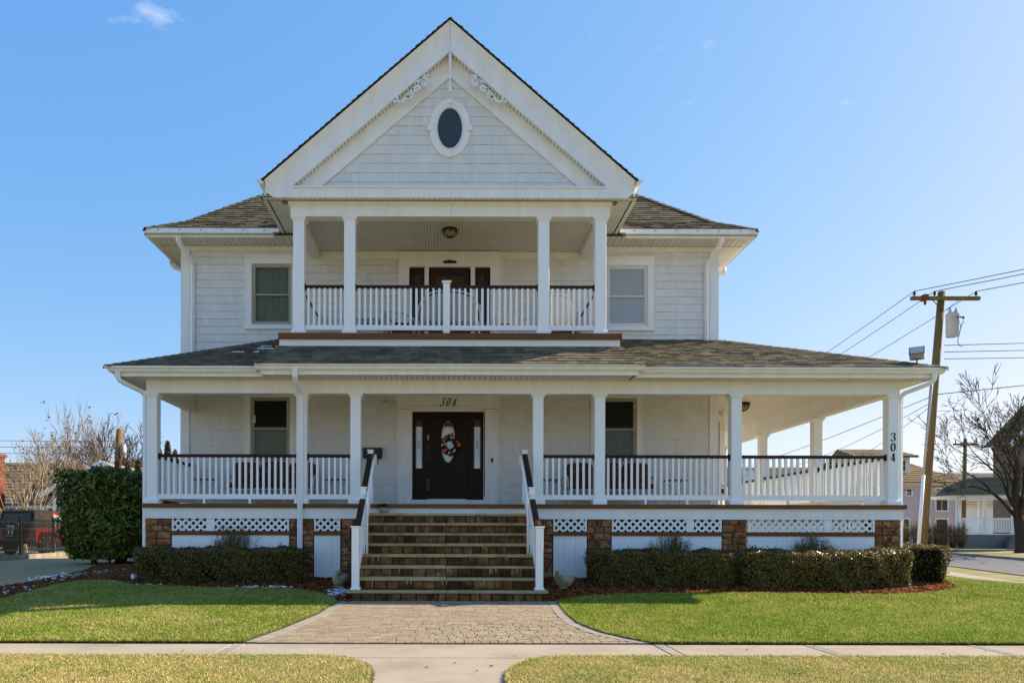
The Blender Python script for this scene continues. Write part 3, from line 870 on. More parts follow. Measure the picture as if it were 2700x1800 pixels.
# ---- apron roof under the balcony
AZ = 4.425
a0, a1, a2, a3 = (-3.76, -0.75, AZ), (3.83, -0.75, AZ), (3.49, 0.0, 4.945), (-3.42, 0.0, 4.945)
mb = MB(); mb.face([a0, a1, a2, a3]); mb.face([a0, a3, (-3.42, 1.4, 4.945), (-3.76, 1.4, AZ)]); mb.face([a1, (3.83, 1.4, AZ), (3.49, 1.4, 4.945), a2])
apron = mb.add('apron_roof', 'roofbase', house)
LA = math.hypot(0.75, 0.52)
roof_plane(apron, a0, (1, 0, 0), (0, 0.75, 0.52), [(0, 0), (7.59, 0), (7.25, LA), (0.34, LA)], 0.132, 0.15, 0.32, 0.011, 6, 90,
           pick=lambda p: abs(p[4]-4.5))
caps(apron, a0, a3, 0.12, 5); caps(apron, a1, a2, 0.12, 5)
for sx, xx, xi in ((-1, -3.76, -3.42), (1, 3.83, 3.49)):
    u = (0, -sx*-1, 0)
    roof_plane(apron, (xx, 1.4, AZ) if sx < 0 else (xx, -0.75, AZ), (0, -1, 0) if sx < 0 else (0, 1, 0), (-sx*0.34, 0, 0.52),
               [(0, 0), (2.15, 0), (2.15-0.75, 0.62), (0, 0.62)] if sx < 0 else [(0, 0), (2.15, 0), (2.15, 0.62), (0.75, 0.62)],
               0.132, 0.15, 0.3, 0.011, 8, 0)

# ---- main hip roof with flared eaves
ex0, ex1, ey0, ey1, ez = -6.87, 6.99, 1.72, 14.7, 8.035
fi, fz = 0.7, 8.48
apx = (ex0+ex1)/2; half = (ex1-ex0)/2; az = fz + 0.9*(half-fi)
mb = MB()
E = [(ex0, ey0, ez), (ex1, ey0, ez), (ex1, ey1, ez), (ex0, ey1, ez)]
F = [(ex0+fi, ey0+fi, fz), (ex1-fi, ey0+fi, fz), (ex1-fi, ey1-fi, fz), (ex0+fi, ey1-fi, fz)]
TA, TB = (apx, ey0+half, az), (apx, max(ey1-half, ey0+half+0.2), az)
for i in range(4): mb.face([E[i], E[(i+1) % 4], F[(i+1) % 4], F[i]])
mb.face([F[0], F[1], TA]); mb.face([F[1], F[2], TB, TA]); mb.face([F[2], F[3], TB]); mb.face([F[3], F[0], TA, TB])
mroof = mb.add('main_roof', 'roofbase', house)
LF = math.hypot(fi, fz-ez); LM = math.hypot(half-fi, az-fz)
wd = ex1-ex0
for (xa, xb, seed, n) in ((0, 4.2, 11, 45), (9.6, wd, 12, 45)):
    lp = lambda b: (b/LF*fi if b < LF else 0)
    roof_plane(mroof, E[0], (1, 0, 0), (0, fi, fz-ez),
               clip_convex([(0, 0), (wd, 0), (wd-fi, LF), (fi, LF)], [(xa, -1), (xb, -1), (xb, 9), (xa, 9)]), 0.14, 0.14, 0.32, 0.015, seed, 12)
    roof_plane(mroof, (ex0, ey0+fi, fz), (1, 0, 0), (0, half-fi, az-fz),
               clip_convex([(fi, 0), (wd-fi, 0), (half, LM)], [(xa, -1), (xb, -1), (xb, 4.4), (xa, 4.4)]), 0.14, 0.14, 0.32, 0.015, seed+5, n-12)
caps(mroof, E[0], F[0], 0.13, 5); caps(mroof, E[1], F[1], 0.13, 5)
caps(mroof, F[0], Vector(F[0]).lerp(Vector(TA), 0.55), 0.13, 26); caps(mroof, F[1], Vector(F[1]).lerp(Vector(TA), 0.55), 0.13, 26)

# ---- gable roof over the balcony
RZ, RS = 11.395, 0.862
def rl(x): return RZ - RS*abs(x-GA)
gx0, gx1 = -3.72, 3.78
mb = MB()
for xe in (gx0, gx1):
    n = Vector((-RS if xe < 0 else RS, 0, 1)).normalized()*0.035
    p = [Vector((xe, -0.27, rl(xe))), Vector((GA, -0.27, RZ)), Vector((GA, 7.5, RZ)), Vector((xe, 7.5, rl(xe)))]
    q = [Vector(v) + Vector((0, 0, 0.018)) for v in p]
    mb.face(p); mb.face(q); mb.face([p[0], p[1], q[1], q[0]]); mb.face([p[0], q[0], q[3], p[3]])
groof = mb.add('gable_roof', 'roofbase', house)
LG = math.hypot(1, RS)
for sx, xe, seed in ((-1, gx0, 21), (1, gx1, 22)):
    Lr = abs(xe-GA)*LG
    roof_plane(groof, (xe, -0.285, rl(xe)+0.019), (0, 1, 0), (-sx, 0, RS), [(0, 0), (5, 0), (5, Lr), (0, Lr)], 0.14, 0.3, 0.6, 0.016, seed, 0)
# rake trim: sloped crown above, flat board below
for sx in (-1, 1):
    xc = gx0+0.05 if sx < 0 else gx1-0.05
    b_o = -3.50 if sx < 0 else 3.60
    xi = -3.12 if sx < 0 else 3.17
    GA_ = GA + sx*0.003
    A = [(GA_, RZ-0.01), (xc, rl(xc)-0.01)]
    Mi = [(GA_, RZ-0.25), (xc+(-sx)*0.02, rl(xc)-0.225)]
    Lo = [(GA_, 10.82), (xi, 8.127)]
    m = MB()
    m.face([(A[0][0], -0.25, A[0][1]), (A[1][0], -0.25, A[1][1]), (Mi[1][0], -0.17, Mi[1][1]), (Mi[0][0], -0.17, Mi[0][1])])
    pts = [(Mi[0][0], -0.172, Mi[0][1]), (Mi[1][0], -0.172, Mi[1][1]), (b_o, -0.172, 7.876), (xi, -0.172, 7.876), (xi, -0.172, 8.127), (Lo[0][0], -0.172, Lo[0][1])]
    m.extr(pts if sx > 0 else pts[::-1], (0, 0.05, 0))
    m.face([(A[1][0], -0.25, A[1][1]), (Mi[1][0], -0.17, Mi[1][1]), (Mi[1][0], -0.12, Mi[1][1]), (A[1][0], -0.12, A[1][1])])
    m.add('rake_board', 'white', house)
    # sloping vented soffit between rake and wall
    m = MB(); n = 46
    for i in range(n):
        t0, t1 = i/n, (i+0.86)/n
        xa, xb = GA+(xi-GA)*t0, GA+(xi-GA)*t1
        za, zb = 10.835+(8.13-10.835)*t0, 10.835+(8.13-10.835)*t1
        m.face([(xa, -0.125, za), (xb, -0.125, zb), (xb, 0.07, zb), (xa, 0.07, za)])
    m.add('rake_soffit', 'soffit', house, kind='stuff')
    m = MB(); m.face([(GA, -0.12, 10.85), (xi, -0.12, 8.145), (xi, 0.07, 8.145), (GA, 0.07, 10.85)]); m.add('soffit_backing', 'groove', house)
    # frieze board along the rake on the gable wall
    xo, xin = (-3.2, -2.66) if sx < 0 else (3.26, 2.72)
    pts = [(GA, 0.02, 10.84), (xo, 0.02, 8.075), (xin, 0.02, 8.125), (GA, 0.02, 10.42)]
    m = MB(); m.extr(pts if sx < 0 else pts[::-1], (0, 0.035, 0)); m.add('rake_frieze', 'white', house)
m = MB(); m.box(-3.12+0.001, 0.058, -0.172, -0.12, 7.876, 8.066); m.add('gable_fascia', 'white', house)
m = MB(); m.box(0.062, 3.17-0.001, -0.172, -0.12, 7.876, 8.066); m.add('gable_fascia', 'white', house)
m = MB(); m.extr([(-3.12, -0.20, 8.066), (-3.12, -0.20, 8.10), (-3.12, 0.07, 8.14), (-3.12, 0.07, 8.066)], (3.18, 0, 0)); m.add('gable_ledge', 'white', house)
m = MB(); m.extr([(0.064, -0.20, 8.066), (0.064, -0.20, 8.10), (0.064, 0.07, 8.14), (0.064, 0.07, 8.066)], (3.106, 0, 0)); m.add('gable_ledge', 'white', house)
m = MB(); m.extr([(-3.4, 0.076, 7.9), (3.46, 0.076, 7.9), (GA, 0.076, 10.9)], (0, 0.05, 0)); gwall = m.add('gable_wall', 'siding_back', house)
place_shakes(gab, gwall, 130)
# closed sides of the balcony roof
m = MB(); m.box(-3.40, -3.21, 0.3, 2.3, 7.93, 8.2); m.box(3.29, 3.46, 0.3, 2.3, 7.93, 8.2); m.add('eave_box', 'white', house)

# oval gable window
oc = (0.03, 9.386)
m = MB(); oval(m, oc[0], oc[1], 0.33, 0.49, 0.028, 0.07, 48, 0.413, 0.58); ow = m.add('oval_window', 'white', house)
m = MB(); oval(m, oc[0], oc[1], 0.285, 0.445, 0.04, 0.07, 48, 0.331, 0.491); m.add('oval_moulding', 'white', ow)
m = MB(); oval(m, oc[0], oc[1], 0.248, 0.407, 0.036, 0.07, 48, 0.286, 0.446); m.add('oval_sash', 'winframe_w', ow)
m = MB(); oval(m, oc[0], oc[1], 0.25, 0.41, 0.044, 0.050, 48); m.add('pane', mat('gable_glass', (0.035, 0.04, 0.042), None, rough=0.08, spec=0.5), ow)
for (dx, dz, w0, w1, hh) in ((0, 0.545, 0.055, 0.07, 0.10), (0, -0.545, 0.07, 0.055, 0.10)):
    m = MB(); zc = oc[1]+dz
    m.extr([(oc[0]-w0, 0.008, zc-hh/2), (oc[0]+w0, 0.008, zc-hh/2), (oc[0]+w1, 0.008, zc+hh/2), (oc[0]-w1, 0.008, zc+hh/2)], (0, 0.045, 0)); m.add('keystone', 'white', ow)
for sx in (-1, 1):
    m = MB(); xc = oc[0]+sx*0.40
    m.box(xc-0.065, xc+0.065, 0.008, 0.053, oc[1]-0.055, oc[1]+0.055); m.box(xc-0.02+sx*0.03, xc+0.02+sx*0.03, 0.0, 0.008, oc[1]-0.06, oc[1]+0.06); m.add('keystone', 'white', ow)

# gable scrollwork and pendant
for sx in (-1, 1):
    m = MB()
    def q(px, py):      # bracket sketch coords -> gable plane
        return (GA + sx*(0.52 + (px-0.62)*0.66), -0.15, 10.19 + (py-9.94)*0.68)
    def rib(pts, w):
        for a, b in zip(pts, pts[1:]):
            m.bar(q(*a), q(*b), w*0.68, 0.04, up=(0, 1, 0))
    def rl2(x): return 10.82 - RS*x
    sc = [(0.62+0.17*r_*math.cos(t), 9.94+0.17*r_*math.sin(t)) for t, r_ in [(k*0.35, 1.0-0.035*k) for k in range(22)]]
    rib(sc, 0.05); m.ball(q(0.60, 9.93), 0.04, (1, 0.5, 1), 1)
    rib([(0.74, 9.83), (0.80, 9.72), (0.90, 9.70), (0.98, 9.74)], 0.06)
    rib([(0.79, 9.86), (0.90, 9.80), (1.00, 9.70), (1.12, 9.58), (1.22, 9.44), (1.33, 9.36), (1.44, 9.42), (1.43, 9.52)], 0.055)
    rib([(1.02, 9.66), (0.96, 9.56), (1.02, 9.50), (1.15, 9.53)], 0.06)
    rib([(1.05, 9.62), (1.10, 9.50), (1.16, 9.46)], 0.05)
    rib([(0.48, 10.12), (0.56, 10.16), (0.75, 10.05), (0.9, 9.93)], 0.03)
    rib([(1.44, 9.42), (1.56, 9.36)], 0.04)
    m.add('gable_bracket', 'vinyl', house)
m = MB(); m.lathe([(0.012, 10.02), (0.03, 10.06), (0.03, 10.12), (0.016, 10.16), (0.020, 10.4), (0.028, 10.6), (0.03, 10.95)], 10, (GA, -0.13, 0)); m.add('gable_pendant', 'vinyl', house)

# ---- gutters, fascias, soffits
GP = [(0, 0), (0, -0.10), (0.06, -0.105), (0.085, -0.075), (0.09, -0.05), (0.125, -0.032), (0.13, 0.0), (0.115, 0.004), (0.11, -0.012), (0.01, -0.012)]
def gutter(a, b, out, z, name='gutter', s=1.0, miter=(0, 0)):
    a, b = Vector((a[0], a[1], z)), Vector((b[0], b[1], z)); out = Vector((out[0], out[1], 0)); d = (b-a).normalized()
    m = MB(); n = len(GP); k = len(m.v)
    for e, sg, mt in ((a, -1, miter[0]), (b, 1, miter[1])):
        m.v += [tuple(e + out*(p*s) + Vector((0, 0, q*s)) + d*(sg*mt*p*s)) for p, q in GP]
    m.f.append(tuple(range(k+n-1, k-1, -1))); m.s.append(False); m.f.append(tuple(range(k+n, k+2*n))); m.s.append(False)
    for i in range(n):
        j = (i+1) % n; m.f.append((k+i, k+j, k+n+j, k+n+i)); m.s.append(False)
    return m.add(name, 'white', house)
GZ = 4.432
gutter((-6.60, -0.40), (-3.77, -0.40), (0, -1), GZ-0.015, miter=(1, 0)); gutter((-3.74, -0.60), (3.81, -0.60), (0, -1), GZ, s=1.05)
gutter((3.84, -0.40), (9.68, -0.40), (0, -1), GZ-0.015, miter=(0, 1)); gutter((9.68, -0.40), (9.68, 10.3), (1, 0), GZ-0.015, miter=(1, 0))
gutter((-6.60, YW-0.04), (-6.60, -0.40), (-1, 0), GZ-0.015, miter=(0, 1))
for (a, b, c_, d_, z0) in ((-6.58, -3.61, -0.40, -0.37, 4.24), (-3.64, 3.71, -0.60, -0.57, 4.24), (3.68, 9.66, -0.40, -0.37, 4.24)):
    m = MB(); m.box(a, b, c_, d_, z0, GZ-0.01); m.add('eave_fascia', 'white', house)
m = MB(); m.box(-6.60, -6.57, -0.37, YW-0.04, 4.24, GZ-0.01); m.add('eave_fascia', 'white', house)
m = MB(); m.box(9.65, 9.68, -0.37, 10.3, 4.24, GZ-0.01); m.add('eave_fascia', 'white', house)
m = MB(); m.box(-3.64, -3.61, -0.57, -0.37, 4.24, GZ-0.01); m.box(3.68, 3.71, -0.57, -0.37, 4.24, GZ-0.01); m.add('eave_fascia', 'white', house)
# soffit strips, each its own board
def strips(x0, x1, y0, y1, z, w=0.1035):
    me = MB().box(0, w-0.011, 0, y1-y0, 0, 0.008).mesh('soffit_board', 'soffit')
    x = x0
    while x + w <= x1 + 0.01:
        add('soffit_board', me, sof, Matrix.Translation((x, y0, z))); x += w
m = MB()
m.face([(-6.57, -0.37, 4.262), (9.65, -0.37, 4.262), (9.65, -0.012, 4.262), (-6.57, -0.012, 4.262)])
m.face([(-3.61, -0.57, 4.261), (3.68, -0.57, 4.261), (3.68, -0.37, 4.261), (-3.61, -0.37, 4.261)])
m.face([(-6.57, -0.012, 4.262), (-6.112, -0.012, 4.262), (-6.112, YW, 4.262), (-6.57, YW, 4.262)])
m.face([(9.162, -0.012, 4.262), (9.65, -0.012, 4.262), (9.65, 10.3, 4.262), (9.162, 10.3, 4.262)])
m.face([(-6.88, 1.71, 7.892), (-3.21, 1.71, 7.892), (-3.21, YW, 7.892), (-6.88, YW, 7.892)])
m.face([(3.29, 1.71, 7.892), (7.0, 1.71, 7.892), (7.0, YW, 7.892), (3.29, YW, 7.892)])
m.face([(-6.88, YW, 7.892), (XL, YW, 7.892), (XL, 14, 7.892), (-6.88, 14, 7.892)])
m.face([(XR, YW, 7.892), (7.0, YW, 7.892), (7.0, 14, 7.892), (XR, 14, 7.892)])
m.face([(-3.78, -0.12, 7.915), (3.84, -0.12, 7.915), (3.84, 0.06, 7.915), (-3.78, 0.06, 7.915)])
sof = m.add('soffit', 'groove', house)
strips(-6.503, -3.60, -0.365, -0.014, 4.245); strips(-3.60, 3.67, -0.565, -0.014, 4.245); strips(3.675, 9.64, -0.365, -0.014, 4.245)
strips(-6.75, -3.22, 1.75, YW-0.036, 7.875, 0.13); strips(3.31, 6.95, 1.75, YW-0.036, 7.875, 0.13)
strips(-3.74, 3.82, -0.115, 0.0, 7.895, 0.105)
m = MB()
for sx in (-1, 1):
    yy = YW
    while yy < 13.8:
        a, b = (-6.75, XL-0.022) if sx < 0 else (XR+0.022, 6.88)
        m.box(a, b, yy, yy+0.123, 7.876, 7.884); yy += 0.13
    yy = 0.0
    while yy < (YW-0.1 if sx < 0 else 10.2):
        a, b = (-6.55, -6.113) if sx < 0 else (9.163, 9.64)
        m.box(a, b, yy, yy+0.097, 4.246, 4.254); yy += 0.1035
m.add('side_soffit', 'soffit', house, kind='stuff')
# side soffits of the gable
for xa, xb in ((-3.78, -3.40), (3.46, 3.84)):
    m = MB(); yy = -0.12
    while yy < 2.2:
        m.box(xa, xb, yy, yy+0.123, 7.93, 7.94); yy += 0.13
    m.add('gable_side_soffit', 'soffit', house, kind='stuff')
# main eave
gutter((-6.76, 1.82), (-3.95, 1.82), (0, -1), 7.95, miter=(1, 0)); gutter((4.02, 1.82), (6.88, 1.82), (0, -1), 7.95, miter=(0, 1))
gutter((-6.76, 13), (-6.76, 1.82), (-1, 0), 7.95, miter=(0, 1)); gutter((6.88, 1.82), (6.88, 13), (1, 0), 7.95, miter=(1, 0))
for (a, b) in ((-6.74, -3.9), (3.97, 6.86)):
    m = MB(); m.box(a, b, 1.80, 1.82, 7.87, 7.99); m.extr([(a-0.08, 1.70, 7.945), (a-0.08, 1.705, 8.03), (a-0.08, 1.80, 8.03), (a-0.08, 1.80, 7.945)], (b-a+0.16, 0, 0)); m.add('eave_fascia', 'white', house)
m = MB()
for k in range(6):
    for x0_ in (-6.55, 4.2): m.tube([(x0_+k*0.48, 1.69, 7.99), (x0_+k*0.48, 1.71, 7.99)], 0.012, 6)
m.add('gutter_screws', 'black', house)
for xx in (-6.76, 6.86):
    m = MB(); m.box(xx, xx+0.02, 1.82, 13, 7.87, 7.99); m.add('eave_fascia', 'white', house)
# gable gutters running back
for sx, xx in ((-1, -3.69), (1, 3.75)):
    gutter((xx, -0.25) if sx > 0 else (xx, 2.05), (xx, 2.05) if sx > 0 else (xx, -0.25), (sx, 0), 8.22, s=1.05)
    m = MB(); xa = xx-0.03 if sx > 0 else xx
    m.box(xa, xa+0.03, -0.119, 2.05, 7.93, 8.20); m.add('eave_fascia', 'white', house)

# ---- downspouts (rectangular pipe)
def spout(pts, r=0.052, mt='vinyl', name='downspout'):
    m = MB(); m.tube(pts, r, 4, smooth=False); return m.add(name, mt, house)
spout([(-6.50, -0.45, 4.33), (-6.50, -0.44, 4.22), (-6.48, -0.40, 4.16), (-6.42, -0.30, 4.12), (-6.22, 0.02, 4.02), (-6.17, 0.07, 3.96), (-6.165, 0.08, 3.8), (-6.165, 0.08, 0.45)])
m = MB(); m.tube([(-6.165, 0.06, 0.5), (-6.165, 0.0, 0.3), (-6.20, -0.12, 0.27), (-6.30, -0.22, 0.27)], 0.06, 10); m.tube([(-6.165, 0.06, 0.30), (-6.12, -0.10, 0.22)], 0.05, 8); m.add('drain_elbow', 'vinyl', house)
spout([(-2.97, -0.68, 4.34), (-2.97, -0.66, 4.20), (-2.975, -0.55, 4.13), (-2.98, -0.16, 3.99), (-2.98, -0.075, 3.92), (-2.98, -0.075, 0.33), (-2.96, -0.2, 0.24)], 0.055)
spout([(9.58, -0.45, 4.33), (9.58, -0.44, 4.22), (9.56, -0.40, 4.16), (9.50, -0.30, 4.12), (9.28, 0.02, 4.02), (9.23, 0.07, 3.96), (9.225, 0.08, 3.8), (9.225, 0.08, 0.3)])
spout([(-6.12, 1.74, 7.86), (-6.12, 1.76, 7.78), (-6.10, 1.85, 7.70), (-5.98, 2.22, 7.46), (-5.97, 2.28, 7.38), (-5.97, 2.28, 4.9)], 0.055)
spout([(6.20, 1.74, 7.86), (6.20, 1.76, 7.78), (6.18, 1.85, 7.70), (6.06, 2.22, 7.46), (6.05, 2.28, 7.38), (6.05, 2.28, 5.65)], 0.055)
spout([(-6.82, 3.2, 7.86), (-6.82, 3.2, 7.76), (-6.75, 3.2, 7.68), (-6.40, 3.2, 7.55), (-6.31, 3.2, 7.45), (-6.31, 3.2, 0.3)], 0.05, 'vinyl')
spout([(6.95, 3.6, 7.86), (6.95, 3.6, 7.76), (6.88, 3.6, 7.68), (6.48, 3.6, 7.55), (6.40, 3.6, 7.45), (6.40, 3.6, 5.9)], 0.05, 'vinyl')

# =================================================================== PORCH BASE
def stone_meshes(mt):
    out = []
    for i in range(8):
        bm = bmesh.new(); bmesh.ops.create_cube(bm, size=1.0)
        rr = random.Random(100+i)
        bmesh.ops.subdivide_edges(bm, edges=list(bm.edges), cuts=1, use_grid_fill=True)
        for v in bm.verts:
            v.co += Vector((0.5, 0.5, 0.5)); e = sum(1 for t in v.co if t < 0.01 or t > 0.99)
            c_ = v.co - Vector((0.5, 0.5, 0.5))
            if e >= 2: v.co = Vector((0.5, 0.5, 0.5)) + c_*0.93
            v.co += Vector((rr.uniform(-0.03, 0.03), rr.uniform(-0.06, 0.06), rr.uniform(-0.045, 0.045)))
        m = MB(); m.bm(bm); out.append(m.mesh('stone', mt))
    return out
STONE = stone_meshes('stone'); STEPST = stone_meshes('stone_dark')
def stone(parent, x0, x1, y0, y1, z0, z1, name='stone'):
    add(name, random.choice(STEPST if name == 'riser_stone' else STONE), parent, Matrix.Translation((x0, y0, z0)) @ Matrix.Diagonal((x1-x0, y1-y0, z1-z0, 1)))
PIERS = [(-6.155, -5.61), (-3.21, -2.72), (-2.17, -1.68), (1.70, 2.14), (2.84, 3.33), (5.58, 6.09), (8.69, 9.22)]
for (a, b) in PIERS:
    m = MB(); m.box(a+0.02, b-0.02, 0.05, 0.5, 0.1, 1.447); pr = m.add('stone_pier', 'mortar', house)
    z = 0.12
    while z < 1.42:
        h = random.uniform(0.10, 0.16)
        if z + h > 1.38: h = 1.446 - z
        n = random.choice((2, 3, 3)); cuts = sorted([a] + [a + (b-a)*(k+1)/n + random.uniform(-0.06, 0.06) for k in range(n-1)] + [b])
        for c0, c1 in zip(cuts, cuts[1:]):
            d0 = 0.012 + random.random()*0.03
            stone(pr, c0+0.005, c1-0.005, d0, 0.30, z+0.005, z+h-0.005)
        z += h
# lattice, brown rail, white skirt boards
def lattice(x0, x1, z0, z1):
    m = MB(); rect = [(x0, z0), (x1, z0), (x1, z1), (x0, z1)]; p, w = 0.152, 0.045
    for d, y0 in ((1, 0.030), (-1, 0.042)):
        t = x0 - (z1-z0) - p
        while t < x1 + (z1-z0) + p:
            hw = w*0.7071
            q = [(t-hw, z0), (t+hw, z0), (t+hw+d*(z1-z0), z1), (t-hw+d*(z1-z0), z1)]
            c = clip_convex(q, rect)
            if len(c) >= 3: m.extr([(u, y0, v) for u, v in c], (0, 0.010, 0))
            t += p
    for a, b in ((x0, x0+0.035), (x1-0.035, x1)): m.box(a, b, 0.022, 0.055, z0, z1)
    m.add('lattice_panel', 'vinyl', house, kind='stuff')
def side_skirt(x, y0, y1):
    m = MB(); y = y0
    while y < y1:
        m.box(x-0.01, x+0.01, y+0.003, min(y+0.2, y1)-0.003, 0.15, 1.11); y += 0.2
    m.box(x-0.02, x+0.02, y0, y1, 1.112, 1.196); m.add('side_skirt', 'vinyl', house)
    m = MB(); rect = [(y0, 1.197), (y1, 1.197), (y1, 1.447), (y0, 1.447)]; t = y0-0.4
    while t < y1+0.4:
        for d, e in ((1, 0.0), (-1, 0.012)):
            c = clip_convex([(t-0.025, 1.197), (t+0.025, 1.197), (t+0.025+d*0.25, 1.447), (t-0.025+d*0.25, 1.447)], rect)
            if len(c) >= 3: m.extr([(x+e, u, v) for u, v in c], (0.010, 0, 0))
        t += 0.118
    m.add('lattice_panel', 'vinyl', house, kind='stuff')
side_skirt(9.18, 0.5, 10.0); side_skirt(-6.13, 0.5, YW-0.02)
BAYS = [(-5.60, -3.22, -4.81), (-2.71, -2.18, None), (2.15, 2.83, None), (3.34, 5.57, 4.93), (6.10, 8.68, 7.73)]
for (a, b, mid) in BAYS:
    for (p, q) in (((a, b),) if mid is None else ((a, mid-0.04), (mid+0.04, b))): lattice(p, q, 1.197, 1.447)
    if mid is not None:
        m = MB(); m.box(mid-0.04, mid+0.04, 0.02, 0.06, 1.197, 1.447); m.add('lattice_post', 'vinyl', house)
    m = MB(); m.box(a-0.02, b+0.02, 0.005, 0.06, 1.112, 1.196); m.add('skirt_rail', 'deckedge', house)
    n = max(2, round((b-a)/0.20)); w = (b-a)/n
    for i in range(n):
        m = MB(); m.box(a+i*w+0.0015, a+(i+1)*w-0.0015, 0.03, 0.05, 0.15, 1.111); m.add('skirt_board', 'vinyl', house)
    m = MB(); m.box(a, b, 0.052, 0.06, 0.15, 1.11); m.add('skirt_backing', 'vinyl', house)

# ---- stairs
m = MB()
for i in range(1, 9): m.box(-1.60, 1.60, -0.3*i+0.03, -0.3*(i-1)+0.03, -0.1, DECK-0.193*i-0.012)
stairs = m.add('stairs', 'mortar', house)
for i in range(1, 9):
    zt = DECK - 0.195*i; yf = -0.3*i - 0.035; hw = 1.60 if i < 5 else 1.67
    if i == 8: hw = 1.72
    for (a, b) in ((-hw, -0.025+0.01*math.sin(i)), (-0.018+0.01*math.sin(i), hw)):
        m = MB(); m.bbox(a, b, yf-random.random()*0.01, -0.3*(i-1)+0.02, zt-0.055, zt+random.uniform(-0.004, 0.004), 0.008); m.add('tread', 'bluestone', stairs)
    x = -1.62; zb = zt - 0.195 if i < 8 else -0.05
    while x < 1.60:
        w = random.uniform(0.12, 0.26); b = min(x+w, 1.62)
        if 1.62 - b < 0.08: b = 1.62
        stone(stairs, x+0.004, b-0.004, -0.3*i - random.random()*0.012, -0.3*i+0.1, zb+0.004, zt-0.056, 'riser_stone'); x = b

# mineral streaks run down from the tread joints
m = MB(); rr = random.Random(12)
for i in (5, 6, 7):
    for k in range(9 if i > 5 else 3):
        x = rr.choice((-0.02, 0.3, 0.75, 0.9, -0.6, -0.9, 1.2, -1.3)) + rr.uniform(-0.12, 0.12); zt = DECK-0.195*i-0.057; h = rr.uniform(0.04, 0.12); w = rr.uniform(0.008, 0.022); yy = -0.3*i-0.017
        m.face([(x-w, yy, zt), (x+w, yy, zt), (x+w*0.4, yy-0.001, zt-h), (x-w*0.3, yy-0.001, zt-h*0.9)])
m.add('mineral_streaks', mat('lime_streak', (0.42, 0.37, 0.28), (0.30, 0.24, 0.16), 30, 0.9), stairs, kind='stuff')

# ---- stair railings
for sx in (-1, 1):
    X = 1.57*sx
    t = MB()
    prof = [(-0.055, -0.05), (0.055, -0.05), (0.05, -0.01), (0.03, 0.0), (-0.03, 0.0), (-0.05, -0.01)]
    for (a, b) in (((X, 0.02, 2.78), (X, -1.16, 1.97)), ((X, -1.36, 1.80), (X*0.985, -2.30, 1.31))):
        a, b = Vector(a), Vector(b)
        t.extr([a + Vector((u, 0, w_)) for u, w_ in prof], b-a)
    sr = t.add('stair_railing', 'brown', house)
    for (yy, z0, z1, w) in ((0.06, DECK, 2.82, 0.10), (-1.22, 0.95, 1.99, 0.10), (-1.33, 0.77, 1.86, 0.095), (-2.35, 0.19, 1.25, 0.125)):
        p = MB(); p.bbox(X-w/2, X+w/2, yy-w/2, yy+w/2, z0, z1, 0.004)
        p.bbox(X-w/2-0.018, X+w/2+0.018, yy-w/2-0.018, yy+w/2+0.018, z1, z1+0.028, 0.006)
        if yy < -2: p.bbox(X-w/2-0.02, X+w/2+0.02, yy-w/2-0.02, yy+w/2+0.02, z0+0.001, z0+0.04, 0.008)
        p.add('newel_post', 'vinyl', sr)
    p = MB(); p.bar((X, 0.0, DECK+0.13), (X, -1.2, DECK-0.70), 0.05, 0.08); p.bar((X, -1.36, 0.92), (X, -2.3, 0.36), 0.05, 0.08); p.add('bottom_rail', 'vinyl', sr)
    for k in range(8):
        yy = -0.10 - k*0.13; z0 = DECK+0.15+yy*0.69; p = MB(); p.box(X-0.02, X+0.02, yy-0.02, yy+0.02, z0, 2.73+yy*0.686); p.add('baluster', 'vinyl', sr)
    for k in range(6):
        yy = -1.48 - k*0.13; z0 = 0.95+(yy+1.36)*0.6; p = MB(); p.box(X-0.02, X+0.02, yy-0.02, yy+0.02, z0, 1.74+(yy+1.36)*0.52); p.add('baluster', 'vinyl', sr)
    g = MB(); gx = 1.465*sx
    g.tube([(gx, 0.06, 2.55), (gx, 0.06, 2.68), (gx, 0.02, 2.74), (gx, -0.06, 2.71), (gx, -1.40, 1.84), (gx, -1.50, 1.75), (gx, -1.52, 1.60), (gx, -1.52, 0.78)], 0.021, 8)
    g.tube([(gx, -0.55, 2.39), (X, -0.55, 2.32)], 0.012, 6); g.tube([(gx, -1.52, 1.3), (X, -1.40, 1.3)], 0.012, 6); g.tube([(gx, -1.22, 1.96), (X, -1.22, 1.9)], 0.012, 6)
    g.add('grab_rail', 'vinyl', sr)

# ---- bay window on the right side wall
m = MB()
bay = [(XR, 4.0), (7.45, 4.95), (7.45, 7.0), (XR, 7.9)]
for (a, b) in zip(bay, bay[1:]):
    m.face([(a[0], a[1], DECK), (b[0], b[1], DECK), (b[0], b[1], 4.45), (a[0], a[1], 4.45)])
bw = m.add('bay_window', 'siding', house)
d = Vector((7.45-XR, 0.95, 0)).normalized(); nrm = Vector((d.y, -d.x, 0)); o0 = Vector((XR, 4.0, 0))
def bayq(mb, s0, s1, z0, z1, e):
    p = [o0+d*s0, o0+d*s1]; mb.extr([p[0]+nrm*0.002+Vector((0,0,z0)), p[1]+nrm*0.002+Vector((0,0,z0)), p[1]+nrm*0.002+Vector((0,0,z1)), p[0]+nrm*0.002+Vector((0,0,z1))], nrm*e)
m = MB(); bayq(m, 0.55, 0.68, 2.5, 4.3, 0.05); bayq(m, 1.18, 1.31, 2.5, 4.3, 0.05); bayq(m, 0.68, 1.18, 4.15, 4.3, 0.05); bayq(m, 0.68, 1.18, 2.5, 2.62, 0.05); m.add('casing', 'white', bw)
m = MB(); bayq(m, 0.685, 1.175, 2.625, 4.145, 0.015); m.add('pane', mat('bay_glass', (0.06, 0.055, 0.04), None, rough=0.1), bw)
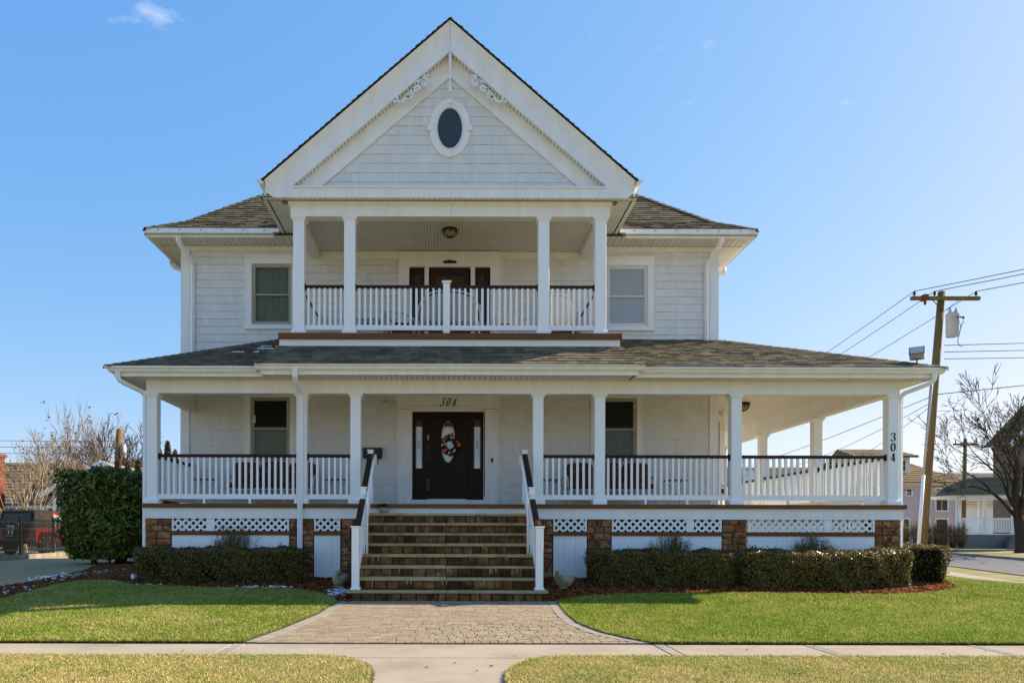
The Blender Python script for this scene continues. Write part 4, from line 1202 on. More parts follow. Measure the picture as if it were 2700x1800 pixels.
m = MB(); bayq(m, 1.36, 1.47, DECK, 4.44, 0.03); m.add('corner_board', 'white', bw)

# ---- house numbers: strokes of a broad pen
def pen(mb, pts, nib, y0, y1, T):
    """sweep a nib vector along a 2D path"""
    nx, nz = nib
    for (ax, az), (bx, bz) in zip(pts, pts[1:]):
        q = [(ax-nx, az-nz), (ax+nx, az+nz), (bx+nx, bz+nz), (bx-nx, bz-nz)]
        mb.extr([T(p, y0) for p in q], (0, y1-y0, 0))
def smooth2(pts, n=6):
    out = []
    P_ = [pts[0]] + pts + [pts[-1]]
    for i in range(1, len(P_)-2):
        p0, p1, p2, p3 = P_[i-1], P_[i], P_[i+1], P_[i+2]
        for k in range(n):
            t = k/n
            out.append(tuple(0.5*((2*p1[c]) + (-p0[c]+p2[c])*t + (2*p0[c]-5*p1[c]+4*p2[c]-p3[c])*t*t + (-p0[c]+3*p1[c]-3*p2[c]+p3[c])*t**3) for c in (0, 1)))
    out.append(pts[-1]); return out
DIG = {'3': [[(0.08, 0.80), (0.16, 0.94), (0.36, 1.0), (0.55, 0.90), (0.57, 0.72), (0.44, 0.56), (0.26, 0.52)],
             [(0.26, 0.52), (0.50, 0.48), (0.62, 0.30), (0.55, 0.10), (0.32, 0.0), (0.12, 0.06), (0.05, 0.20)]],
       '0': [[(0.33, 1.0), (0.14, 0.88), (0.06, 0.5), (0.14, 0.12), (0.33, 0.0), (0.52, 0.12), (0.60, 0.5), (0.52, 0.88), (0.33, 1.0)]]}
def digits(mb, ch, T, nib, y0, y1):
    if ch == '4':
        pen(mb, [(0.44, 1.0), (0.04, 0.30)], (nib[0]*0.45, 0.012), y0, y1, T); pen(mb, [(0.02, 0.28), (0.66, 0.28)], (0.0, 0.045), y0, y1, T)
        pen(mb, [(0.44, 0.98), (0.44, 0.02)], (nib[0]*1.05, 0.0), y0, y1, T); pen(mb, [(0.30, 0.02), (0.60, 0.02)], (0, 0.025), y0, y1, T)
        return
    for st in DIG[ch]: pen(mb, smooth2(st), nib, y0, y1, T)
    if ch == '3':
        for c in ((0.12, 0.82), (0.09, 0.18)): mb.extr([T((c[0]+0.075*math.cos(a*math.pi/4), c[1]+0.06*math.sin(a*math.pi/4)), y0) for a in range(8)], (0, y1-y0, 0))
for k, ch in enumerate('304'):
    m = MB(); X0, Z0, H = -0.185 + k*0.140, 4.125, 0.185
    digits(m, ch, lambda p, yy, X0=X0, Z0=Z0, H=H: (X0 + (p[0]*0.62 + p[1]*0.28)*H, yy, Z0 + p[1]*H), (0.095, 0.04), YW-0.068, YW-0.056)
    m.add('house_number', 'number', house)
for k, ch in enumerate('304'):
    m = MB(); X0, Z0, H = 8.985, 3.045-k*0.205, 0.165
    digits(m, ch, lambda p, yy, X0=X0, Z0=Z0, H=H: (X0 + p[0]*0.85*H, yy, Z0 + p[1]*H), (0.095, 0.02), -0.010, -0.001)
    m.add('house_number', 'number', house)
# old snow lying on the shaded roof shingles
m = MB(); rr = random.Random(5)
for i in range(46):
    a = rr.random(); yy = 0.55 + rr.random()**0.8*1.35; x = -5.0 + (yy-0.3)*0.75 + rr.random()*1.15
    if x > -3.5: continue
    w = rr.uniform(0.08, 0.32); row = math.floor((yy+0.5)*L1/0.135)*0.135/L1 - 0.5
    z = zf(row); dd = rr.uniform(0.05, 0.10)
    m.extr([(x, row+0.005, z+0.014), (x+w*0.4, row-0.004, z+0.02), (x+w, row+0.01, z+0.014), (x+w*0.9, row+dd, z+dd*S1+0.014), (x+0.02, row+dd, z+dd*S1+0.014)], (0, 0, 0.012))
add('roof_snow', m.mesh('roof_snow', 'snow'), None, None, 'thin streaks of old snow on the shaded porch roof beside the balcony', 'snow', None, 'stuff')
# =================================================================== GROUND
M['drygrass'] = mat('dry_turf', (0.31, 0.25, 0.13), (0.19, 0.18, 0.075), 0.8, 0.95, bump=0.5, bscale=30)
M['soil_green'] = mat('lawn_thatch', (0.10, 0.105, 0.025), (0.13, 0.11, 0.04), 2.5, 0.95, bump=0.5, bscale=60)
M['verge_soil'] = mat('verge_thatch', (0.20, 0.165, 0.085), (0.13, 0.115, 0.05), 3, 0.95, bump=0.5, bscale=50)
M['blade'] = mat('grass_blade', (1, 1, 1), None, rough=0.6, attr='Col', trans=0.30, spec=0.08)
M['mulch'] = mat('mulch_bed', (0.15, 0.047, 0.014), (0.23, 0.082, 0.026), 9, 0.95, bump=1.0, bscale=55)
M['chip'] = mat('mulch_chip', (0.26, 0.092, 0.032), None, rough=0.9, jitter=0.5, spec=0.1, hue=0.012)
M['concrete'] = mat('pale_concrete', (0.385, 0.322, 0.25), (0.285, 0.235, 0.178), 1.1, 0.85, bump=0.15, bscale=120, detail=12, c3=(0.345, 0.29, 0.225))
M['paver'] = mat('tan_paver', (0.33, 0.26, 0.18), (0.265, 0.205, 0.14), 5, 0.9, bump=0.4, bscale=60, jitter=0.10, hue=0.008)
M['pborder'] = mat('grey_border_paver', (0.34, 0.295, 0.25), (0.28, 0.245, 0.205), 5, 0.9, bump=0.4, bscale=60, jitter=0.10)
M['joint'] = mat('joint_sand', (0.16, 0.125, 0.065), (0.07, 0.06, 0.03), 6, 0.95)
M['drive'] = mat('driveway_pavers', (0.46, 0.31, 0.165), (0.37, 0.25, 0.13), 2.0, 0.9, bump=0.4, bscale=14)
M['asphalt'] = mat('asphalt', (0.17, 0.165, 0.16), (0.135, 0.13, 0.13), 0.7, 0.9, bump=0.2, bscale=80)
M['kerb'] = mat('kerb_stone', (0.32, 0.28, 0.22), (0.24, 0.21, 0.165), 3, 0.9, jitter=0.12)
M['deadleaf'] = mat('dead_leaf', (0.10, 0.055, 0.025), None, rough=0.8)

def sheet(name, poly, off, m, kind='structure', step=1.0, parent=None, zfun=None, label=None):
    bm = bmesh.new()
    f = bm.faces.new([bm.verts.new((x, y, 0)) for x, y in poly])
    bmesh.ops.triangulate(bm, faces=[f])
    xs = [p[0] for p in poly]; ys = [p[1] for p in poly]
    cuts = [(v, 0) for v in np.arange(math.ceil(min(xs)), max(xs), step)] + [(v, 1) for v in list(np.arange(math.ceil(min(ys)), max(ys), step)) + [-2.45, -6.0, 0.0]]
    for v, ax in cuts:
        n = (1, 0, 0) if ax == 0 else (0, 1, 0); co = (v, 0, 0) if ax == 0 else (0, v, 0)
        bmesh.ops.bisect_plane(bm, geom=bm.verts[:] + bm.edges[:] + bm.faces[:], plane_co=co, plane_no=n)
    for v in bm.verts: v.co.z = (zfun or gz)(v.co.x, v.co.y) + off
    bmesh.ops.recalc_face_normals(bm, faces=bm.faces[:])
    if sum(f.normal.z for f in bm.faces) < 0: bmesh.ops.reverse_faces(bm, faces=bm.faces[:])
    mb = MB(); mb.bm(bm)
    return add(name, mb.mesh(name, m), parent, None, label, None, None, kind)

def in_poly(px, py, poly):
    c = np.zeros(len(px), bool); n = len(poly); j = n-1
    for i in range(n):
        xi, yi = poly[i]; xj, yj = poly[j]
        if yi != yj: c ^= ((yi > py) != (yj > py)) & (px < (xj-xi)*(py-yi)/(yj-yi) + xi)
        j = i
    return c
gzv = np.vectorize(gz, otypes=[float])
def scatter(poly, n, seed, dens=None):
    r = np.random.default_rng(seed); P_ = np.array(poly); lo, hi = P_.min(0), P_.max(0); out = np.zeros((0, 2))
    while len(out) < n:
        q = r.random((n*3, 2))*(hi-lo) + lo
        q = q[in_poly(q[:, 0], q[:, 1], poly)]
        if dens is not None: q = q[r.random(len(q)) < dens(q[:, 0], q[:, 1])]
        out = np.vstack([out, q])
        if len(q) == 0: break
    return out[:n]

# big sheet to the horizon
xs = sorted(set(list(np.arange(-30, 40, 1.0)) + [-1500, -700, -300, -150, -80, -50, 55, 80, 150, 300, 700, 1500]))
ys = sorted(set(list(np.arange(-14, 70, 1.0)) + [-2.45, -6.0, -400, -100, -50, -25, 50, 70, 100, 160, 300, 700, 1600, 2500]))
def street_t(x, y): return (x-14.0)*math.cos(R(18.5)) - (y-3.0)*math.sin(R(18.5))
V = np.array([(x, y, (gz(x, y) if y < 40 and abs(x) < 60 else -0.05) - 0.03 - (0.4 if 1.6 < street_t(x, y) < 10.6 and -25 < y < 90 else 0)) for y in ys for x in xs]); nx = len(xs)
F = np.array([(j*nx+i, j*nx+i+1, (j+1)*nx+i+1, (j+1)*nx+i) for j in range(len(ys)-1) for i in range(nx-1)])
add('ground', np_mesh('ground', V, F, 'drygrass', smooth=True), None, kind='structure')

WL = [(-2.475, -6.0), (-2.21, -5.08), (-1.94, -3.83), (-1.85, -2.65)]
WR = [(1.845, -2.56), (1.81, -3.9), (1.84, -4.63), (2.02, -5.3), (2.25, -5.68), (2.50, -6.0)]
EL = [(-1.96, -2.27), (-2.3, -1.73), (-2.9, -1.35), (-4.53, -1.28), (-6.02, -0.95), (-6.39, -0.60), (-6.85, -0.42), (-7.2, -0.50), (-7.4, -0.95), (-7.6, -2.65), (-8.3, -3.5)]
ER = [(9.95, -0.4), (9.60, -1.1), (8.85, -1.56), (7.87, -1.84), (6.76, -1.76), (5.05, -1.66), (3.55, -1.76), (2.58, -1.98), (1.90, -2.42)]
lawn_l = WL + EL + [(-10.5, -4.0), (-10.5, -6.0)]
lawn_r = WR + [(11.0, -6.0), (14.0, 3.0), (15.2, 6.6), (16.9, 11.7), (10.6, 11.7), (10.3, 6)] + ER
sheet('lawn', lawn_l, 0.018, 'soil_green'); sheet('lawn', lawn_r, 0.018, 'soil_green')
bed_l = [(-1.62, -2.62), (-1.85, -2.64)] + EL + [(-8.9, -3.0), (-8.4, -1.1), (-8.0, -0.1), (-8.6, 2.5), (-9.6, 5.1), (-9.9, 8.0), (-6.4, 8.0), (-6.3, 0.35), (-1.62, 0.35)]
bed_r = [(1.62, 0.35), (9.3, 0.35), (9.3, 10), (10.25, 10), (10.25, 6)] + ER + [(1.62, -2.55)]
sheet('mulch_bed', bed_l, 0.006, 'mulch'); sheet('mulch_bed', bed_r, 0.006, 'mulch')
# driveway with paver surface
drv = [(-8.4, -1.1), (-8.0, -0.1), (-8.6, 2.5), (-9.6, 5.1), (-9.9, 8.0), (-10.6, 14), (-11.5, 30), (-14.9, 30), (-14.6, 14.5), (-14.2, 8.5), (-16, 6), (-18, -1.5), (-8.9, -3.0)]
sheet('driveway', drv, 0.002, 'drive')

# front sidewalk slabs, brick bands, apron
ZS = -0.185
side = add('sidewalk', MB().box(-14, 11.2, -7.0, -6.02, ZS-0.1, ZS-0.012).mesh('sidewalk', 'joint'), None, kind='structure')
XB = [-14, -10.2, -6.4, -2.60, -2.44, 2.50, 2.64, 4.32, 4.42, 6.30, 6.40, 8.4, 11.2]
for a, b in zip(XB, XB[1:]):
    if b - a < 0.3:
        n = 5
        for k in range(n):
            y0 = -7.0 + k*0.98/n
            m = MB(); m.bbox(a+0.004, b-0.004, y0+0.004, y0+0.98/n-0.004, ZS-0.06, ZS+0.002, 0.004); m.add('band_paver', 'pborder', side)
    else:
        m = MB(); m.bbox(a+0.006, b-0.006, -6.995, -6.025, ZS-0.08, ZS, 0.008); m.add('slab', 'concrete', side)
ap = []
for t in np.linspace(0, 1, 9): ap.append((-1.42 + 0.74*math.sin(t*math.pi/2), -7.005 - 1.3*(1-math.cos(t*math.pi/2))))
ap += [(-0.62, -10), (0.50, -10)]
for t in np.linspace(1, 0, 9): ap.append((1.34 - 0.80*math.sin(t*math.pi/2), -7.005 - 1.3*(1-math.cos(t*math.pi/2))))
m = MB(); m.extr([(x, y, ZS-0.08) for x, y in ap], (0, 0, 0.078)); m.add('apron_slab', 'concrete', side)
vg_l = [(-14, -7.02), (-1.44, -7.02)] + ap[1:9] + [(-0.64, -10), (-14, -10)]
vg_r = [(0.52, -10)] + ap[11:19] + [(1.36, -7.02), (11, -7.02), (11, -10)]
sheet('verge', vg_l, 0.022, 'verge_soil'); sheet('verge', vg_r, 0.022, 'verge_soil')

# paved front walk
def xl(y): return float(np.interp(y, [p[1] for p in WL], [p[0] for p in WL]))
def xr(y): return float(np.interp(y, [p[1] for p in WR[::-1]], [p[0] for p in WR[::-1]]))
walk = sheet('walkway', [(-1.85, -2.40)] + WL[::-1] + WR[::-1] + [(1.84, -2.40)], -0.005, 'joint', step=0.5)
PAV = []
for i in range(4):
    m = MB(); m.bbox(0, 1, 0, 1, -0.05, 0.0, 0.012); PAV.append(m.mesh('paver', 'paver'))
pv = []; y = -5.99; row = 0; rr = random.Random(3)
while y < -2.47:
    d = 0.118 if row else 0.10
    a, b = xl(y+d/2)+0.17, xr(y+d/2)-0.17
    x = a - rr.random()*0.1
    while x < b - 0.01:
        w = rr.choice((0.12, 0.18, 0.18, 0.24)) if row else 0.105
        u, v = max(x, a), min(x+w, b)
        if v - u > 0.03: pv.append((u, v, y, y+d))
        x += w
    y += d; row += 1
def tilt(x, y): return math.atan2(gz(x, y+0.05)-gz(x, y-0.05), 0.1)
for k, (u, v, y0, y1) in enumerate(pv[:300]):
    T = TR(u+0.003, y0+0.003, gz(u, y0)+0.014+rr.uniform(-0.002, 0.002), rx=tilt(u, (y0+y1)/2)) @ Matrix.Diagonal((v-u-0.006-rr.random()*0.003, y1-y0-0.006, 1, 1))
    add('paver', rr.choice(PAV), walk, T)
m = MB()
for (u, v, y0, y1) in pv[300:]:
    z0, z1 = gz(u, y0)+0.014, gz(u, y1)+0.014; dz = rr.uniform(-0.002, 0.002)
    a, b, c, d = (u+0.003, y0+0.003, z0+dz), (v-0.003, y0+0.003, z0+dz), (v-0.003, y1-0.003, z1+dz), (u+0.003, y1-0.003, z1+dz)
    k = len(m.v); m.v += [a, b, c, d] + [(p[0], p[1], p[2]-0.05) for p in (a, b, c, d)]
    for q in ((0,1,2,3),(0,4,5,1),(1,5,6,2),(2,6,7,3),(3,7,4,0)): m.f.append(tuple(k+i for i in q)); m.s.append(False)
m.add('pavers', 'paver', walk, kind='stuff')
# soldier-course borders
for fn, sg in ((xl, 1), (xr, -1)):
    y = -5.97
    while y < -2.5:
        dx = fn(y+0.05)-fn(y-0.05); L = math.hypot(dx, 0.1); st = 0.105*0.1/L
        y1 = y + st
        p = [(fn(y), y), (fn(y)+sg*0.165, y), (fn(y1)+sg*0.165, y1-0.004), (fn(y1), y1-0.004)]
        m = MB(); m.extr([(a, b, gz(a, b)-0.03) for a, b in (p if sg > 0 else p[::-1])], (0, 0, 0.045)); m.add('border_paver', 'pborder', walk)
        y = y1

# side street, its sidewalk and kerbs on the right
ud = Vector((math.sin(R(18.5)), math.cos(R(18.5)))); nd = Vector((ud.y, -ud.x))
def st(s, t): p = Vector((14.0, 3.0)) + ud*s + nd*t; return (p.x, p.y)
def strip(name, t0, t1, off, m, s0=-14, s1=75, **k): return sheet(name, [st(s0, t0), st(s0, t1), st(s1, t1), st(s1, t0)], off, m, step=4, zfun=lambda x, y: -0.16, **k)
strip('sidewalk', 0.0, 1.0, 0.004, 'concrete')
strip('verge', 1.0, 2.3, 0.008, 'drygrass')
strip('road', 2.3, 9.3, -0.10, 'asphalt')
strip('verge', 9.6, 12.0, 0.02, 'drygrass'); strip('sidewalk', 12.0, 13.3, 0.03, 'concrete')
for t in (2.3, 9.35):
    for k in range(30):
        a, b = st(-14+k*3.0, t), st(-14+k*3.0+2.98, t)
        m = MB(); m.bar((a[0], a[1], -0.20), (b[0], b[1], -0.20), 0.14, 0.18); m.add('kerb', 'kerb', None, kind='structure')
m = MB()
rr = random.Random(9)
# white tar-patch lines on the road
for k in range(9):
    s, t = rr.uniform(2, 30), rr.uniform(3, 8); a = st(s, t); b = st(s+rr.uniform(0.3, 1.2), t+rr.uniform(-0.4, 0.4))
    m.bar((a[0], a[1], -0.254), (b[0], b[1], -0.254), 0.05, 0.006)
m.add('road_patch', 'kerb', None, kind='structure')
# driveway kerb stones under the fence
fa, fb = Vector((-14.45, 5.0)), Vector((-15.05, 18.0))
for k in range(24):
    a = fa.lerp(fb, k/24); b = fa.lerp(fb, (k+0.96)/24)
    m = MB(); m.bar((a.x+0.12, a.y, 0.31), (b.x+0.12, b.y, 0.31), 0.22, 0.16); m.add('kerb', 'kerb', None, kind='structure')

# ------------------------------------------------------------------ grass blades
def fbm(x, y, s, seed):
    """cheap value noise"""
    def vn(x, y):
        xi, yi = np.floor(x).astype(int), np.floor(y).astype(int); xf, yf = x-xi, y-yi
        h = lambda a, b: np.modf(np.abs(np.sin(a*127.1 + b*311.7 + seed*17.3)*43758.5453))[0]
        u, v = xf*xf*(3-2*xf), yf*yf*(3-2*yf)
        return (h(xi, yi)*(1-u)+h(xi+1, yi)*u)*(1-v) + (h(xi, yi+1)*(1-u)+h(xi+1, yi+1)*u)*v
    return 0.5*vn(x*s, y*s) + 0.3*vn(x*s*2.3, y*s*2.3) + 0.2*vn(x*s*5.1, y*s*5.1)

def grass(poly, n, seed, hmin, hmax, dry, label, dens=None, lift=0.02):
    P2 = scatter(poly, n, seed, dens); r = np.random.default_rng(seed+1); n = len(P2)
    x, y = P2[:, 0], P2[:, 1]; z = gzv(x, y) + lift
    patch = 0.55*fbm(x, y, 1.5, seed) + 0.45*fbm(x, y, 5.5, seed+3)
    h = hmin + (hmax-hmin)*r.random(n)*(0.6 + 0.8*patch)
    az = r.random(n)*2*np.pi; lean = r.random(n)*1.3 + 0.2; w = 0.004 + 0.005*r.random(n)
    d = np.stack([np.cos(az), np.sin(az)], 1); s = np.stack([-d[:, 1], d[:, 0]], 1)
    V = np.zeros((n, 3, 3)); base = np.stack([x, y, z], 1)
    V[:, 0] = base; V[:, 1] = base; V[:, 2] = base
    V[:, 0, :2] -= s*w[:, None]; V[:, 1, :2] += s*w[:, None]
    V[:, 2, :2] += d*(h*lean)[:, None]; V[:, 2, 2] += h*(1-0.35*lean)
    k = np.clip(dry + (patch-0.5)*1.5 + (r.random(n)-0.5)*0.85, 0, 1)[:, None]
    yel = np.clip(r.random(n)*0.8 + patch*0.6 - 0.2, 0, 1)[:, None]; g0 = np.array([[0.135, 0.27, 0.022]])*(1-yel) + np.array([[0.50, 0.52, 0.065]])*yel; g1 = np.array([[0.68, 0.54, 0.23]])
    c = g0*(1-k) + g1*k; c *= (0.45 + 1.0*r.random(n))[:, None]
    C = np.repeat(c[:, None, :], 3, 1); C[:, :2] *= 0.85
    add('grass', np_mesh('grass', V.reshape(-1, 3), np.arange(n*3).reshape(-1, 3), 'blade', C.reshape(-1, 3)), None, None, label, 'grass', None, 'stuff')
grass(lawn_l, 170000, 1, 0.022, 0.052, 0.28, 'short lawn grass left of the front walk', lambda x, y: (x > -8.2)*1.0)
grass(lawn_r, 330000, 2, 0.022, 0.052, 0.02, 'green lawn grass right of the front walk', lambda x, y: np.clip(1.1/(1+np.maximum(0, np.hypot(x*0.7, y+12)-7)**1.3*0.10), 0.05, 1))
grass(vg_l, 110000, 3, 0.022, 0.048, 0.80, 'dry verge grass left of the concrete apron', lambda x, y: ((x > -5.2) & (y > -8.9))*1.0)
grass(vg_r, 140000, 4, 0.022, 0.048, 0.70, 'dry verge grass right of the concrete apron', lambda x, y: ((x < 7.2) & (y > -8.9))*1.0)
def fringe(path, out, seed, dry, label, per_m=900, z0=0.0):
    '''tufts leaning over a lawn edge'''
    r = np.random.default_rng(seed); P_ = np.array(path); sg = np.linalg.norm(np.diff(P_, axis=0), axis=1); cum = np.concatenate([[0], np.cumsum(sg)]); n = int(cum[-1]*per_m)
    s = r.random(n)*cum[-1]; x = np.interp(s, cum, P_[:, 0]); y = np.interp(s, cum, P_[:, 1])
    o = np.array(out, dtype=float); o = np.tile(o, (n, 1)); k = r.random(n)
    x = x - o[:, 0]*0.03*k; y = y - o[:, 1]*0.03*k; z = gzv(x, y) + z0 + 0.035*r.random(n) - 0.005
    L = 0.02 + 0.04*r.random(n); az = r.normal(size=n)*0.7; d = np.stack([o[:, 0]*np.cos(az)-o[:, 1]*np.sin(az), o[:, 0]*np.sin(az)+o[:, 1]*np.cos(az)], 1); sd = np.stack([-d[:, 1], d[:, 0]], 1)*(0.004+0.004*r.random(n))[:, None]
    V = np.zeros((n, 3, 3)); b = np.stack([x, y, z], 1); V[:, 0] = b; V[:, 1] = b; V[:, 2] = b
    V[:, 0, :2] -= sd; V[:, 1, :2] += sd; V[:, 2, :2] += d*(L*(0.3+0.6*r.random(n)))[:, None]; V[:, 2, 2] += L*(r.random(n)*1.1-0.35)
    t = np.clip(dry + (r.random(n)-0.5)*0.9, 0, 1)[:, None]; c = (np.array([[0.14, 0.22, 0.025]])*(1-t) + np.array([[0.55, 0.44, 0.18]])*t)*(0.4+0.9*r.random(n))[:, None]
    add('grass', np_mesh('grass', V.reshape(-1, 3), np.arange(n*3).reshape(-1, 3), 'blade', np.repeat(c[:, None, :], 3, 1).reshape(-1, 3)), None, None, label, 'grass', None, 'stuff')
fringe([(-8.5, -6.0), (-2.475, -6.0)], (0, -1), 21, 0.4, 'grass fringe of the left lawn along the sidewalk')
fringe([(2.5, -6.0), (10.0, -6.0)], (0, -1), 22, 0.3, 'grass fringe of the right lawn along the sidewalk')
fringe(WL, (1, 0.2), 23, 0.5, 'grass fringe along the left edge of the front walk'); fringe(WR, (-1, 0.2), 24, 0.35, 'grass fringe along the right edge of the front walk')
fringe(ap[:10], (0.8, 0.6), 25, 0.75, 'dry grass fringe left of the concrete apron'); fringe(ap[10:], (-0.8, 0.6), 26, 0.75, 'dry grass fringe right of the concrete apron')
fringe([(-7, -7.02), (-1.44, -7.02)], (0, 1), 27, 0.75, 'dry verge fringe along the left sidewalk', 700); fringe([(1.36, -7.02), (7.5, -7.02)], (0, 1), 28, 0.7, 'dry verge fringe along the right sidewalk', 700)
# ------------------------------------------------------------------ mulch chips and snow
def chips(poly, n, seed, label):
    P2 = scatter(poly, n, seed); r = np.random.default_rng(seed+5); n = len(P2)
    x, y = P2[:, 0], P2[:, 1]; z = gzv(x, y) + 0.012 + 0.02*r.random(n)
    az = r.random(n)*np.pi; L = 0.012 + 0.03*r.random(n); w = 0.004 + 0.010*r.random(n); t = (r.random((n, 2))-0.5)*0.9
    d = np.stack([np.cos(az), np.sin(az)], 1)*L[:, None]; s = np.stack([-np.sin(az), np.cos(az)], 1)*w[:, None]
    V = np.zeros((n, 4, 3))
    for k, (a, b) in enumerate(((-1, -1), (1, -1), (1, 1), (-1, 1))):
        V[:, k, 0] = x + a*d[:, 0] + b*s[:, 0]; V[:, k, 1] = y + a*d[:, 1] + b*s[:, 1]; V[:, k, 2] = z + a*L*t[:, 0] + b*w*t[:, 1]
    add('mulch_chips', np_mesh('mulch_chips', V.reshape(-1, 3), np.arange(n*4).reshape(-1, 4), 'chip'), None, None, label, 'mulch', None, 'stuff')
chips([p for p in bed_l], 26000, 11, 'red-brown bark mulch left of the stone stairs'); chips(bed_r, 24000, 12, 'red-brown bark mulch right of the stone stairs')
def snow(c, rx, ry, n, seed, label):
    r = random.Random(seed); m = MB()
    for i in range(n):
        x, y = c[0] + r.gauss(0, rx*0.45), c[1] + r.gauss(0, ry*0.45); s = r.uniform(0.015, 0.075)*r.uniform(0.6, 1.0); k = r.randint(6, 9); z = gz(x, y)+0.022
        p = [(x + s*r.uniform(0.5, 1.3)*math.cos(2*math.pi*j/k), y + 0.6*s*r.uniform(0.5, 1.3)*math.sin(2*math.pi*j/k)) for j in range(k)]
        b = len(m.v); m.v += [(a, q, z-0.02) for a, q in p] + [(x+(a-x)*0.6, y+(q-y)*0.6, z+s*0.15) for a, q in p]
        for j in range(k): m.f.append((b+j, b+(j+1) % k, b+k+(j+1) % k, b+k+j)); m.s.append(True)
        m.f.append(tuple(range(b+k, b+2*k))); m.s.append(True)
    m.add('snow_patch', 'snow', None, label=label, cat='snow', kind='stuff')
snow((-8.0, 1.0), 0.45, 2.2, 170, 1, 'thin snow remains on mulch beside the driveway')
snow((-7.9, -1.5), 0.35, 0.5, 12, 5, 'snow specks on mulch at the driveway bend')
snow((-3.5, -1.12), 0.7, 0.12, 40, 2, 'small snow remains in mulch before the clipped hedge')
snow((-2.0, -1.6), 0.20, 0.42, 80, 3, 'snow patch on mulch beside the goose statue')
snow((-5.6, -0.86), 0.5, 0.06, 7, 6, 'snow flecks along the lawn edge near the downspout')
# fallen leaves on the concrete
m = MB(); rr = random.Random(4)
for (x, y) in ((0.75, -6.9), (0.10, -7.35), (-0.22, -7.6), (0.42, -7.5), (-0.6, -7.05), (3.5, -6.4), (6.2, -6.5), (-3.0, -6.6), (-5.4, -6.3), (0.28, -7.75), (5.6, -6.7), (7.3, -6.2)):
    a = rr.random()*6; s = rr.uniform(0.02, 0.035)
    m.face([(x, y, ZS+0.004), (x+s*math.cos(a), y+s*math.sin(a), ZS+0.012), (x+1.9*s*math.cos(a+0.3), y+1.9*s*math.sin(a+0.3), ZS+0.005), (x+s*math.cos(a+1), y+s*math.sin(a+1), ZS+0.014)])
m.add('fallen_leaves', 'deadleaf', None, label='few dead brown leaves lying on the concrete sidewalk', cat='leaves', kind='stuff')
# =================================================================== PLANTS
M['leaf'] = mat('hedge_leaf', (1, 1, 1), None, rough=0.38, attr='Col', trans=0.22, spec=0.32)
M['laurel'] = mat('laurel_leaf', (1, 1, 1), None, rough=0.38, attr='Col', trans=0.18, spec=0.25)
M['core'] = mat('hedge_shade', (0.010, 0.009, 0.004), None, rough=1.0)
M['bark'] = mat('grey_brown_bark', (0.115, 0.085, 0.055), (0.07, 0.05, 0.032), 6, 0.9, bump=0.6, bscale=25)
M['bark_pale'] = mat('pale_crape_bark', (0.55, 0.42, 0.29), (0.36, 0.26, 0.17), 5, 0.8)
M['bark_dark'] = mat('dark_bark', (0.075, 0.055, 0.035), (0.045, 0.033, 0.022), 6, 0.9, bump=0.6, bscale=20)
M['twig'] = mat('shrub_twig', (0.19, 0.12, 0.05), None, rough=0.9, jitter=0.3)
M['seed'] = mat('dry_seed_heads', (0.075, 0.048, 0.028), None, rough=0.9, jitter=0.3)

def at(px, py, Y):
    """photo pixel (2352 wide copy) at depth Y -> world X, Z"""
    k = (Y+15.0)/1698.7
    return (px-1028)*k, 1.165 + (1223-py)*k

def leaves(P3, N, size, seed, c0, c1, m, aspect=0.55, tilt=0.9, name='foliage', parent=None, kind=None):
    """a diamond-shaped leaf at every point"""
    r = np.random.default_rng(seed); n = len(P3)
    d = N + (r.random((n, 3))-0.5)*2*tilt; d /= np.linalg.norm(d, axis=1)[:, None] + 1e-9
    a = np.cross(d, r.random((n, 3))-0.5); a /= np.linalg.norm(a, axis=1)[:, None] + 1e-9
    b = np.cross(d, a); s = size*(0.6 + 0.8*r.random(n))[:, None]
    V = np.zeros((n, 4, 3))
    V[:, 0] = P3 - a*s; V[:, 2] = P3 + a*s + d*s*0.25; V[:, 1] = P3 + b*s*aspect + d*s*0.12; V[:, 3] = P3 - b*s*aspect + d*s*0.12
    t = r.random(n)[:, None]**1.5; c = np.array([c0])*(1-t) + np.array([c1])*t; c *= (0.7 + 0.6*r.random(n))[:, None]
    me = np_mesh(name, V.reshape(-1, 3), np.arange(n*4).reshape(-1, 4), m, np.repeat(c[:, None, :], 4, 1).reshape(-1, 3))
    return add(name, me, parent, None, kind=kind)

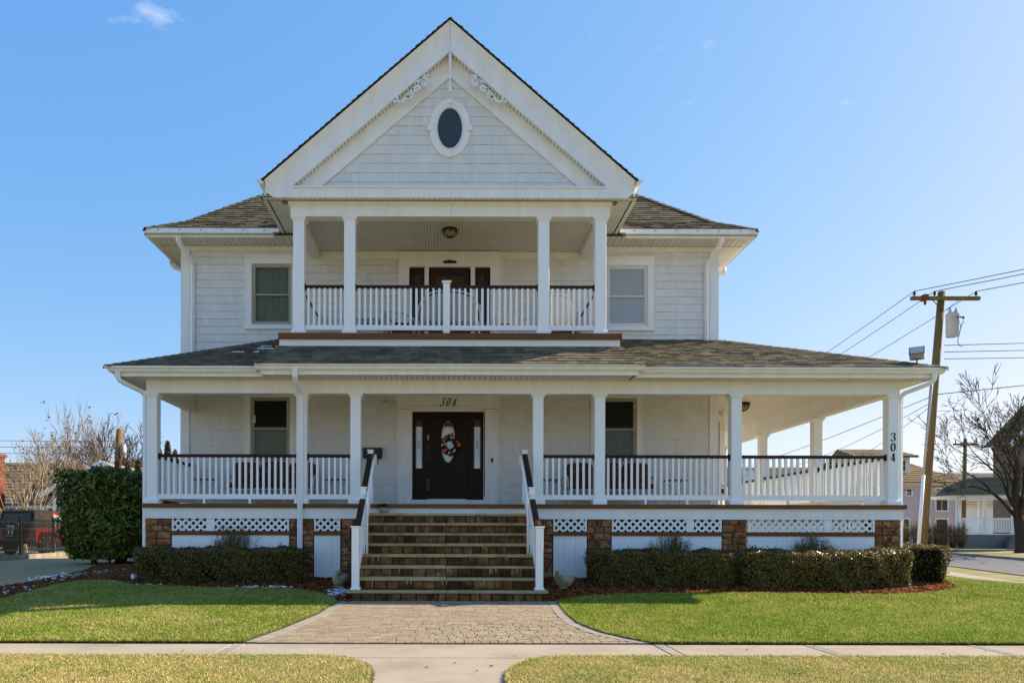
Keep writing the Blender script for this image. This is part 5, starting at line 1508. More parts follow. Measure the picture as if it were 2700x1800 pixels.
def hedge(path, hw, h, label, n, seed, c0=(0.070, 0.058, 0.010), c1=(0.25, 0.17, 0.032), size=0.017):
    """clipped hedge along a centre path [(x, y)], half width hw, height h above ground, rounded ends"""
    pts = [Vector(p) for p in path]; c = pts[len(pts)//2]
    t = thing('clipped_hedge', label, 'hedge', (c.x, c.y, gz(c.x, c.y)), 0, 'clipped hedges along the porch')
    # dense centreline with cumulative length
    cl = []
    for a, b in zip(pts, pts[1:]):
        for k in range(20): cl.append(a.lerp(b, k/20))
    cl.append(pts[-1]); cl = np.array([(p.x, p.y) for p in cl]); seg = np.linalg.norm(np.diff(cl, axis=0), axis=1); cum = np.concatenate([[0], np.cumsum(seg)]); L = cum[-1]
    def at_s(s): return np.stack([np.interp(s, cum, cl[:, 0]), np.interp(s, cum, cl[:, 1])], 1)
    r = np.random.default_rng(seed)
    ex = 0.0
    s = r.random(n)*(L+2*hw) - hw; sc = np.clip(s, 0, L); over = s - sc
    tan = at_s(np.clip(sc+0.05, 0, L)) - at_s(np.clip(sc-0.05, 0, L)); tan /= np.linalg.norm(tan, axis=1)[:, None]; nor = np.stack([tan[:, 1], -tan[:, 0]], 1)
    wid = np.sqrt(np.clip(hw*hw - over*over, 0, None))
    side = r.random(n); top = side < 0.36
    u = np.where(top, (r.random(n)*2-1), np.where(r.random(n) < 0.68, 1.0, -1.0))*wid
    z = np.where(top, h - 0.02*r.random(n), h*r.random(n)**0.9)
    # soften the top edge and taper the base
    ed = np.clip((np.abs(u)/hw - 0.75)/0.25, 0, 1); z = np.where(top, z - 0.05*ed**2, z)
    tp = 1 - 0.10*(1 - z/h)**2 - 0.10*np.clip((z/h-0.88)/0.12, 0, 1)
    P2 = at_s(sc) + nor*(u*tp)[:, None] + tan*(over*tp)[:, None]
    bump = 0.030*np.sin(P2[:, 0]*5.1+seed)*np.sin(z*6+P2[:, 1]*4) + 0.018*np.sin(P2[:, 0]*13+z*9)
    dirn = np.stack([nor[:, 0]*u/hw + tan[:, 0]*over/hw, nor[:, 1]*u/hw + tan[:, 1]*over/hw, np.where(top, 1.0, 0.1)], 1)
    dirn /= np.linalg.norm(dirn, axis=1)[:, None]+1e-9
    zz = gzv(P2[:, 0], P2[:, 1]) + z
    P3 = np.stack([P2[:, 0], P2[:, 1], zz], 1) + dirn*(bump*1.3 + (r.random(n)**2)*0.04 - 0.02 + np.where(r.random(n) < 0.03, 0.07*r.random(n), 0))[:, None]
    leaves(P3, dirn, size, seed, c0, c1, 'leaf', 0.6, 1.1, 'foliage', t)
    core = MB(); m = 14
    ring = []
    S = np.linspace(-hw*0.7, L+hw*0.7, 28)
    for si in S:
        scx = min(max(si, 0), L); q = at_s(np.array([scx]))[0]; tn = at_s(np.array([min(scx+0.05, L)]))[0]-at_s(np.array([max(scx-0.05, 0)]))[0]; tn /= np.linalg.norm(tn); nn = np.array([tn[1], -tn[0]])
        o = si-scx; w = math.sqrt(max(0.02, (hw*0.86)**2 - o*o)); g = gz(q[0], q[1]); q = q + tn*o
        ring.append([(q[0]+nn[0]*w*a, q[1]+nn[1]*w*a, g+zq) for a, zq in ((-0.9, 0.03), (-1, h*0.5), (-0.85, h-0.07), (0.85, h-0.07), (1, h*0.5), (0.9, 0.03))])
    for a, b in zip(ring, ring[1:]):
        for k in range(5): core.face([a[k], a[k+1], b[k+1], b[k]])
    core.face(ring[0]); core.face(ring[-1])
    core.add('inner_branches', 'core', t)  # solid dark filler painted as the shade inside the foliage
    return t
hedge([(-5.85, -0.42), (-4.4, -0.45), (-3.05, -0.42)], 0.30, 0.64, 'long low clipped hedge in front of the left porch bay', 30000, 31)
hedge([(3.05, -0.62), (3.9, -0.72), (4.7, -0.78), (5.15, -0.78)], 0.34, 0.645, 'clipped hedge right of the stairs, left one of the right pair', 30000, 32)
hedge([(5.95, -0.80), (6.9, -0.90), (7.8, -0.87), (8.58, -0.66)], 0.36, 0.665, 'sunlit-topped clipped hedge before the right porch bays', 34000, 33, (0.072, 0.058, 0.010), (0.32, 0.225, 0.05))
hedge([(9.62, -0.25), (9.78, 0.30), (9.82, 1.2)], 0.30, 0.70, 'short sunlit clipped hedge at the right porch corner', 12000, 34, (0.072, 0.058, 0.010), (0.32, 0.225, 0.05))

# tall laurel with large glossy leaves
lt = thing('laurel_bush', 'tall dense dark green laurel bush beside the driveway', 'bush', (-10.0, 6.6, 0.24))
r = np.random.default_rng(41); n = 13000
c = np.array([-9.98, 6.8, 1.53]); hw_ = np.array([1.06, 0.95, 1.36])
q = r.random((n, 3))*2-1; ax = r.choice(3, n, p=[0.27, 0.38, 0.35]); q[np.arange(n), ax] = np.where(r.random(n) < np.where(ax == 1, 0.25, 0.5), 1.0, -1.0)
q /= (np.sum(np.abs(q)**16, axis=1)**(1/16))[:, None]
d = q/np.linalg.norm(q, axis=1)[:, None]
P3 = c + q*hw_*(0.86 + 0.20*r.random(n)**0.7)[:, None]
P3 += 0.06*np.sin(P3[:, [1, 2, 0]]*4.3) + 0.035*np.sin(P3[:, [2, 0, 1]]*11.0)
low = np.clip((P3[:, 2]-0.25)/0.9, 0, 1); P3[:, 0] = c[0] + (P3[:, 0]-c[0])*(0.62+0.38*low); P3[:, 2] = np.maximum(P3[:, 2], 0.42+0.35*r.random(n)*(1-0.4*np.sin(P3[:, 0]*7)))
leaves(P3, d + np.array([0, 0, 0.4]), 0.082, 42, (0.028, 0.046, 0.005), (0.30, 0.32, 0.04), 'laurel', 0.36, 1.0, 'foliage', lt)
m = MB(); m.ball((-10.0, 6.9, 1.72), 1.0, (0.78, 0.62, 1.08), 2); m.add('inner_branches', 'core', lt)  # dark ball stands in for the shade deep in the bush
m = MB(); rr = random.Random(8)
for k in range(14):
    a = rr.uniform(0, 6.28); q = (-10+0.45*math.cos(a), 6.8+0.45*math.sin(a)); m.tube([(q[0], q[1], 0.2), (q[0]+0.15*math.cos(a), q[1]+0.15*math.sin(a), 0.8), (q[0]+0.3*math.cos(a), q[1]+0.3*math.sin(a), 1.4)], [0.03, 0.025, 0.015], 5)
m.add('stem', 'bark', lt)

# bare twiggy shrubs rising behind the hedges
def bare_shrub(x, y, w, h, label, seed, n=130, mt='twig', group='bare shrubs by the porch', base=None, leafy=0):
    rr = random.Random(seed); g = gz(x, y) if base is None else base
    t = thing('bare_shrub', label, 'shrub', (x, y, g), 0, group)
    m = MB(); tips = []
    for k in range(n):
        a = rr.uniform(0, 2*math.pi); s = rr.uniform(0.1, 1.0); q = Vector((x+0.10*w*math.cos(a), y+0.10*w*math.sin(a), g))
        e = Vector((x + w*0.5*s*math.cos(a), y + w*0.4*s*math.sin(a), g + h*rr.uniform(0.75, 1.05)*(1-0.18*s*s)))
        mid = q.lerp(e, 0.5) + Vector((rr.uniform(-1, 1), rr.uniform(-1, 1), 0.3))*0.06*h
        r0 = 0.0085*h**0.5
        m.tube([q, mid, e], [r0, r0*0.75, r0*0.35], 3)
        for j in range(3):
            f = rr.uniform(0.45, 0.95); p = mid.lerp(e, (f-0.4)/0.6) if f > 0.4 else q.lerp(mid, f)
            e2 = p + Vector((rr.uniform(-1, 1)*0.35, rr.uniform(-1, 1)*0.35, rr.uniform(0.4, 1.0)))*h*0.20
            m.tube([p, p.lerp(e2, 0.5) + Vector((rr.uniform(-1, 1), 0, 0))*0.02*h, e2], [r0*0.5, r0*0.42, r0*0.25], 3); tips.append(e2)
    m.add('stems', mt, t)
    if leafy:
        q = np.array([tuple(rr.choice(tips) + Vector((rr.gauss(0, 1), rr.gauss(0, 1), rr.gauss(0, 1)))*0.03*h) for k in range(leafy)])
        leaves(q, np.tile([[0, -0.3, 1.0]], (leafy, 1)), 0.014*h**0.5, seed, (0.11, 0.075, 0.018), (0.22, 0.14, 0.045), 'leaf', 0.6, 1.0, 'foliage', t)
    return t
bare_shrub(-4.30, -0.02, 0.92, 1.02, 'bare brown shrub behind the hedge at the left porch bay', 51, 120, leafy=900)
bare_shrub(4.50, -0.10, 0.90, 0.92, 'bare twiggy shrub behind the hedge beside the stone pier', 52, 110, leafy=700)
bare_shrub(7.35, -0.12, 0.86, 0.90, 'bare twiggy shrub poking above the sunlit hedge', 53, 110, leafy=350)

# ------------------------------------------------------------------ trees
def grow(mb, p, d, L, r, lvl, rr, spread, up, tips, sides=5, bend=0.25, kids=(2, 3), shrink=0.72, minr=0.006):
    n = 3; pts = [p]; rs = [r]; q = p.copy(); dd = d.copy()
    for i in range(n):
        dd = (dd + Vector((rr.uniform(-1, 1), rr.uniform(-1, 1), rr.uniform(-1, 1)))*bend*0.5 + Vector((0, 0, up*0.12))).normalized()
        q = q + dd*(L/n); pts.append(q.copy()); rs.append(max(minr*0.6, r*(1-0.4*(i+1)/n)))
    mb.tube(pts, rs, sides, smooth=True)
    if lvl == 0: tips.append(q.copy()); return
    k = rr.randint(*kids)
    for i in range(k):
        ax = dd.cross(Vector((rr.uniform(-1, 1), rr.uniform(-1, 1), rr.uniform(-1, 1))))
        if ax.length < 1e-4: continue
        nd = (Matrix.Rotation(rr.uniform(0.45, 1.0)*spread*(0.35 if i == 0 else 1), 3, ax.normalized()) @ dd).normalized()
        st_ = pts[-1] if i < 2 else pts[rr.randint(1, n-1)]
        grow(mb, st_, nd, L*shrink*rr.uniform(0.8, 1.15), max(minr, rs[-1]*rr.uniform(0.68, 0.9)), lvl-1, rr, spread, up, tips, max(3, sides-1), bend, kids, shrink, minr)

def tree(name, label, x, y, z0, h, seed, trunk_h, r0, lvl, spread, up, bark, n_limb, limb_len, lean=0.55, group=None, bend=0.3, minr=0.012, kids=(2, 3), shrink=0.72, seeds=0, seed_size=0.09):
    rr = random.Random(seed); t = thing(name, label, 'tree', (x, y, z0), 0, group)
    m = MB(); base = Vector((x, y, z0)); top = base + Vector((rr.uniform(-0.1, 0.1), rr.uniform(-0.1, 0.1), 1))*trunk_h
    m.tube([base - Vector((0, 0, 0.2)), base + Vector((0, 0, 0.05)), base.lerp(top, 0.3), base.lerp(top, 0.7), top], [r0*1.5, r0*1.2, r0, r0*0.92, r0*0.85], 9)
    m.add('trunk', bark, t)
    c = MB(); tips = []
    for i in range(n_limb):
        a = 2*math.pi*(i + rr.uniform(-0.25, 0.25))/n_limb; l = lean*rr.uniform(0.6, 1.2)
        d = Vector((math.cos(a)*l, math.sin(a)*l, 1)).normalized()
        grow(c, base.lerp(top, rr.uniform(0.8, 1.0)), d, limb_len*rr.uniform(0.85, 1.15), r0*0.6*(3/max(3, n_limb))**0.35, lvl, rr, spread, up, tips, 6, bend, kids, shrink, minr)
    c.add('crown', bark, t)
    if seeds:
        s = MB()
        for p in tips:
            if p.z < z0 + h*0.45 or rr.random() > seeds: continue
            for k in range(4):
                o = p + Vector((rr.gauss(0, 1), rr.gauss(0, 1), rr.gauss(0.4, 1)))*seed_size*0.7
                s.ball(o, seed_size*rr.uniform(0.25, 0.5), (1, 1, 1), 1)
        s.add('seed_heads', 'seed', t, kind='stuff')
    return t
tree('crape_myrtle', 'bare multi-stem crape myrtle rising behind the laurel bush', -24.9, 34.0, 0.2, 8.6, 62, 1.6, 0.16, 4, 0.46, 0.60, 'bark_pale', 13, 2.45, 0.55, 'crape myrtles beyond the driveway', 0.22, 0.014, (2, 4), 0.72, 0.10, 0.10)
tree('crape_myrtle', 'smaller bare crape myrtle above the black soft top of the car', -19.7, 19.5, 0.2, 5.2, 63, 0.4, 0.12, 4, 0.46, 0.55, 'bark_pale', 9, 1.62, 0.52, 'crape myrtles beyond the driveway', 0.22, 0.010, (2, 3), 0.72, 0.15, 0.06)
tree('bare_tree', 'bare tree with fine twigs left of the porch corner downspout', -21.0, 33.0, 0.2, 8.5, 64, 1.8, 0.20, 5, 0.62, 0.5, 'bark', 5, 1.95, 0.55, 'bare trees behind the left hedge', 0.35, 0.018, (2, 3), 0.74)
tree('bare_tree', 'bare tree right of the weathered pole behind the laurel', -23.6, 36.0, 0.2, 8.6, 65, 1.8, 0.20, 5, 0.62, 0.5, 'bark', 5, 1.95, 0.55, 'bare trees behind the left hedge', 0.35, 0.018, (2, 3), 0.74)
tree('bare_tree', 'distant bare tree glimpsed behind the left porch railing', -26.0, 48.0, 0.2, 8.5, 66, 1.8, 0.20, 5, 0.62, 0.5, 'bark', 5, 1.95, 0.55, 'bare trees behind the left hedge', 0.35, 0.020, (2, 3), 0.74)
tree('bare_tree', 'large spreading bare tree in front of the grey porch house', 38.9, 35.0, 0.1, 11.3, 67, 2.3, 0.36, 6, 0.72, 0.36, 'bark_dark', 8, 2.65, 0.60, None, 0.48, 0.020, (2, 3), 0.73)
tree('bare_tree', 'slim bare tree behind the far utility pole', 41.0, 62.0, 0.1, 9, 68, 2.0, 0.20, 5, 0.6, 0.5, 'bark_dark', 5, 2.3, 0.5, None, 0.35, 0.025, (2, 3), 0.74)
# arborvitae
def conifer(x, y, z0, h, w, label, seed):
    t = thing('arborvitae', label, 'tree', (x, y, z0), 0, 'arborvitae behind the left porch corner')
    r = np.random.default_rng(seed); n = 2600
    u = r.random(n)**0.8; a = r.random(n)*2*np.pi; rad = w*0.5*np.sqrt(np.clip(1-u, 0, 1))*(0.75+0.3*r.random(n))*np.clip(u*6+0.35, 0, 1)
    P3 = np.stack([x+rad*np.cos(a), y+rad*np.sin(a), z0+0.1+u*h], 1); N = np.stack([np.cos(a), np.sin(a), np.full(n, 0.5)], 1)
    leaves(P3, N, 0.085, seed, (0.030, 0.030, 0.010), (0.16, 0.085, 0.03), 'leaf', 0.4, 0.9, 'crown', t)
    m = MB(); m.lathe([(w*0.30, z0+0.05), (w*0.34, z0+h*0.3), (w*0.2, z0+h*0.7), (0.03, z0+h*0.95)], 8, (x, y, 0)); m.add('trunk', 'core', t)  # no real stem: dark cone imitating shade within the foliage
for i, (px, py, Y, w, lb) in enumerate(((385, 1020, 20, 0.75, 'tallest cone-shaped arborvitae seen over the left side railing'), (402, 1040, 20, 0.7, 'small arborvitae nearest the house corner'),
                                        (366, 1035, 20, 0.7, 'arborvitae hugging the left porch column'), (318, 1063, 20, 0.8, 'reddish-tipped arborvitae behind the laurel edge'),
                                        (293, 1068, 20, 0.6, 'small arborvitae tip in the middle above the laurel'), (270, 1064, 20, 0.7, 'arborvitae tip farthest from the porch above the laurel'))):
    X, Z = at(px, py, Y); conifer(X, Y, 0.22, Z-0.22, w*1.1, lb, 70+i)
# bare hedge row across the street
for i in range(7):
    bare_shrub(34.6+i*0.68+0.1*math.sin(i*3), 40.5+0.2*math.cos(i*5), 1.5, 1.85+0.15*math.sin(i*2.1), ('first', 'second', 'third', 'fourth', 'fifth', 'sixth', 'last')[i] + ' bare shrub, counted from the pole, before the lilac-grey house', 80+i, 90, 'twig', 'bare shrub row across the street', 0.15)
# =================================================================== BACKGROUND
M['pole'] = mat('weathered_pole', (0.27, 0.175, 0.075), (0.17, 0.11, 0.048), 3, 0.9, bump=0.5, bscale=15, stretch=(6, 6, 0.4))
M['galv'] = mat('grey_painted_metal', (0.55, 0.55, 0.55), (0.48, 0.48, 0.49), 3, 0.45)
M['wire'] = mat('cable', (0.02, 0.025, 0.03), None, rough=0.6)
M['brick'] = mat('red_brick', (0.28, 0.085, 0.045), (0.20, 0.06, 0.035), 8, 0.9)
M['lilac'] = mat('lilac_grey_clapboard', (0.66, 0.575, 0.575), (0.61, 0.53, 0.53), 1, 0.7)
M['tansiding'] = mat('tan_clapboard', (0.36, 0.30, 0.19), (0.31, 0.26, 0.165), 1, 0.75)
M['sage'] = mat('sage_clapboard', (0.22, 0.20, 0.125), (0.18, 0.165, 0.105), 1, 0.8)
M['farroof'] = mat('far_brown_roof', (0.23, 0.165, 0.095), (0.17, 0.12, 0.07), 2, 0.95, jitter=0.12)
M['palefarroof'] = mat('sunlit_tan_roof', (0.30, 0.24, 0.18), (0.25, 0.20, 0.15), 2, 0.95, jitter=0.10)  # paler tan than the other far roofs
M['farglass'] = mat('far_window_pane', (0.055, 0.05, 0.035), (0.10, 0.09, 0.06), 2, 0.15)
M['greycement'] = mat('grey_cement', (0.22, 0.215, 0.21), (0.19, 0.185, 0.18), 2, 0.9)
M['greyhouse'] = mat('grey_shingle_wall', (0.22, 0.18, 0.14), (0.17, 0.14, 0.11), 3, 0.9)

# ---- utility pole on the near verge of the side street
PB, PT = Vector((16.60, 11.0, -0.2)), Vector((17.42, 11.1, 9.70))
pole = thing('utility_pole', 'leaning weathered wooden utility pole with crossarm at the street corner', 'pole', PB)
m = MB(); m.tube([PB, PB.lerp(PT, 0.5), PT], [0.165, 0.145, 0.115], 14); m.add('shaft', 'pole', pole)
ax0, ax1, az_ = 16.22, 18.62, 9.42
m = MB(); m.box(ax0, ax1, 10.85, 10.97, az_-0.07, az_+0.05); m.add('crossarm', 'pole', pole)
m = MB(); m.bar((16.95, 10.90, az_-0.05), (17.36, 10.93, az_-0.45), 0.03, 0.012); m.bar((17.92, 10.90, az_-0.05), (17.44, 10.93, az_-0.42), 0.03, 0.012); m.add('brace', 'black', pole)
INS = [16.34, 17.05, 18.5]
for x in INS:
    m = MB(); m.lathe([(0.018, 0), (0.018, 0.06), (0.06, 0.07), (0.05, 0.10), (0.035, 0.12), (0.045, 0.14), (0.04, 0.18), (0.0, 0.19)], 10, (x, 10.91, az_+0.05)); m.add('insulator', 'black', pole)
m = MB(); m.box(16.60, 16.76, 10.78, 11.0, az_-0.10, az_+0.10); m.lathe([(0.03, 0), (0.05, 0.06), (0.03, 0.16)], 8, (16.66, 10.83, az_-0.26)); m.add('fuse_cutout', 'brick', pole)
tx = thing('transformer', 'grey cylindrical transformer can hung on the leaning pole', 'transformer', (17.50, 10.62, 8.0))
m = MB(); m.lathe([(0.18, 8.0), (0.195, 8.02), (0.195, 8.72), (0.205, 8.73), (0.205, 8.78), (0.17, 8.82), (0.06, 8.85)], 20, (17.50, 10.66, 0)); m.add('tank', 'galv', tx)
m = MB(); m.lathe([(0.045, 8.8), (0.055, 8.9), (0.03, 8.94), (0.02, 9.02)], 8, (17.62, 10.66, 0)); m.lathe([(0.045, 8.8), (0.05, 8.9), (0.02, 9.0)], 8, (17.40, 10.64, 0)); m.add('bushing', 'galv', tx)
m = MB()
for k in range(3): m.ball((17.56+k*0.09, 10.44+0.02*k, 8.64), 0.028, sub=1)
m.ball((17.85, 10.62, 8.66), 0.05, sub=1); m.tube([(17.7, 10.6, 8.66), (17.85, 10.62, 8.66)], 0.02, 5)
m.tube(bez((17.5, 10.42, 8.62), (17.55, 10.38, 8.35), (17.70, 10.45, 8.45), (17.70, 10.6, 8.05)), 0.011, 4); m.tube(bez((17.85, 10.62, 8.62), (17.8, 10.5, 8.4), (17.70, 10.5, 8.5), (17.70, 10.6, 8.05)), 0.011, 4)
m.tube(bez((17.70, 10.6, 8.05), (17.70, 10.7, 7.9), (17.75, 10.8, 7.75), (17.98, 10.85, 7.70)), 0.012, 4); m.add('lead_wire', 'wire', tx)
cd = thing('conduit_pole', 'slim white conduit standing close beside the leaning utility pole', 'pole', (16.32, 10.7, -0.16))
m = MB(); m.tube([(16.30, 10.7, -0.2), (16.55, 10.72, 3.2)], 0.055, 10); m.add('guard_sleeve', 'vinyl', cd)
m = MB(); m.tube([(16.55, 10.72, 3.2), (16.92, 10.75, 7.0)], 0.033, 8); m.add('conduit', 'galv', cd)
m = MB()
for f in (0.2, 0.42, 0.6): 
    a = Vector((16.30, 10.7, -0.2)).lerp(Vector((16.92, 10.75, 7.0)), f); b = PB.lerp(PT, f*0.72); m.tube([a, b], 0.012, 5)
m.add('bracket', 'galv', cd)
def cable(a, b, sag, r, label, n=14):
    a, b = Vector(a), Vector(b); m = MB()
    m.tube([a.lerp(b, t/n) - Vector((0, 0, 4*sag*(t/n)*(1-t/n))) for t in range(n+1)], r, 4)
    m.add('overhead_cable', 'wire', None, label=label, cat='cable', group='overhead cables on the pole')
far_z = 9.7
for i, (x, lb) in enumerate(zip(INS, ('left', 'middle', 'right'))):
    cable((x, 10.91, az_+0.24), (x+3.2+0.2*i, 51, far_z-0.6), 0.55, 0.013, f'{lb} line cable running from crossarm away behind the house')
    cable((x, 10.91, az_+0.24), (x+12.0, -9, 9.3), 0.35, 0.013, f'{lb} line cable running from crossarm towards the street corner')
for i, z in enumerate((7.75, 7.52, 7.28)):
    cable((17.35, 10.85, z), (40.0, 8.0, z+0.55-0.15*i), 0.15, 0.012, ('top', 'middle', 'lowest')[i] + ' of three service cables running right from the pole')
cable((17.15, 10.9, 6.05), (40.0, 8.0, 8.3), 0.05, 0.014, 'single low cable rising to the right from the pole')
cable((17.0, 10.9, 6.0), (19.5, 51, 5.4), 0.5, 0.013, 'low cable running behind the side porch, upper one')
cable((17.0, 10.9, 5.8), (24.5, 41, 5.9), 0.4, 0.012, 'low cable running behind the side porch, lower one')
cable((17.0, 10.9, 5.7), (31.0, 46, 6.2), 0.4, 0.012, 'service cable dropping to the lilac-grey house')
cable((16.0, 40, 6.6), (31.0, 46, 5.4), 0.3, 0.012, 'far cable crossing behind the side porch')
for i in range(3): cable((-60, 50, 9.2+i*0.55), (-23.5, 38, 6.8+i*0.45), 0.4, 0.018, ('lowest', 'middle', 'top')[i] + ' of three far cables left of the crape myrtles')
# far poles
fp = thing('far_utility_pole', 'distant thin utility pole with short crossarm beside the bare tree', 'pole', (48.8, 55, 0.1))
m = MB(); m.tube([(48.8, 55, 0.0), (49.0, 55, 10.2)], [0.20, 0.15], 8); m.add('shaft', 'pole', fp)
m = MB(); m.box(47.8, 50.0, 54.85, 55.0, 9.55, 9.72); m.tube([(48.0, 54.9, 9.7), (48.0, 54.9, 10.0)], 0.05, 5); m.tube([(49.8, 54.9, 9.7), (49.8, 54.9, 10.0)], 0.05, 5); m.add('crossarm', 'pole', fp)
fp = thing('weathered_pole', 'weathered brown pole standing among the bare trees behind the laurel', 'pole', (-22.0, 34, 0.1))
m = MB(); m.tube([(-22.15, 34, 0.0), (-21.7, 34, 8.0)], [0.26, 0.20], 9); m.add('shaft', 'pole', fp)
m = MB(); m.lathe([(0.17, 0), (0.19, 0.1), (0.19, 0.8), (0.12, 0.9)], 10, (-21.4, 33.8, 6.0)); m.add('transformer_can', 'galv', fp)

# ---- distant houses
def clap(mb, x0, x1, y, z0, z1, step=0.2):
    z = z0
    while z < z1 - 0.01:
        h = min(step, z1-z); mb.face([(x0, y-0.03, z), (x1, y-0.03, z), (x1, y, z+h), (x0, y, z+h)]); mb.face([(x0, y-0.03, z), (x1, y-0.03, z), (x1, y, z), (x0, y, z)]); z += step
def clap_side(mb, x, y0, y1, z0, z1, sg, step=0.2):
    z = z0
    while z < z1 - 0.01:
        h = min(step, z1-z); mb.face([(x+sg*0.03, y0, z), (x+sg*0.03, y1, z), (x, y1, z+h), (x, y0, z+h)]); z += step
def far_window(parent, x0, x1, y, z0, z1, t=0.14, grid=True):
    f = MB(); f.box(x0-t, x0, y-0.10, y, z0-t, z1+t); f.box(x1, x1+t, y-0.10, y, z0-t, z1+t); f.box(x0, x1, y-0.10, y, z1, z1+t); f.box(x0, x1, y-0.12, y, z0-t, z0)
    if grid:
        zc = (z0+z1)/2; f.box(x0, x1, y-0.08, y-0.045, zc-0.03, zc+0.03); xc = (x0+x1)/2; f.box(xc-0.015, xc+0.015, y-0.075, y-0.045, z0, zc-0.03)
    w = f.add('window', 'white', parent)
    p = MB(); p.box(x0, x1, y-0.045, y-0.035, z0, z1); p.add('pane', 'farglass', w)
def slope_rows(mb, p0, p1, p2, p3, n):
    """roof plane p0-p1 (eave) p3-p2 (ridge) laid in n lapped rows"""
    p0, p1, p2, p3 = map(Vector, (p0, p1, p2, p3)); nr = (p1-p0).cross(p3-p0).normalized()
    if nr.z < 0: nr = -nr
    for i in range(n):
        a, b = i/n, (i+1)/n
        q = [p0.lerp(p3, a)+nr*0.04, p1.lerp(p2, a)+nr*0.04, p1.lerp(p2, b), p0.lerp(p3, b)]
        mb.face(q); mb.face([p0.lerp(p3, a), p1.lerp(p2, a), q[1], q[0]])

# lilac-grey house across the street
hb = thing('lilac_house', 'lilac-grey two-storey house with dormer across the side street', 'house', (45, 58, 0.2))
X0, X1, Y0, Y1 = 39.0, 50.3, 58.0, 69.0
m = MB(); m.box(X0+0.05, X1-0.05, Y0+0.03, Y1, 0.0, 6.3); clap(m, X0, X1, Y0+0.03, 0.3, 6.3, 0.22); clap_side(m, X0+0.05, Y0, Y1, 0.3, 6.3, -1, 0.22); m.add('wall', 'lilac', hb)
m = MB(); m.box(X0-0.08, X0+0.2, Y0-0.06, Y0, 0.2, 6.25); m.box(X1-0.2, X1+0.08, Y0-0.06, Y0, 0.2, 6.25); m.box(X0-0.1, X1+0.1, Y0-0.1, Y0, 5.95, 6.3); m.add('trim', 'white', hb)
m = MB(); e = 0.6
slope_rows(m, (X0-e, Y0-e, 6.25), (X1+e, Y0-e, 6.25), (47.0, 63.5, 9.3), (41.0, 63.5, 9.3), 12)
m.face([(X0-e, Y0-e, 6.25), (41.0, 63.5, 9.3), (X0-e, Y1+e, 6.25)]); m.face([(X1+e, Y0-e, 6.25), (X1+e, Y1+e, 6.25), (47.0, 63.5, 9.3)]); m.face([(X0-e, Y1+e, 6.25), (41, 63.5, 9.3), (47, 63.5, 9.3), (X1+e, Y1+e, 6.25)])
m.face([(X0-e, Y0-e, 6.24), (X1+e, Y0-e, 6.24), (X1+e, Y1+e, 6.24), (X0-e, Y1+e, 6.24)])
rf = m.add('roof', 'farroof', hb)
m = MB(); m.box(44.9, 46.5, 59.4, 62, 6.9, 8.9); m.add('dormer', 'white', hb)
far_window(hb, 45.3, 46.0, 59.4, 7.5, 8.5, 0.1)
m = MB(); slope_rows(m, (40.5, 58.6, 8.95), (46.9, 58.6, 8.95), (46.4, 62.5, 10.0), (40.8, 62.5, 10.0), 5); m.face([(40.5, 58.6, 8.95), (40.8, 62.5, 10.0), (40.5, 64, 8.9)]); m.face([(46.9, 58.6, 8.95), (46.9, 64, 8.9), (46.4, 62.5, 10.0)]); m.box(40.5, 46.9, 58.6, 58.75, 8.78, 8.94); m.add('dormer_roof', 'farroof', hb)
for (a, b, c, d) in ((45.3, 45.75, 5.0, 5.5), (48.2, 49.3, 3.5, 5.6), (48.2, 49.3, 0.8, 2.6), (45.0, 45.5, 1.0, 2.6), (47.0, 47.5, 3.75, 5.6), (47.0, 47.5, 1.0, 2.6), (42, 43, 3.7, 5.6), (41, 42, 1.0, 2.6)): far_window(hb, a, b, Y0, c, d)
m = MB(); m.box(50.0, 51.2, 60.0, 64.0, 0.3, 6.2); bayp = m.add('side_bay', 'lilac', hb)
far_window(hb, 50.4, 50.8, 60.0, 3.75, 5.6); far_window(hb, 50.4, 50.8, 60.0, 0.9, 2.6)

# grey house with open porch across the street
gh = thing('porch_house', 'grey house with white-columned open porch and steps behind the big tree', 'house', (43.5, 43, 0.2))
gy = 43.0
m = MB(); m.box(39.9, 46.2, gy, gy+3.4, 0.0, 1.12); m.add('porch_base', 'greycement', gh)
m = MB(); m.box(39.85, 46.3, gy-0.05, gy+3.4, 1.12, 1.2); m.add('porch_floor', 'white', gh)
for x in (40.15, 42.35, 44.55, 44.85, 46.9): 
    m = MB(); m.lathe([(0.17, 1.2), (0.17, 1.3), (0.14, 1.35), (0.135, 2.6), (0.12, 3.85), (0.17, 3.9), (0.17, 4.0)], 12, (x, gy+0.25, 0)); m.add('column', 'vinyl', gh)
m = MB(); m.lathe([(0.15, 1.2), (0.14, 2.6), (0.12, 3.9)], 10, (43.8, gy+2.9, 0)); m.add('column', 'vinyl', gh)
m = MB()
for a, b in ((40.3, 42.2), (42.5, 44.4)):
    m.box(a, b, gy+0.22, gy+0.30, 2.36, 2.44); m.box(a, b, gy+0.22, gy+0.30, 1.32, 1.38)
    x = a
    while x < b: m.box(x, x+0.05, gy+0.24, gy+0.28, 1.38, 2.36); x += 0.125
m.add('porch_railing', 'vinyl', gh)
m = MB(); m.box(39.6, 47.5, gy-0.1, gy+3.2, 3.99, 4.22); m.add('porch_fascia', 'white', gh)
m = MB(); slope_rows(m, (39.4, gy-0.3, 4.2), (48.0, gy-0.3, 4.35), (47.5, gy+3.4, 6.0), (43.0, gy+3.4, 5.8), 10); m.face([(39.4, gy-0.3, 4.2), (43.0, gy+3.4, 5.8), (39.4, gy+3.4, 4.2)]); m.add('porch_roof', 'farroof', gh)
m = MB(); m.box(47.2, 56, gy+3.4, gy+6, 0, 9.5); m.add('wall', 'greyhouse', gh)
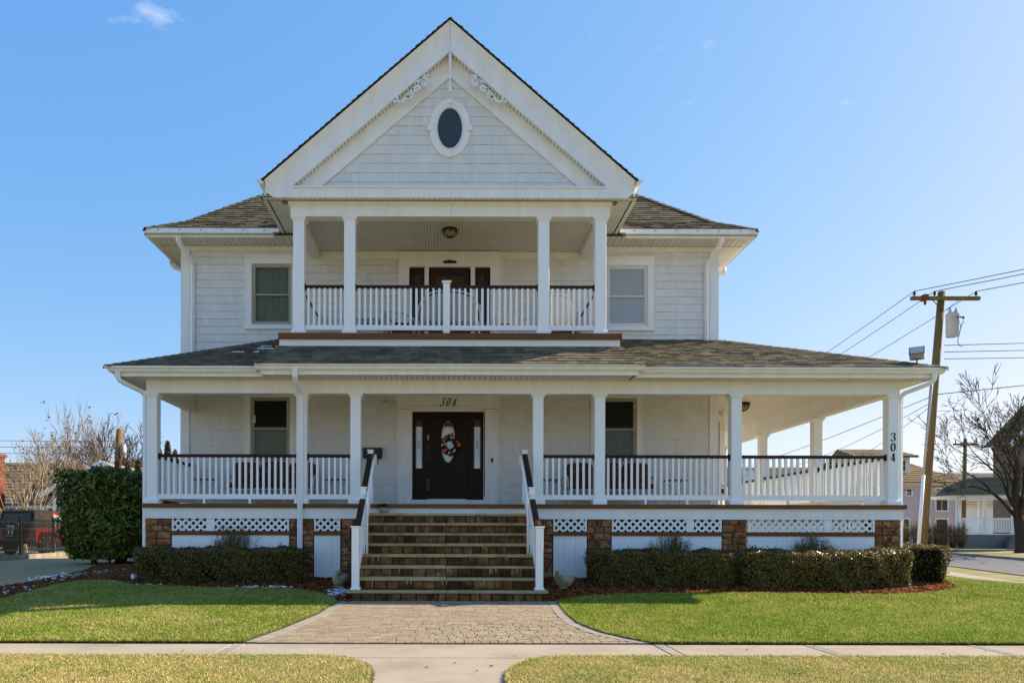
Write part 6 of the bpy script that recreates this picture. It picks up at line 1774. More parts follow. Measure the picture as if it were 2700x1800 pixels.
far_window(gh, 48.3, 49.3, gy+3.4, 5.6, 8.2)
m = MB(); m.box(47.5, 48.5, gy+3.3, gy+3.4, 1.2, 3.5); m.add('front_door', 'darkwood', gh)
m = MB(); m.face([(46.4, gy+3.0, 8.6), (56, gy+3.0, 8.6), (56, gy+3.0, 16), (52.0, gy+3.0, 14.5)]); slope_rows(m, (46.4, gy+3.0, 8.6), (46.4, gy+6.2, 8.6), (52.0, gy+6.2, 14.5), (52.0, gy+3.0, 14.5), 12); m.add('roof', 'farroof', gh)
m = MB(); m.bar((46.4, gy+2.95, 8.5), (52, gy+2.95, 14.4), 0.3, 0.3); m.add('rake_board', 'white', gh)
for k in range(4): 
    m = MB(); m.box(43.0+k*0.32, 46.2, gy-0.35*(4-k)+0.0, gy-0.35*(3-k)-0.0, 0.0, 0.25+0.23*k); m.add('step', 'greycement', gh)
    m = MB(); m.box(42.9+k*0.32, 46.25, gy-0.35*(4-k)-0.03, gy-0.35*(3-k)-0.04, 0.252+0.23*k, 0.30+0.23*k); m.add('step_tread', 'kerb', gh)
m = MB(); m.tube([(43.5, gy-1.4, 0.2), (43.5, gy-1.4, 1.15), (44.8, gy-0.1, 2.15), (45.6, gy, 2.2)], 0.035, 5)
for k in range(8): m.tube([(43.5+k*0.17, gy-1.4+0.17*k, 0.3+0.11*k), (43.5+k*0.17, gy-1.4+0.17*k, 1.15+0.13*k)], 0.02, 4)
m.add('iron_railing', 'black', gh)
# house with long roof behind the grey porch
nb = thing('shingled_house', 'low house with long brown shingled roof behind the white-columned porch', 'house', (46, 66, 0.2))
m = MB(); m.box(51.5, 64, 66, 74, 0, 5.0); m.add('wall', 'white', nb)
m = MB(); slope_rows(m, (51.0, 65.3, 4.4), (64.5, 65.3, 4.4), (64.5, 70, 8.2), (51.0, 70, 8.2), 14); m.face([(51, 65.3, 4.4), (51, 70, 8.2), (51, 74.6, 4.4)]); m.add('roof', 'palefarroof', nb)
# long low roof seen between the side porch columns
lb = thing('long_roof_house', 'low white house with long dark brown roof seen through the side porch', 'house', (29, 45, 0.2))
m = MB(); m.box(23.2, 37.2, 45.5, 52, 0, 4.9); m.add('wall', 'white', lb)
m = MB(); slope_rows(m, (22.6, 45.0, 4.75), (37.8, 45.0, 4.75), (37.8, 49, 6.9), (22.6, 49, 6.9), 12); m.face([(22.6, 45, 4.75), (22.6, 49, 6.9), (22.6, 53, 4.75)]); m.face([(37.8, 45, 4.75), (37.8, 53, 4.75), (37.8, 49, 6.9)]); slope_rows(m, (37.8, 53, 4.75), (22.6, 53, 4.75), (22.6, 49, 6.9), (37.8, 49, 6.9), 3); m.add('roof', 'farroof', lb)
m = MB(); m.face([(23.9, 44.6, 4.6), (25.0, 44.6, 4.6), (24.2, 44.6, 6.2), (23.9, 44.6, 6.2)]); m.box(23.4, 25.6, 44.6, 46.4, 0, 4.6); m.face([(23.2, 44.5, 4.6), (25.8, 44.5, 4.6), (24.5, 44.5, 6.3)]); m.face([(25.8, 44.5, 4.6), (24.5, 44.5, 6.3), (24.5, 48, 6.3), (25.8, 47, 4.6)]); m.add('entry_gable', 'white', lb)
far_window(lb, 27, 28, 45.5, 1.6, 3.4); far_window(lb, 31, 32, 45.5, 1.6, 3.4); far_window(lb, 34.5, 35.5, 45.5, 1.6, 3.4)

# ---- left side: garage with white rakes, brown-roofed house, brick chimney
ga = thing('garage', 'tan garage with white rake boards behind the laurel bush', 'garage', (-18.5, 25, 0.2))
gx = -18.5; ga_y = 25.0
m = MB(); m.box(gx-2.75, gx+2.75, ga_y, ga_y+7, 0, 3.3); m.extr([(gx-2.75, ga_y, 3.3), (gx+2.75, ga_y, 3.3), (gx, ga_y, 4.75)], (0, 7, 0)); clap(m, gx-2.75, gx+2.75, ga_y-0.001, 0.3, 3.3); m.add('wall', 'tansiding', ga)
m = MB(); slope_rows(m, (gx-3.3, ga_y-0.5, 3.15), (gx-3.3, ga_y+7.3, 3.15), (gx, ga_y+7.3, 4.93), (gx, ga_y-0.5, 4.93), 10); slope_rows(m, (gx+3.3, ga_y-0.5, 3.15), (gx+3.3, ga_y+7.3, 3.15), (gx, ga_y+7.3, 4.93), (gx, ga_y-0.5, 4.93), 10); m.add('roof', 'palefarroof', ga)
for s in (-1, 1):
    m = MB(); m.bar((gx+s*3.35, ga_y-0.52, 3.08), (gx, ga_y-0.52, 4.88), 0.06, 0.26, up=(0, 0, 1)); m.add('rake_board', 'white', ga)
    m = MB(); m.box(gx+s*2.72-0.1, gx+s*2.72+0.1, ga_y-0.07, ga_y-0.035, 0.2, 3.5); m.add('corner_board', 'white', ga)
far_window(ga, gx-0.35, gx+0.35, ga_y, 4.0, 4.3, 0.09, False)
bh = thing('brown_roof_house', 'sage house with brown cross-gabled roof behind the crape myrtles', 'house', (-27, 36, 0.2))
m = MB(); m.box(-36, -21.5, 36.5, 45, 0, 3.4); clap(m, -36, -21.5, 36.5, 0.3, 3.3, 0.22); m.add('wall', 'sage', bh)
m = MB(); m.box(-36.5, -21.0, 35.7, 35.85, 3.1, 3.4); m.box(-30.5, -24.2, 35.0, 35.1, 2.75, 2.95); m.add('fascia', 'white', bh)
m = MB(); slope_rows(m, (-36.6, 35.7, 3.3), (-21.0, 35.7, 3.3), (-21.0, 40.5, 6.35), (-36.6, 40.5, 6.35), 12); m.face([(-21, 35.7, 3.3), (-21, 45.3, 3.3), (-21, 40.5, 6.35)]); rf = m.add('roof', 'farroof', bh)
m = MB(); slope_rows(m, (-29.2, 35.0, 3.2), (-29.2, 40.0, 3.2), (-26.3, 40.0, 6.1), (-26.3, 35.0, 6.1), 9); slope_rows(m, (-22.6, 35.0, 3.2), (-22.6, 40.0, 3.2), (-26.3, 40.0, 6.1), (-26.3, 35.0, 6.1), 9); m.add('gable_roof', 'palefarroof', bh)
m = MB(); m.face([(-29.0, 35.2, 3.2), (-22.9, 35.2, 3.2), (-26.3, 35.2, 5.9)]); m.box(-29.0, -22.9, 35.2, 36.5, 0, 3.2); m.add('gable_wall', 'sage', bh)
far_window(bh, -28.2, -27.2, 35.2, 1.2, 2.6); far_window(bh, -25.2, -24.2, 35.2, 1.2, 2.6); far_window(bh, -33, -32, 36.5, 1.2, 2.6)
ch = thing('brick_chimney_house', 'red brick chimney of a house at the far left edge', 'house', (-31.5, 34, 0.2))
m = MB(); m.box(-40, -31.4, 33.0, 34.4, 0, 4.2); m.add('wall', 'white', ch)
m = MB(); slope_rows(m, (-40, 32.5, 4.1), (-31.0, 32.5, 4.1), (-31.6, 34.6, 5.3), (-40, 34.6, 5.3), 6); m.add('roof', 'farroof', ch)
cm_ = MB(); cm_.box(-31.0, -29.45, 33.4, 34.2, 0.2, 6.1); cm_.box(-31.1, -29.35, 33.3, 34.3, 6.1, 6.3); cm_.add('chimney', 'brick', ch)
# low distant tree line closes the horizon between the houses
M['treeline'] = mat('distant_bare_wood', (0.135, 0.105, 0.075), (0.085, 0.07, 0.05), 0.5, 0.95)
m = MB(); rr = random.Random(77)
for x0, x1, y0 in ((-190, -30, 140), (20, 230, 150)):
    x = x0
    while x < x1:
        h = rr.uniform(1.5, 3.5)
        for k in range(9):
            a = Vector((x+rr.uniform(-1.5, 1.5), y0+rr.uniform(-6, 6), -0.2)); b = a + Vector((rr.uniform(-2, 2), rr.uniform(-1, 1), h*rr.uniform(0.6, 1.0)))
            m.tube([a, a.lerp(b, 0.5)+Vector((rr.uniform(-0.5, 0.5), 0, 0)), b], [0.22, 0.14, 0.04], 3)
        x += 1.2
m.add('treeline', 'treeline', None, label='distant line of bare trees on the horizon', cat='trees', kind='stuff')

# ---- black picket fence
fa, fb = Vector((-14.45, 5.0)), Vector((-15.05, 18.0))
fe = thing('black_fence', 'black metal picket fence along the driveway kerb', 'fence', (fa.x, fa.y, 0.3))
m = MB(); n = 128
for k in range(n):
    p = fa.lerp(fb, k/n); m.box(p.x-0.011, p.x+0.011, p.y-0.011, p.y+0.011, 0.42, 1.62)
m.add('pickets', 'black', fe, kind='stuff')
for z in (0.55, 1.28, 1.50):
    m = MB(); m.bar((fa.x, fa.y, z), (fb.x, fb.y, z), 0.03, 0.04); m.add('rail', 'black', fe)
for k in range(6):
    p = fa.lerp(fb, (k+0.35)/5.6); m = MB(); m.box(p.x-0.035, p.x+0.035, p.y-0.035, p.y+0.035, 0.3, 1.68); m.box(p.x-0.045, p.x+0.045, p.y-0.045, p.y+0.045, 1.68, 1.71); m.add('post', 'black', fe)

# ---- red soft-top off-road car parked beyond the fence
M['redpaint'] = mat('red_car_paint', (0.36, 0.016, 0.010), None, rough=0.22, spec=0.6)
M['softtop'] = mat('black_soft_top', (0.030, 0.026, 0.020), (0.045, 0.04, 0.03), 5, 0.8)
M['carglass'] = mat('smoked_car_glass', (0.035, 0.030, 0.018), (0.06, 0.05, 0.03), 2, 0.12)
M['taillight'] = mat('tail_light', (0.30, 0.012, 0.010), None, rough=0.2)
M['chrome'] = mat('alloy', (0.55, 0.55, 0.55), None, rough=0.25, metallic=0.9)
M['print'] = mat('white_print', (0.75, 0.75, 0.73), None, rough=0.6)
CT = Matrix.Translation((-17.47, 15.64, 0.22)) @ Matrix.Rotation(R(-3), 4, 'Z')       # local +Y forward, origin centre of the rear axle line
car = add('car', None, None, CT, 'red off-road car with black soft top and spare wheel behind the fence', 'car')
def cpart(mb, name, mt, parent=None): return mb.add(name, mt, parent or car, CT)
m = MB(); hw = 0.80
m.extr([(-hw, -0.55, 0.52), (-hw, 3.1, 0.52), (-hw, 3.1, 1.08), (-hw, 1.75, 1.12), (-hw, -0.55, 1.12)], (2*hw, 0, 0)); body = cpart(m, 'body', 'redpaint')
m = MB(); m.bbox(-0.66, 0.66, 1.75, 3.15, 1.0, 1.16, 0.05); cpart(m, 'hood', 'redpaint')
for s in (-1, 1):
    for yy in (0.12, 2.45):
        m = MB(); m.extr([(s*0.78, yy-0.55, 0.62), (s*0.78, yy-0.42, 0.95), (s*0.78, yy+0.42, 0.95), (s*0.78, yy+0.6, 0.55), (s*0.78, yy+0.5, 0.55), (s*0.78, yy+0.35, 0.85), (s*0.78, yy-0.35, 0.85), (s*0.78, yy-0.46, 0.6)], (s*0.14, 0, 0)); cpart(m, 'fender_flare', 'rubber')
        m = MB(); m.lathe([(0.22, -0.11), (0.36, -0.11), (0.38, -0.06), (0.38, 0.06), (0.36, 0.11), (0.22, 0.11)], 24, (s*0.74, yy, 0.38), Matrix.Rotation(R(90), 3, 'Y')); w = cpart(m, 'wheel', 'rubber')
        m = MB(); m.lathe([(0.215, -0.06), (0.225, 0.0), (0.215, 0.06)], 20, (s*0.78, yy, 0.38), Matrix.Rotation(R(90), 3, 'Y'))
        for k in range(5):
            a = k*2*math.pi/5; m.bar((s*0.86, yy, 0.38), (s*0.86, yy+0.2*math.cos(a), 0.38+0.2*math.sin(a)), 0.05, 0.03)
        cpart(m, 'rim', 'chrome', w)
prof = [(-0.62, 1.12), (-0.50, 1.80), (-0.30, 1.86), (1.25, 1.84), (1.60, 1.78), (1.72, 1.12)]
m = MB()
for (xa, xb) in ((-0.74, 0.74),):
    a = [(-0.76 if z < 1.5 else -0.68, y_, z) for y_, z in prof]; b = [(0.76 if z < 1.5 else 0.68, y_, z) for y_, z in prof]
    for i in range(4): m.face([a[i], b[i], b[i+1], a[i+1]])
    m.face(a); m.face(b); m.face([a[4], b[4], b[5], a[5]])
top = cpart(m, 'soft_top', 'softtop')
m = MB(); q = lambda t, x: (x*(1-0.08*t), -0.63+0.12*t*0.97, 1.14+0.66*t)
m.face([q(0.12, -0.60), q(0.12, 0.60), q(0.86, 0.60), q(0.86, -0.60)]); cpart(m, 'rear_window', 'carglass')
for s in (-1, 1):
    xx = lambda z: s*(0.765 - 0.08*(z-1.12)/0.66)
    m = MB(); m.face([(xx(1.2), -0.25, 1.2), (xx(1.2), 0.62, 1.2), (xx(1.72), 0.62, 1.72), (xx(1.72), -0.18, 1.72)]); cpart(m, 'side_window', 'carglass')
    m = MB(); pts = [(0.70, 1.12), (0.70, 1.78), (1.30, 1.76), (1.66, 1.12)]; inn = [(0.78, 1.18), (0.78, 1.70), (1.25, 1.68), (1.54, 1.18)]
    for i in range(4):
        j = (i+1) % 4; m.face([(xx(p[1])*1.02, p[0], p[1]) for p in (pts[i], pts[j], inn[j], inn[i])])
    d_ = cpart(m, 'door_frame', 'redpaint')
    m = MB(); m.face([(xx(p[1])*1.01, p[0], p[1]) for p in inn]); cpart(m, 'door_window', mat('pale_car_glass', (0.25, 0.33, 0.33), None, rough=0.1), d_)
    m = MB(); m.box(s*0.80, s*0.812, 0.68, 1.72, 0.58, 1.10); cpart(m, 'door', 'redpaint')
    m = MB(); m.box(s*0.62-0.06, s*0.62+0.06, -0.60, -0.55, 0.74, 0.96); cpart(m, 'tail_light', 'taillight')
    m = MB(); m.bbox(s*0.93-0.09, s*0.93+0.09, 1.6, 1.7, 1.12, 1.28, 0.02); cpart(m, 'door_mirror', 'rubber')
m = MB(); m.bbox(-0.80, 0.80, -0.75, -0.57, 0.45, 0.60, 0.03); cpart(m, 'rear_bumper', 'rubber')
m = MB(); m.bbox(-0.80, 0.80, 3.12, 3.35, 0.45, 0.60, 0.03); cpart(m, 'front_bumper', 'rubber')
RX = Matrix.Rotation(R(90), 3, 'X')
m = MB(); m.lathe([(0.35, -0.13), (0.385, -0.10), (0.39, 0.08), (0.36, 0.12), (0.05, 0.125)], 32, (-0.05, -0.80, 1.02), RX); sw = cpart(m, 'spare_wheel', 'softtop')
m = MB(); m.tube([(-0.05+0.385*math.cos(k*math.pi/18), -0.87, 1.02+0.385*math.sin(k*math.pi/18)) for k in range(36)], 0.012, 5, True); cpart(m, 'cover_band', 'chrome', sw)
# print on the cover: the word, a pair of footprints, a line of small lettering
fc = bpy.data.curves.new('cover_print', 'FONT'); fc.body = 'Hang'; fc.size = 0.155; fc.extrude = 0.004; fc.offset = 0.006; fc.align_x = 'CENTER'
tmp = bpy.data.objects.new('tmp', fc); COL.objects.link(tmp)
bpy.context.view_layer.update(); tm = bpy.data.meshes.new_from_object(tmp.evaluated_get(bpy.context.evaluated_depsgraph_get())); bpy.data.objects.remove(tmp)
tm.materials.clear(); tm.materials.append(M['print'])
add('cover_lettering', tm, sw, CT @ Matrix.Translation((-0.06, -0.929, 1.14)) @ Matrix.Rotation(R(90), 4, 'X'))
m = MB()
for s in (-1, 1):
    cxp = -0.06+s*0.075
    m.extr([(cxp+0.035*math.cos(a)*(1.0+0.35*math.sin(a)), -0.932, 0.93+0.085*math.sin(a)) for a in [k*math.pi/8 for k in range(16)]], (0, 0.006, 0))
    for k in range(5):
        tx_, tz = cxp+s*(-0.055+0.030*k), 1.045+0.022*math.sin(k*0.8+0.6)
        m.extr([(tx_+0.013*math.cos(a), -0.932, tz+0.015*math.sin(a)) for a in [j*math.pi/4 for j in range(8)]], (0, 0.006, 0))
for k in range(6): m.box(-0.20+k*0.05, -0.17+k*0.05, -0.932, -0.926, 0.775, 0.805)
cpart(m, 'cover_emblem', 'print', sw)
# =================================================================== PROPS
M['whitemetal'] = mat('white_wrought_iron', (0.72, 0.71, 0.68), None, rough=0.45)
M['wicker'] = mat('white_wicker', (0.70, 0.68, 0.62), (0.55, 0.53, 0.47), 60, 0.6, bump=0.6, bscale=110)
M['tabletop'] = mat('brown_glass_top', (0.10, 0.065, 0.04), None, rough=0.3)
M['cement'] = mat('mossy_cement', (0.50, 0.42, 0.27), (0.33, 0.27, 0.15), 12, 0.95, bump=0.6, bscale=45)
M['rose'] = mat('faded_rose_petal', (0.62, 0.24, 0.13), (0.42, 0.12, 0.07), 14, 0.8, jitter=0.3)
M['cream_rose'] = mat('cream_petal', (0.78, 0.58, 0.38), (0.64, 0.45, 0.28), 14, 0.8)
M['wreath'] = mat('dark_red_foliage', (0.055, 0.016, 0.012), (0.03, 0.02, 0.010), 12, 0.8, jitter=0.4)
M['amberlamp'] = mat('amber_lamp_glass', (0.30, 0.23, 0.13), (0.40, 0.33, 0.22), 8, 0.25)

def floral():
    m = bpy.data.materials.new('burgundy_floral_fabric'); m.use_nodes = True
    n, l = m.node_tree.nodes, m.node_tree.links; b = n['Principled BSDF']; b.inputs['Roughness'].default_value = 0.9
    g = n.new('ShaderNodeNewGeometry'); v = n.new('ShaderNodeTexVoronoi'); v.inputs['Scale'].default_value = 9.0
    nz = n.new('ShaderNodeTexNoise'); nz.inputs['Scale'].default_value = 22
    mx = n.new('ShaderNodeMix'); mx.data_type = 'RGBA'; mx.blend_type = 'LINEAR_LIGHT'; mx.inputs['Factor'].default_value = 0.08
    l.new(g.outputs['Position'], mx.inputs['A']); l.new(nz.outputs['Color'], mx.inputs['B']); l.new(g.outputs['Position'], nz.inputs['Vector'])
    l.new(mx.outputs['Result'], v.inputs['Vector'])
    cr = n.new('ShaderNodeValToRGB'); e = cr.color_ramp.elements
    e[0].position = 0.0; e[0].color = (0.24, 0.15, 0.07, 1); e[1].position = 1.0; e[1].color = (0.055, 0.010, 0.010, 1)
    for p, c in ((0.22, (0.19, 0.125, 0.055, 1)), (0.30, (0.06, 0.05, 0.018, 1)), (0.42, (0.085, 0.016, 0.014, 1)), (0.6, (0.12, 0.03, 0.022, 1))):
        q = e.new(p); q.color = c
    l.new(v.outputs['Distance'], cr.inputs['Fac']); l.new(cr.outputs['Color'], b.inputs['Base Color'])
    return m
M['floral'] = floral()

def puff(mb, x0, x1, y0, y1, z0, z1, r=0.06):
    """plump cushion"""
    bm = bmesh.new(); bmesh.ops.create_cube(bm, size=1.0); bmesh.ops.subdivide_edges(bm, edges=list(bm.edges), cuts=4, use_grid_fill=True)
    for v in bm.verts:
        p = v.co*2; q = [math.copysign(1-(1-abs(t))**1.0, t) for t in p]
        L = (abs(q[0])**5 + abs(q[1])**5 + abs(q[2])**5)**0.2; q = [t/L*max(abs(a) for a in q) if L > 0 else t for t in q]
        v.co = Vector(((x0+x1)/2 + q[0]*(x1-x0)/2, (y0+y1)/2 + q[1]*(y1-y0)/2, (z0+z1)/2 + q[2]*(z1-z0)/2))
    mb.bm(bm, True)

def settee(x, y, w, n_back, label):
    """porch settee facing the street (-Y)"""
    T = TR(x, y, DECK); t = add('settee', None, None, T, label, 'settee', 'cushioned porch settees')
    h = w/2
    f = MB()
    f.tube([(-h, -0.30, 0.36), (h, -0.30, 0.36), (h, 0.30, 0.36), (-h, 0.30, 0.36)], 0.016, 6, True)
    f.tube([(-h, 0.30, 0.36), (-h, 0.40, 0.95), (h, 0.40, 0.95), (h, 0.30, 0.36)], 0.014, 6)
    for k in range(int(w/0.14)): f.tube([(-h+0.07+k*0.14, 0.30, 0.36), (-h+0.07+k*0.14, 0.40, 0.95)], 0.006, 4)
    f.add('frame', 'whitemetal', t, T)
    for sx in (-1, 1):
        a = MB(); a.tube(bez((sx*h, -0.30, 0.36), (sx*(h+0.04), -0.42, 0.70), (sx*h, -0.30, 0.66), (sx*h, 0.36, 0.68), 10), 0.016, 6); a.tube(arc((sx*h, -0.05, 0.52), 0.11, 0, 5.5, 14, 'yz'), 0.009, 5); a.add('arm', 'whitemetal', t, T)
    for sx in (-1, -0.33, 0.33, 1):
        for yy in (-0.30, 0.30):
            a = MB(); a.tube([(sx*h*0.98, yy, 0.36), (sx*h*0.98, yy*1.06, 0.0)], [0.014, 0.02], 6); a.add('leg', 'whitemetal', t, T)
    s = MB(); puff(s, -h+0.02, h-0.02, -0.33, 0.28, 0.37, 0.53); s.add('seat_cushion', 'floral', t, T)
    bw = (w-0.04)/n_back
    for k in range(n_back):
        c = MB(); xa = -h+0.02+k*bw; puff(c, xa+0.005, xa+bw-0.005, 0.13, 0.33, 0.46, 1.0+0.02*(k % 2)); c.add('back_cushion', 'floral', t, T)
settee(-3.90, 1.45, 1.92, 3, 'long burgundy floral settee under the left porch window')
settee(3.60, 1.45, 1.92, 3, 'long burgundy floral settee under the right porch window')

def side_table(x, y, label, r=0.27, z=DECK, hh=0.58):
    T = TR(x, y, z); t = add('side_table', None, None, T, label, 'table', 'small wrought iron porch tables')
    m = MB(); m.lathe([(r*0.98, hh-0.012), (r, hh-0.006), (r, hh+0.006), (r*0.98, hh+0.01)], 24); m.add('top', 'tabletop', t, T)
    for k in range(4):
        a = k*math.pi/2 + 0.78; c, s = math.cos(a), math.sin(a)
        m = MB(); m.tube(bez((c*r*0.9, s*r*0.9, hh-0.02), (c*r*0.2, s*r*0.2, hh*0.75), (c*r*0.15, s*r*0.15, hh*0.3), (c*r*1.05, s*r*1.05, 0.0), 10), 0.012, 6); m.add('leg', 'whitemetal', t, T)
    m = MB(); m.tube([(r*0.35*math.cos(k*math.pi/8), r*0.35*math.sin(k*math.pi/8), hh*0.5) for k in range(16)], 0.008, 5, True); m.add('brace_ring', 'whitemetal', t, T)
side_table(-5.35, 1.35, 'small iron table left of the left floral settee')
side_table(-2.45, 1.35, 'small iron table right of the left floral settee')
side_table(2.25, 1.35, 'small iron table left of the right floral settee')
side_table(5.05, 1.35, 'small iron table right of the right floral settee')
side_table(7.15, 7.9, 'round pale table far back on the side porch')

def arch_chair(x, y, z, w, h, rz, label, cushion=True, name='wicker_chair', cat='chair'):
    """rattan chair with an arched double-hoop back, faces local -Y"""
    T = TR(x, y, z, rz=rz); t = add(name, None, None, T, label, cat, 'white wicker seats'); hw = w/2
    def hoop(k, e): return [(math.copysign(abs(math.cos(a))**0.7, math.cos(a))*hw*k, 0.28+e, 0.38 + math.sin(a)**0.8*(h-0.38)*k if math.sin(a) > 0 else 0.38) for a in [i*math.pi/20 for i in range(21)]]
    m = MB(); m.tube(hoop(1.0, 0.03), 0.022, 7); m.tube(hoop(0.90, 0.03), 0.016, 6); m.add('back_hoop', 'whitemetal', t, T)
    p = hoop(0.88, 0.03); m = MB()
    m.extr([(q[0], q[1]-0.006, q[2]) for q in p], (0, 0.012, 0)); m.add('back_panel', 'wicker', t, T)
    m = MB(); m.bbox(-hw, hw, -0.28, 0.28, 0.32, 0.40, 0.02); m.add('seat', 'wicker', t, T)
    for s in (-1, 1):
        m = MB(); m.tube(bez((s*hw, 0.28, 0.72), (s*(hw+0.05), 0.0, 0.68), (s*(hw+0.06), -0.33, 0.66), (s*hw, -0.26, 0.38), 10), 0.02, 6); m.add('arm', 'whitemetal', t, T)
        for yy in (-0.25, 0.26):
            m = MB(); m.tube([(s*hw*0.95, yy, 0.34), (s*hw*0.97, yy*1.08, 0.0)], 0.018, 6); m.add('leg', 'whitemetal', t, T)
    if cushion:
        m = MB(); puff(m, -hw+0.04, hw-0.04, -0.27, 0.2, 0.40, 0.52); m.add('cushion', 'floral', t, T)
arch_chair(0.02, 0.75, BDECK, 1.32, 1.02, math.pi, 'white arched wicker loveseat seen from behind on the balcony', True, 'wicker_loveseat', 'loveseat')
arch_chair(2.50, 1.15, BDECK, 0.66, 1.08, R(155), 'white arched wicker chair at the right end of the balcony')
arch_chair(-1.05, 1.25, BDECK, 0.62, 0.78, R(105), 'low wicker chair with floral cushion on the balcony left of the loveseat')
arch_chair(6.62, 3.35, DECK, 0.62, 1.05, R(70), 'white openwork chair beside the side porch corner column')
def wicker_table(x, y, w, label):
    T = TR(x, y, BDECK); t = add('wicker_table', None, None, T, label, 'table', 'white wicker balcony tables'); h = w/2
    m = MB(); m.bbox(-h, h, -0.2, 0.2, 0.52, 0.56, 0.012); m.add('top', 'whitemetal', t, T)
    m = MB(); m.extr([(-h*0.9, -0.18, 0.52), (-h*0.9, -0.18, 0.36)] + [(h*0.8*math.cos(a), -0.18, 0.36+0.09*math.sin(a)) for a in [math.pi-k*math.pi/10 for k in range(11)]] + [(h*0.9, -0.18, 0.36), (h*0.9, -0.18, 0.52)], (0, 0.02, 0)); m.add('apron', 'wicker', t, T)
    for sx in (-1, 1):
        for yy in (-0.17, 0.17):
            m = MB(); m.tube([(sx*h*0.88, yy, 0.52), (sx*h*0.95, yy*1.1, 0.0)], 0.017, 6); m.add('leg', 'whitemetal', t, T)
    m = MB(); m.box(-h*0.85, h*0.85, -0.16, 0.16, 0.2, 0.22); m.add('lower_shelf', 'wicker', t, T)
wicker_table(1.22, 1.0, 0.52, 'small white wicker table right of the balcony loveseat')
wicker_table(-1.72, 1.0, 0.50, 'small white wicker table at the left end of the balcony')

# ceiling lamps (unlit)
def lamp(x, y, z, label, s=1.0):
    T = TR(x, y, z, s=s); t = add('ceiling_lamp', None, None, T, label, 'lamp', 'dark ceiling lamps')
    m = MB(); m.lathe([(0.05, 0.0), (0.165, -0.005), (0.175, -0.03), (0.165, -0.05), (0.05, -0.055)], 20); m.add('canopy', 'black', t, T)
    m = MB(); m.lathe([(0.15, -0.05), (0.145, -0.09), (0.11, -0.14), (0.05, -0.165), (0.0, -0.17)], 20); m.add('glass_bowl', 'amberlamp', t, T)
    m = MB()
    for k in range(8):
        a = k*math.pi/4; m.tube([(r_*math.cos(a), r_*math.sin(a), z_) for r_, z_ in ((0.165, -0.04), (0.152, -0.09), (0.115, -0.145), (0.05, -0.172), (0.0, -0.18))], 0.007, 4)
    m.tube([(0.152*math.cos(k*math.pi/10), 0.152*math.sin(k*math.pi/10), -0.09) for k in range(20)], 0.007, 4, True); m.lathe([(0.02, -0.17), (0.025, -0.185), (0.0, -0.20)], 8); m.add('cage', 'black', t, T)
lamp(0.04, 1.05, 7.744, 'dark cage ceiling lamp above the balcony door', 1.0)
lamp(7.42, 3.65, 4.449, 'dark ceiling lamp with pale glass under the side porch', 1.15)

# wreath on the front door
wt = thing('wreath', 'round wreath of faded roses hanging on the front door glass', 'wreath', (0.05, YW-0.06, 3.22))
m = MB(); rr = random.Random(6); wc = (0.055, YW-0.035, 3.22)
r = np.random.default_rng(66); n = 900; a = r.random(n)*2*np.pi; rad = 0.165 + r.normal(size=n)*0.032
P3 = np.stack([wc[0]+rad*np.cos(a), wc[1]-0.02+r.normal(size=n)*0.016, wc[2]+1.08*rad*np.sin(a)], 1)
leaves(P3, np.tile([[0, -1.0, 0.2]], (n, 1)), 0.030, 67, (0.020, 0.012, 0.006), (0.11, 0.025, 0.018), 'leaf', 0.4, 1.2, 'foliage', wt)
m.tube([(wc[0]+0.165*math.cos(k*math.pi/12), wc[1], wc[2]+0.178*math.sin(k*math.pi/12)) for k in range(24)], 0.03, 6, True); m.add('ring', 'wreath', wt)
for (an, rd, s, mt) in ((2.5, 0.17, 0.056, 'rose'), (3.95, 0.17, 0.058, 'rose'), (0.0, 0.19, 0.056, 'rose'), (0.45, 0.165, 0.038, 'rose'), (1.45, 0.165, 0.036, 'cream_rose'), (1.1, 0.17, 0.034, 'cream_rose'), (3.2, 0.17, 0.036, 'cream_rose'), (2.95, 0.13, 0.032, 'cream_rose'), (5.35, 0.16, 0.040, 'cream_rose'), (4.6, 0.18, 0.036, 'cream_rose'), (2.1, 0.18, 0.034, 'rose'), (5.0, 0.17, 0.03, 'rose')):
    s *= 1.3; c = Vector((wc[0]+rd*1.08*math.cos(an), wc[1]-0.055, wc[2]+rd*1.05*math.sin(an))); q = MB()
    for k in range(9):
        b = k*2.4; f = 0.25 + 0.75*(k/9); T3 = Matrix.Rotation(b, 3, 'Y') @ Matrix.Rotation(0.5+0.5*f, 3, 'X')
        q.ball(c + Vector((math.cos(b), 0.25*f, math.sin(b)))*s*0.5*f, s*0.55, (1.0, 0.28, 0.85), 1, T3)
    q.ball(c, s*0.35, (1, 1, 1), 1); q.add('flower', mt, wt)

# letter box
mbx = thing('mailbox', 'black wall mailbox with newspaper hooks left of the front door', 'mailbox', (-1.75, YW, 2.9))
m = MB(); m.bbox(-1.97, -1.53, YW-0.17, YW-0.02, 2.90, 3.12, 0.012); m.add('box', 'black', mbx)
m = MB(); m.extr([(-1.98, YW-0.19, 3.10), (-1.98, YW-0.015, 3.16), (-1.98, YW-0.015, 3.13), (-1.98, YW-0.19, 3.075)], (0.46, 0, 0)); m.box(-1.90, -1.60, YW-0.176, YW-0.171, 2.95, 3.04); m.add('lid', mat('aged_bronze', (0.06, 0.05, 0.03), None, rough=0.4, metallic=0.6), mbx)
for x in (-1.86, -1.63):
    m = MB(); m.tube([(x, YW-0.06, 2.90), (x, YW-0.06, 2.79), (x, YW-0.10, 2.76), (x, YW-0.14, 2.80)], 0.009, 5); m.add('hook', 'black', mbx)
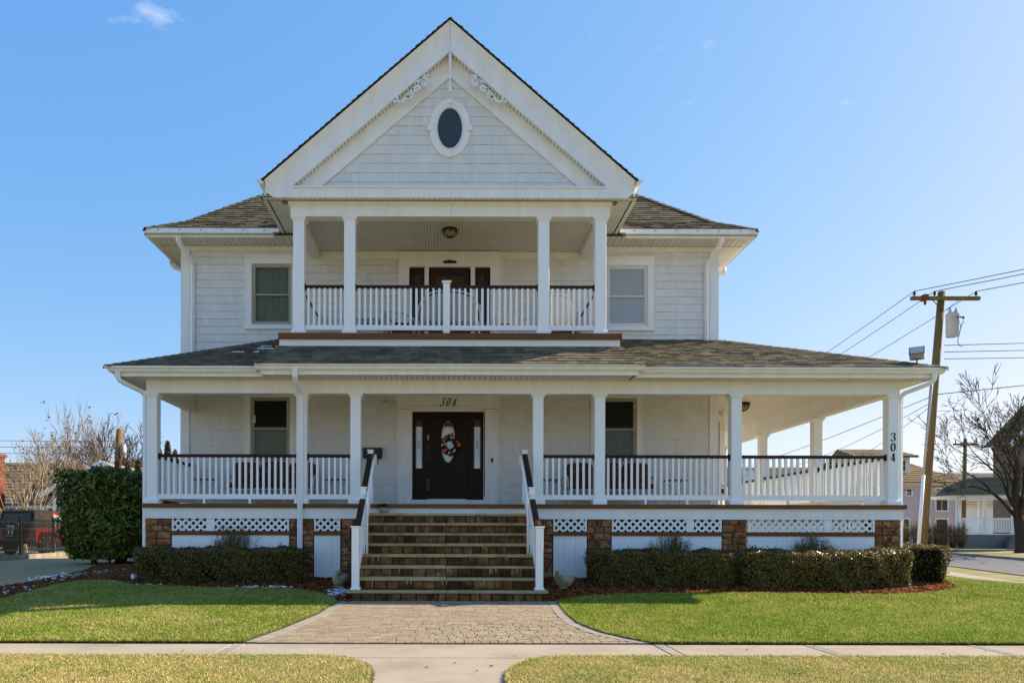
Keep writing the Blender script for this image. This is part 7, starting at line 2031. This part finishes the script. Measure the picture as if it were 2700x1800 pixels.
# security floodlight under the porch beam
sf = thing('flood_lamp', 'small beige flood lamp on the wall left of the door surround', 'lamp', (-1.42, YW, 4.2))
m = MB(); m.lathe([(0.06, 0), (0.06, 0.03), (0.03, 0.05)], 12, (-1.46, YW-0.012, 4.26), RX); m.add('mount', 'winframe_w', sf)
TH = Matrix.Rotation(R(-35), 3, 'Y') @ Matrix.Rotation(R(60), 3, 'X')
m = MB(); m.tube([(-1.46, YW-0.05, 4.26), (-1.44, YW-0.10, 4.21)], 0.014, 6); m.lathe([(0.03, 0.0), (0.035, 0.07), (0.05, 0.14), (0.045, 0.145)], 12, (-1.45, YW-0.09, 4.22), Matrix.Rotation(R(125), 3, 'X') @ Matrix.Rotation(R(0), 3, 'Z')); m.add('head', 'winframe_w', sf)

# box floodlight standing on the porch roof corner
fx, fy = 9.45, -0.1
rf_ = thing('roof_floodlight', 'box floodlight with bronze frame on the right porch roof corner', 'lamp', (fx, fy, 4.55))
T = TR(fx, fy, 4.565, rz=R(-35), s=0.85)
m = MB(); m.tube([(0, 0, -0.05), (0, 0, 0.13)], 0.018, 6); m.bar((-0.10, 0, 0.13), (0.10, 0, 0.13), 0.03, 0.012); m.add('bracket', 'black', rf_, T)
T2 = T @ Matrix.Translation((0, 0, 0.25)) @ Matrix.Rotation(R(-28), 4, 'X')
m = MB(); m.extr([(-0.15, -0.12, -0.09), (-0.15, 0.10, -0.09), (-0.15, 0.14, 0.02), (-0.15, 0.06, 0.11), (-0.15, -0.12, 0.11)], (0.30, 0, 0)); m.add('housing', 'galv', rf_, T2)
m = MB(); m.bbox(-0.16, 0.16, -0.145, -0.118, -0.10, 0.12, 0.008); m.add('door_frame', 'kerb', rf_, T2)
m = MB(); m.box(-0.13, 0.13, -0.150, -0.144, -0.07, 0.09); m.add('lens', 'galv', rf_, T2)

# cement geese in the beds
def goose(x, y, rz, label, tuck):
    z = gz(x, y); T = TR(x, y, z, rz=rz); t = add('goose_statue', None, None, T, label, 'statue', 'cement geese beside the stairs')
    # one continuous body: rings along the spine, tail at -Y, breast at +Y (local)
    m = MB(); prof = [(-0.20, 0.24, 0.012), (-0.17, 0.215, 0.045), (-0.12, 0.17, 0.085), (-0.05, 0.14, 0.115), (0.03, 0.13, 0.122), (0.09, 0.14, 0.108), (0.13, 0.17, 0.080), (0.145, 0.205, 0.056)]
    neck = [(0.14, 0.235, 0.045), (0.12, 0.265, 0.042), (0.09, 0.285, 0.050), (0.05, 0.285, 0.052), (0.01, 0.275, 0.040), (-0.015, 0.265, 0.020)] if tuck else [(0.13, 0.225, 0.052), (0.11, 0.25, 0.050), (0.10, 0.275, 0.054), (0.11, 0.298, 0.052), (0.14, 0.305, 0.038), (0.165, 0.30, 0.014)]
    pts = prof + neck; n = 12; rings = []
    for i, (yy, zz, rr_) in enumerate(pts):
        a = pts[max(i-1, 0)]; b = pts[min(i+1, len(pts)-1)]; d = Vector((0, b[0]-a[0], b[1]-a[1])).normalized(); s = Vector((1, 0, 0)); u = s.cross(d)
        rings.append(len(m.v)); m.v += [tuple(Vector((0, yy, zz)) + (s*math.cos(2*math.pi*k/n)*1.0 + u*math.sin(2*math.pi*k/n))*rr_) for k in range(n)]
    for a, b in zip(rings, rings[1:]):
        for k in range(n): m.f.append((a+k, a+(k+1) % n, b+(k+1) % n, b+k)); m.s.append(True)
    m.f.append(tuple(range(rings[0], rings[0]+n))); m.s.append(False); m.f.append(tuple(range(rings[-1], rings[-1]+n))); m.s.append(False)
    m.add('body', 'cement', t, T)
    for s in (-1, 1):
        w = MB(); w.ball((s*0.105, -0.05, 0.17), 0.09, (0.28, 1.25, 0.72), 2, Matrix.Rotation(R(12), 3, 'X')); w.add('wing', 'cement', t, T)
        w = MB(); w.ball((s*0.042, neck[3][0]+(0.02 if tuck else 0.005), neck[3][1]+0.015), 0.008, sub=1); w.add('eye', 'mortar', t, T)
    b = MB(); b.lathe([(0.10, 0.0), (0.105, 0.03), (0.08, 0.05)], 14, (0, 0.02, -0.01)); b.add('base', 'cement', t, T)
goose(-2.02, -1.05, R(150), 'mossy cement goose with raised tail left of the stairs', True)
goose(2.18, -1.15, R(60), 'grey cement goose with upright head right of the stairs', False)
# small planter on the top step
pt = thing('flower_pot', 'small stone flower pot with withered plant on the top step', 'flower pot', (-1.30, -0.12, 1.56))
m = MB(); m.lathe([(0.06, 1.556), (0.075, 1.58), (0.09, 1.64), (0.10, 1.665), (0.085, 1.665)], 16, (-1.27, -0.14, 0)); m.add('bowl', 'cement', pt)
r = np.random.default_rng(99); n = 160; P3 = np.stack([-1.30+r.normal(size=n)*0.045, -0.14+r.normal(size=n)*0.03, 1.69+np.abs(r.normal(size=n))*0.025], 1)
leaves(P3, np.tile([[0, -0.5, 1.0]], (n, 1)), 0.022, 98, (0.020, 0.012, 0.007), (0.10, 0.035, 0.02), 'leaf', 0.45, 1.2, 'withered_plant', pt)
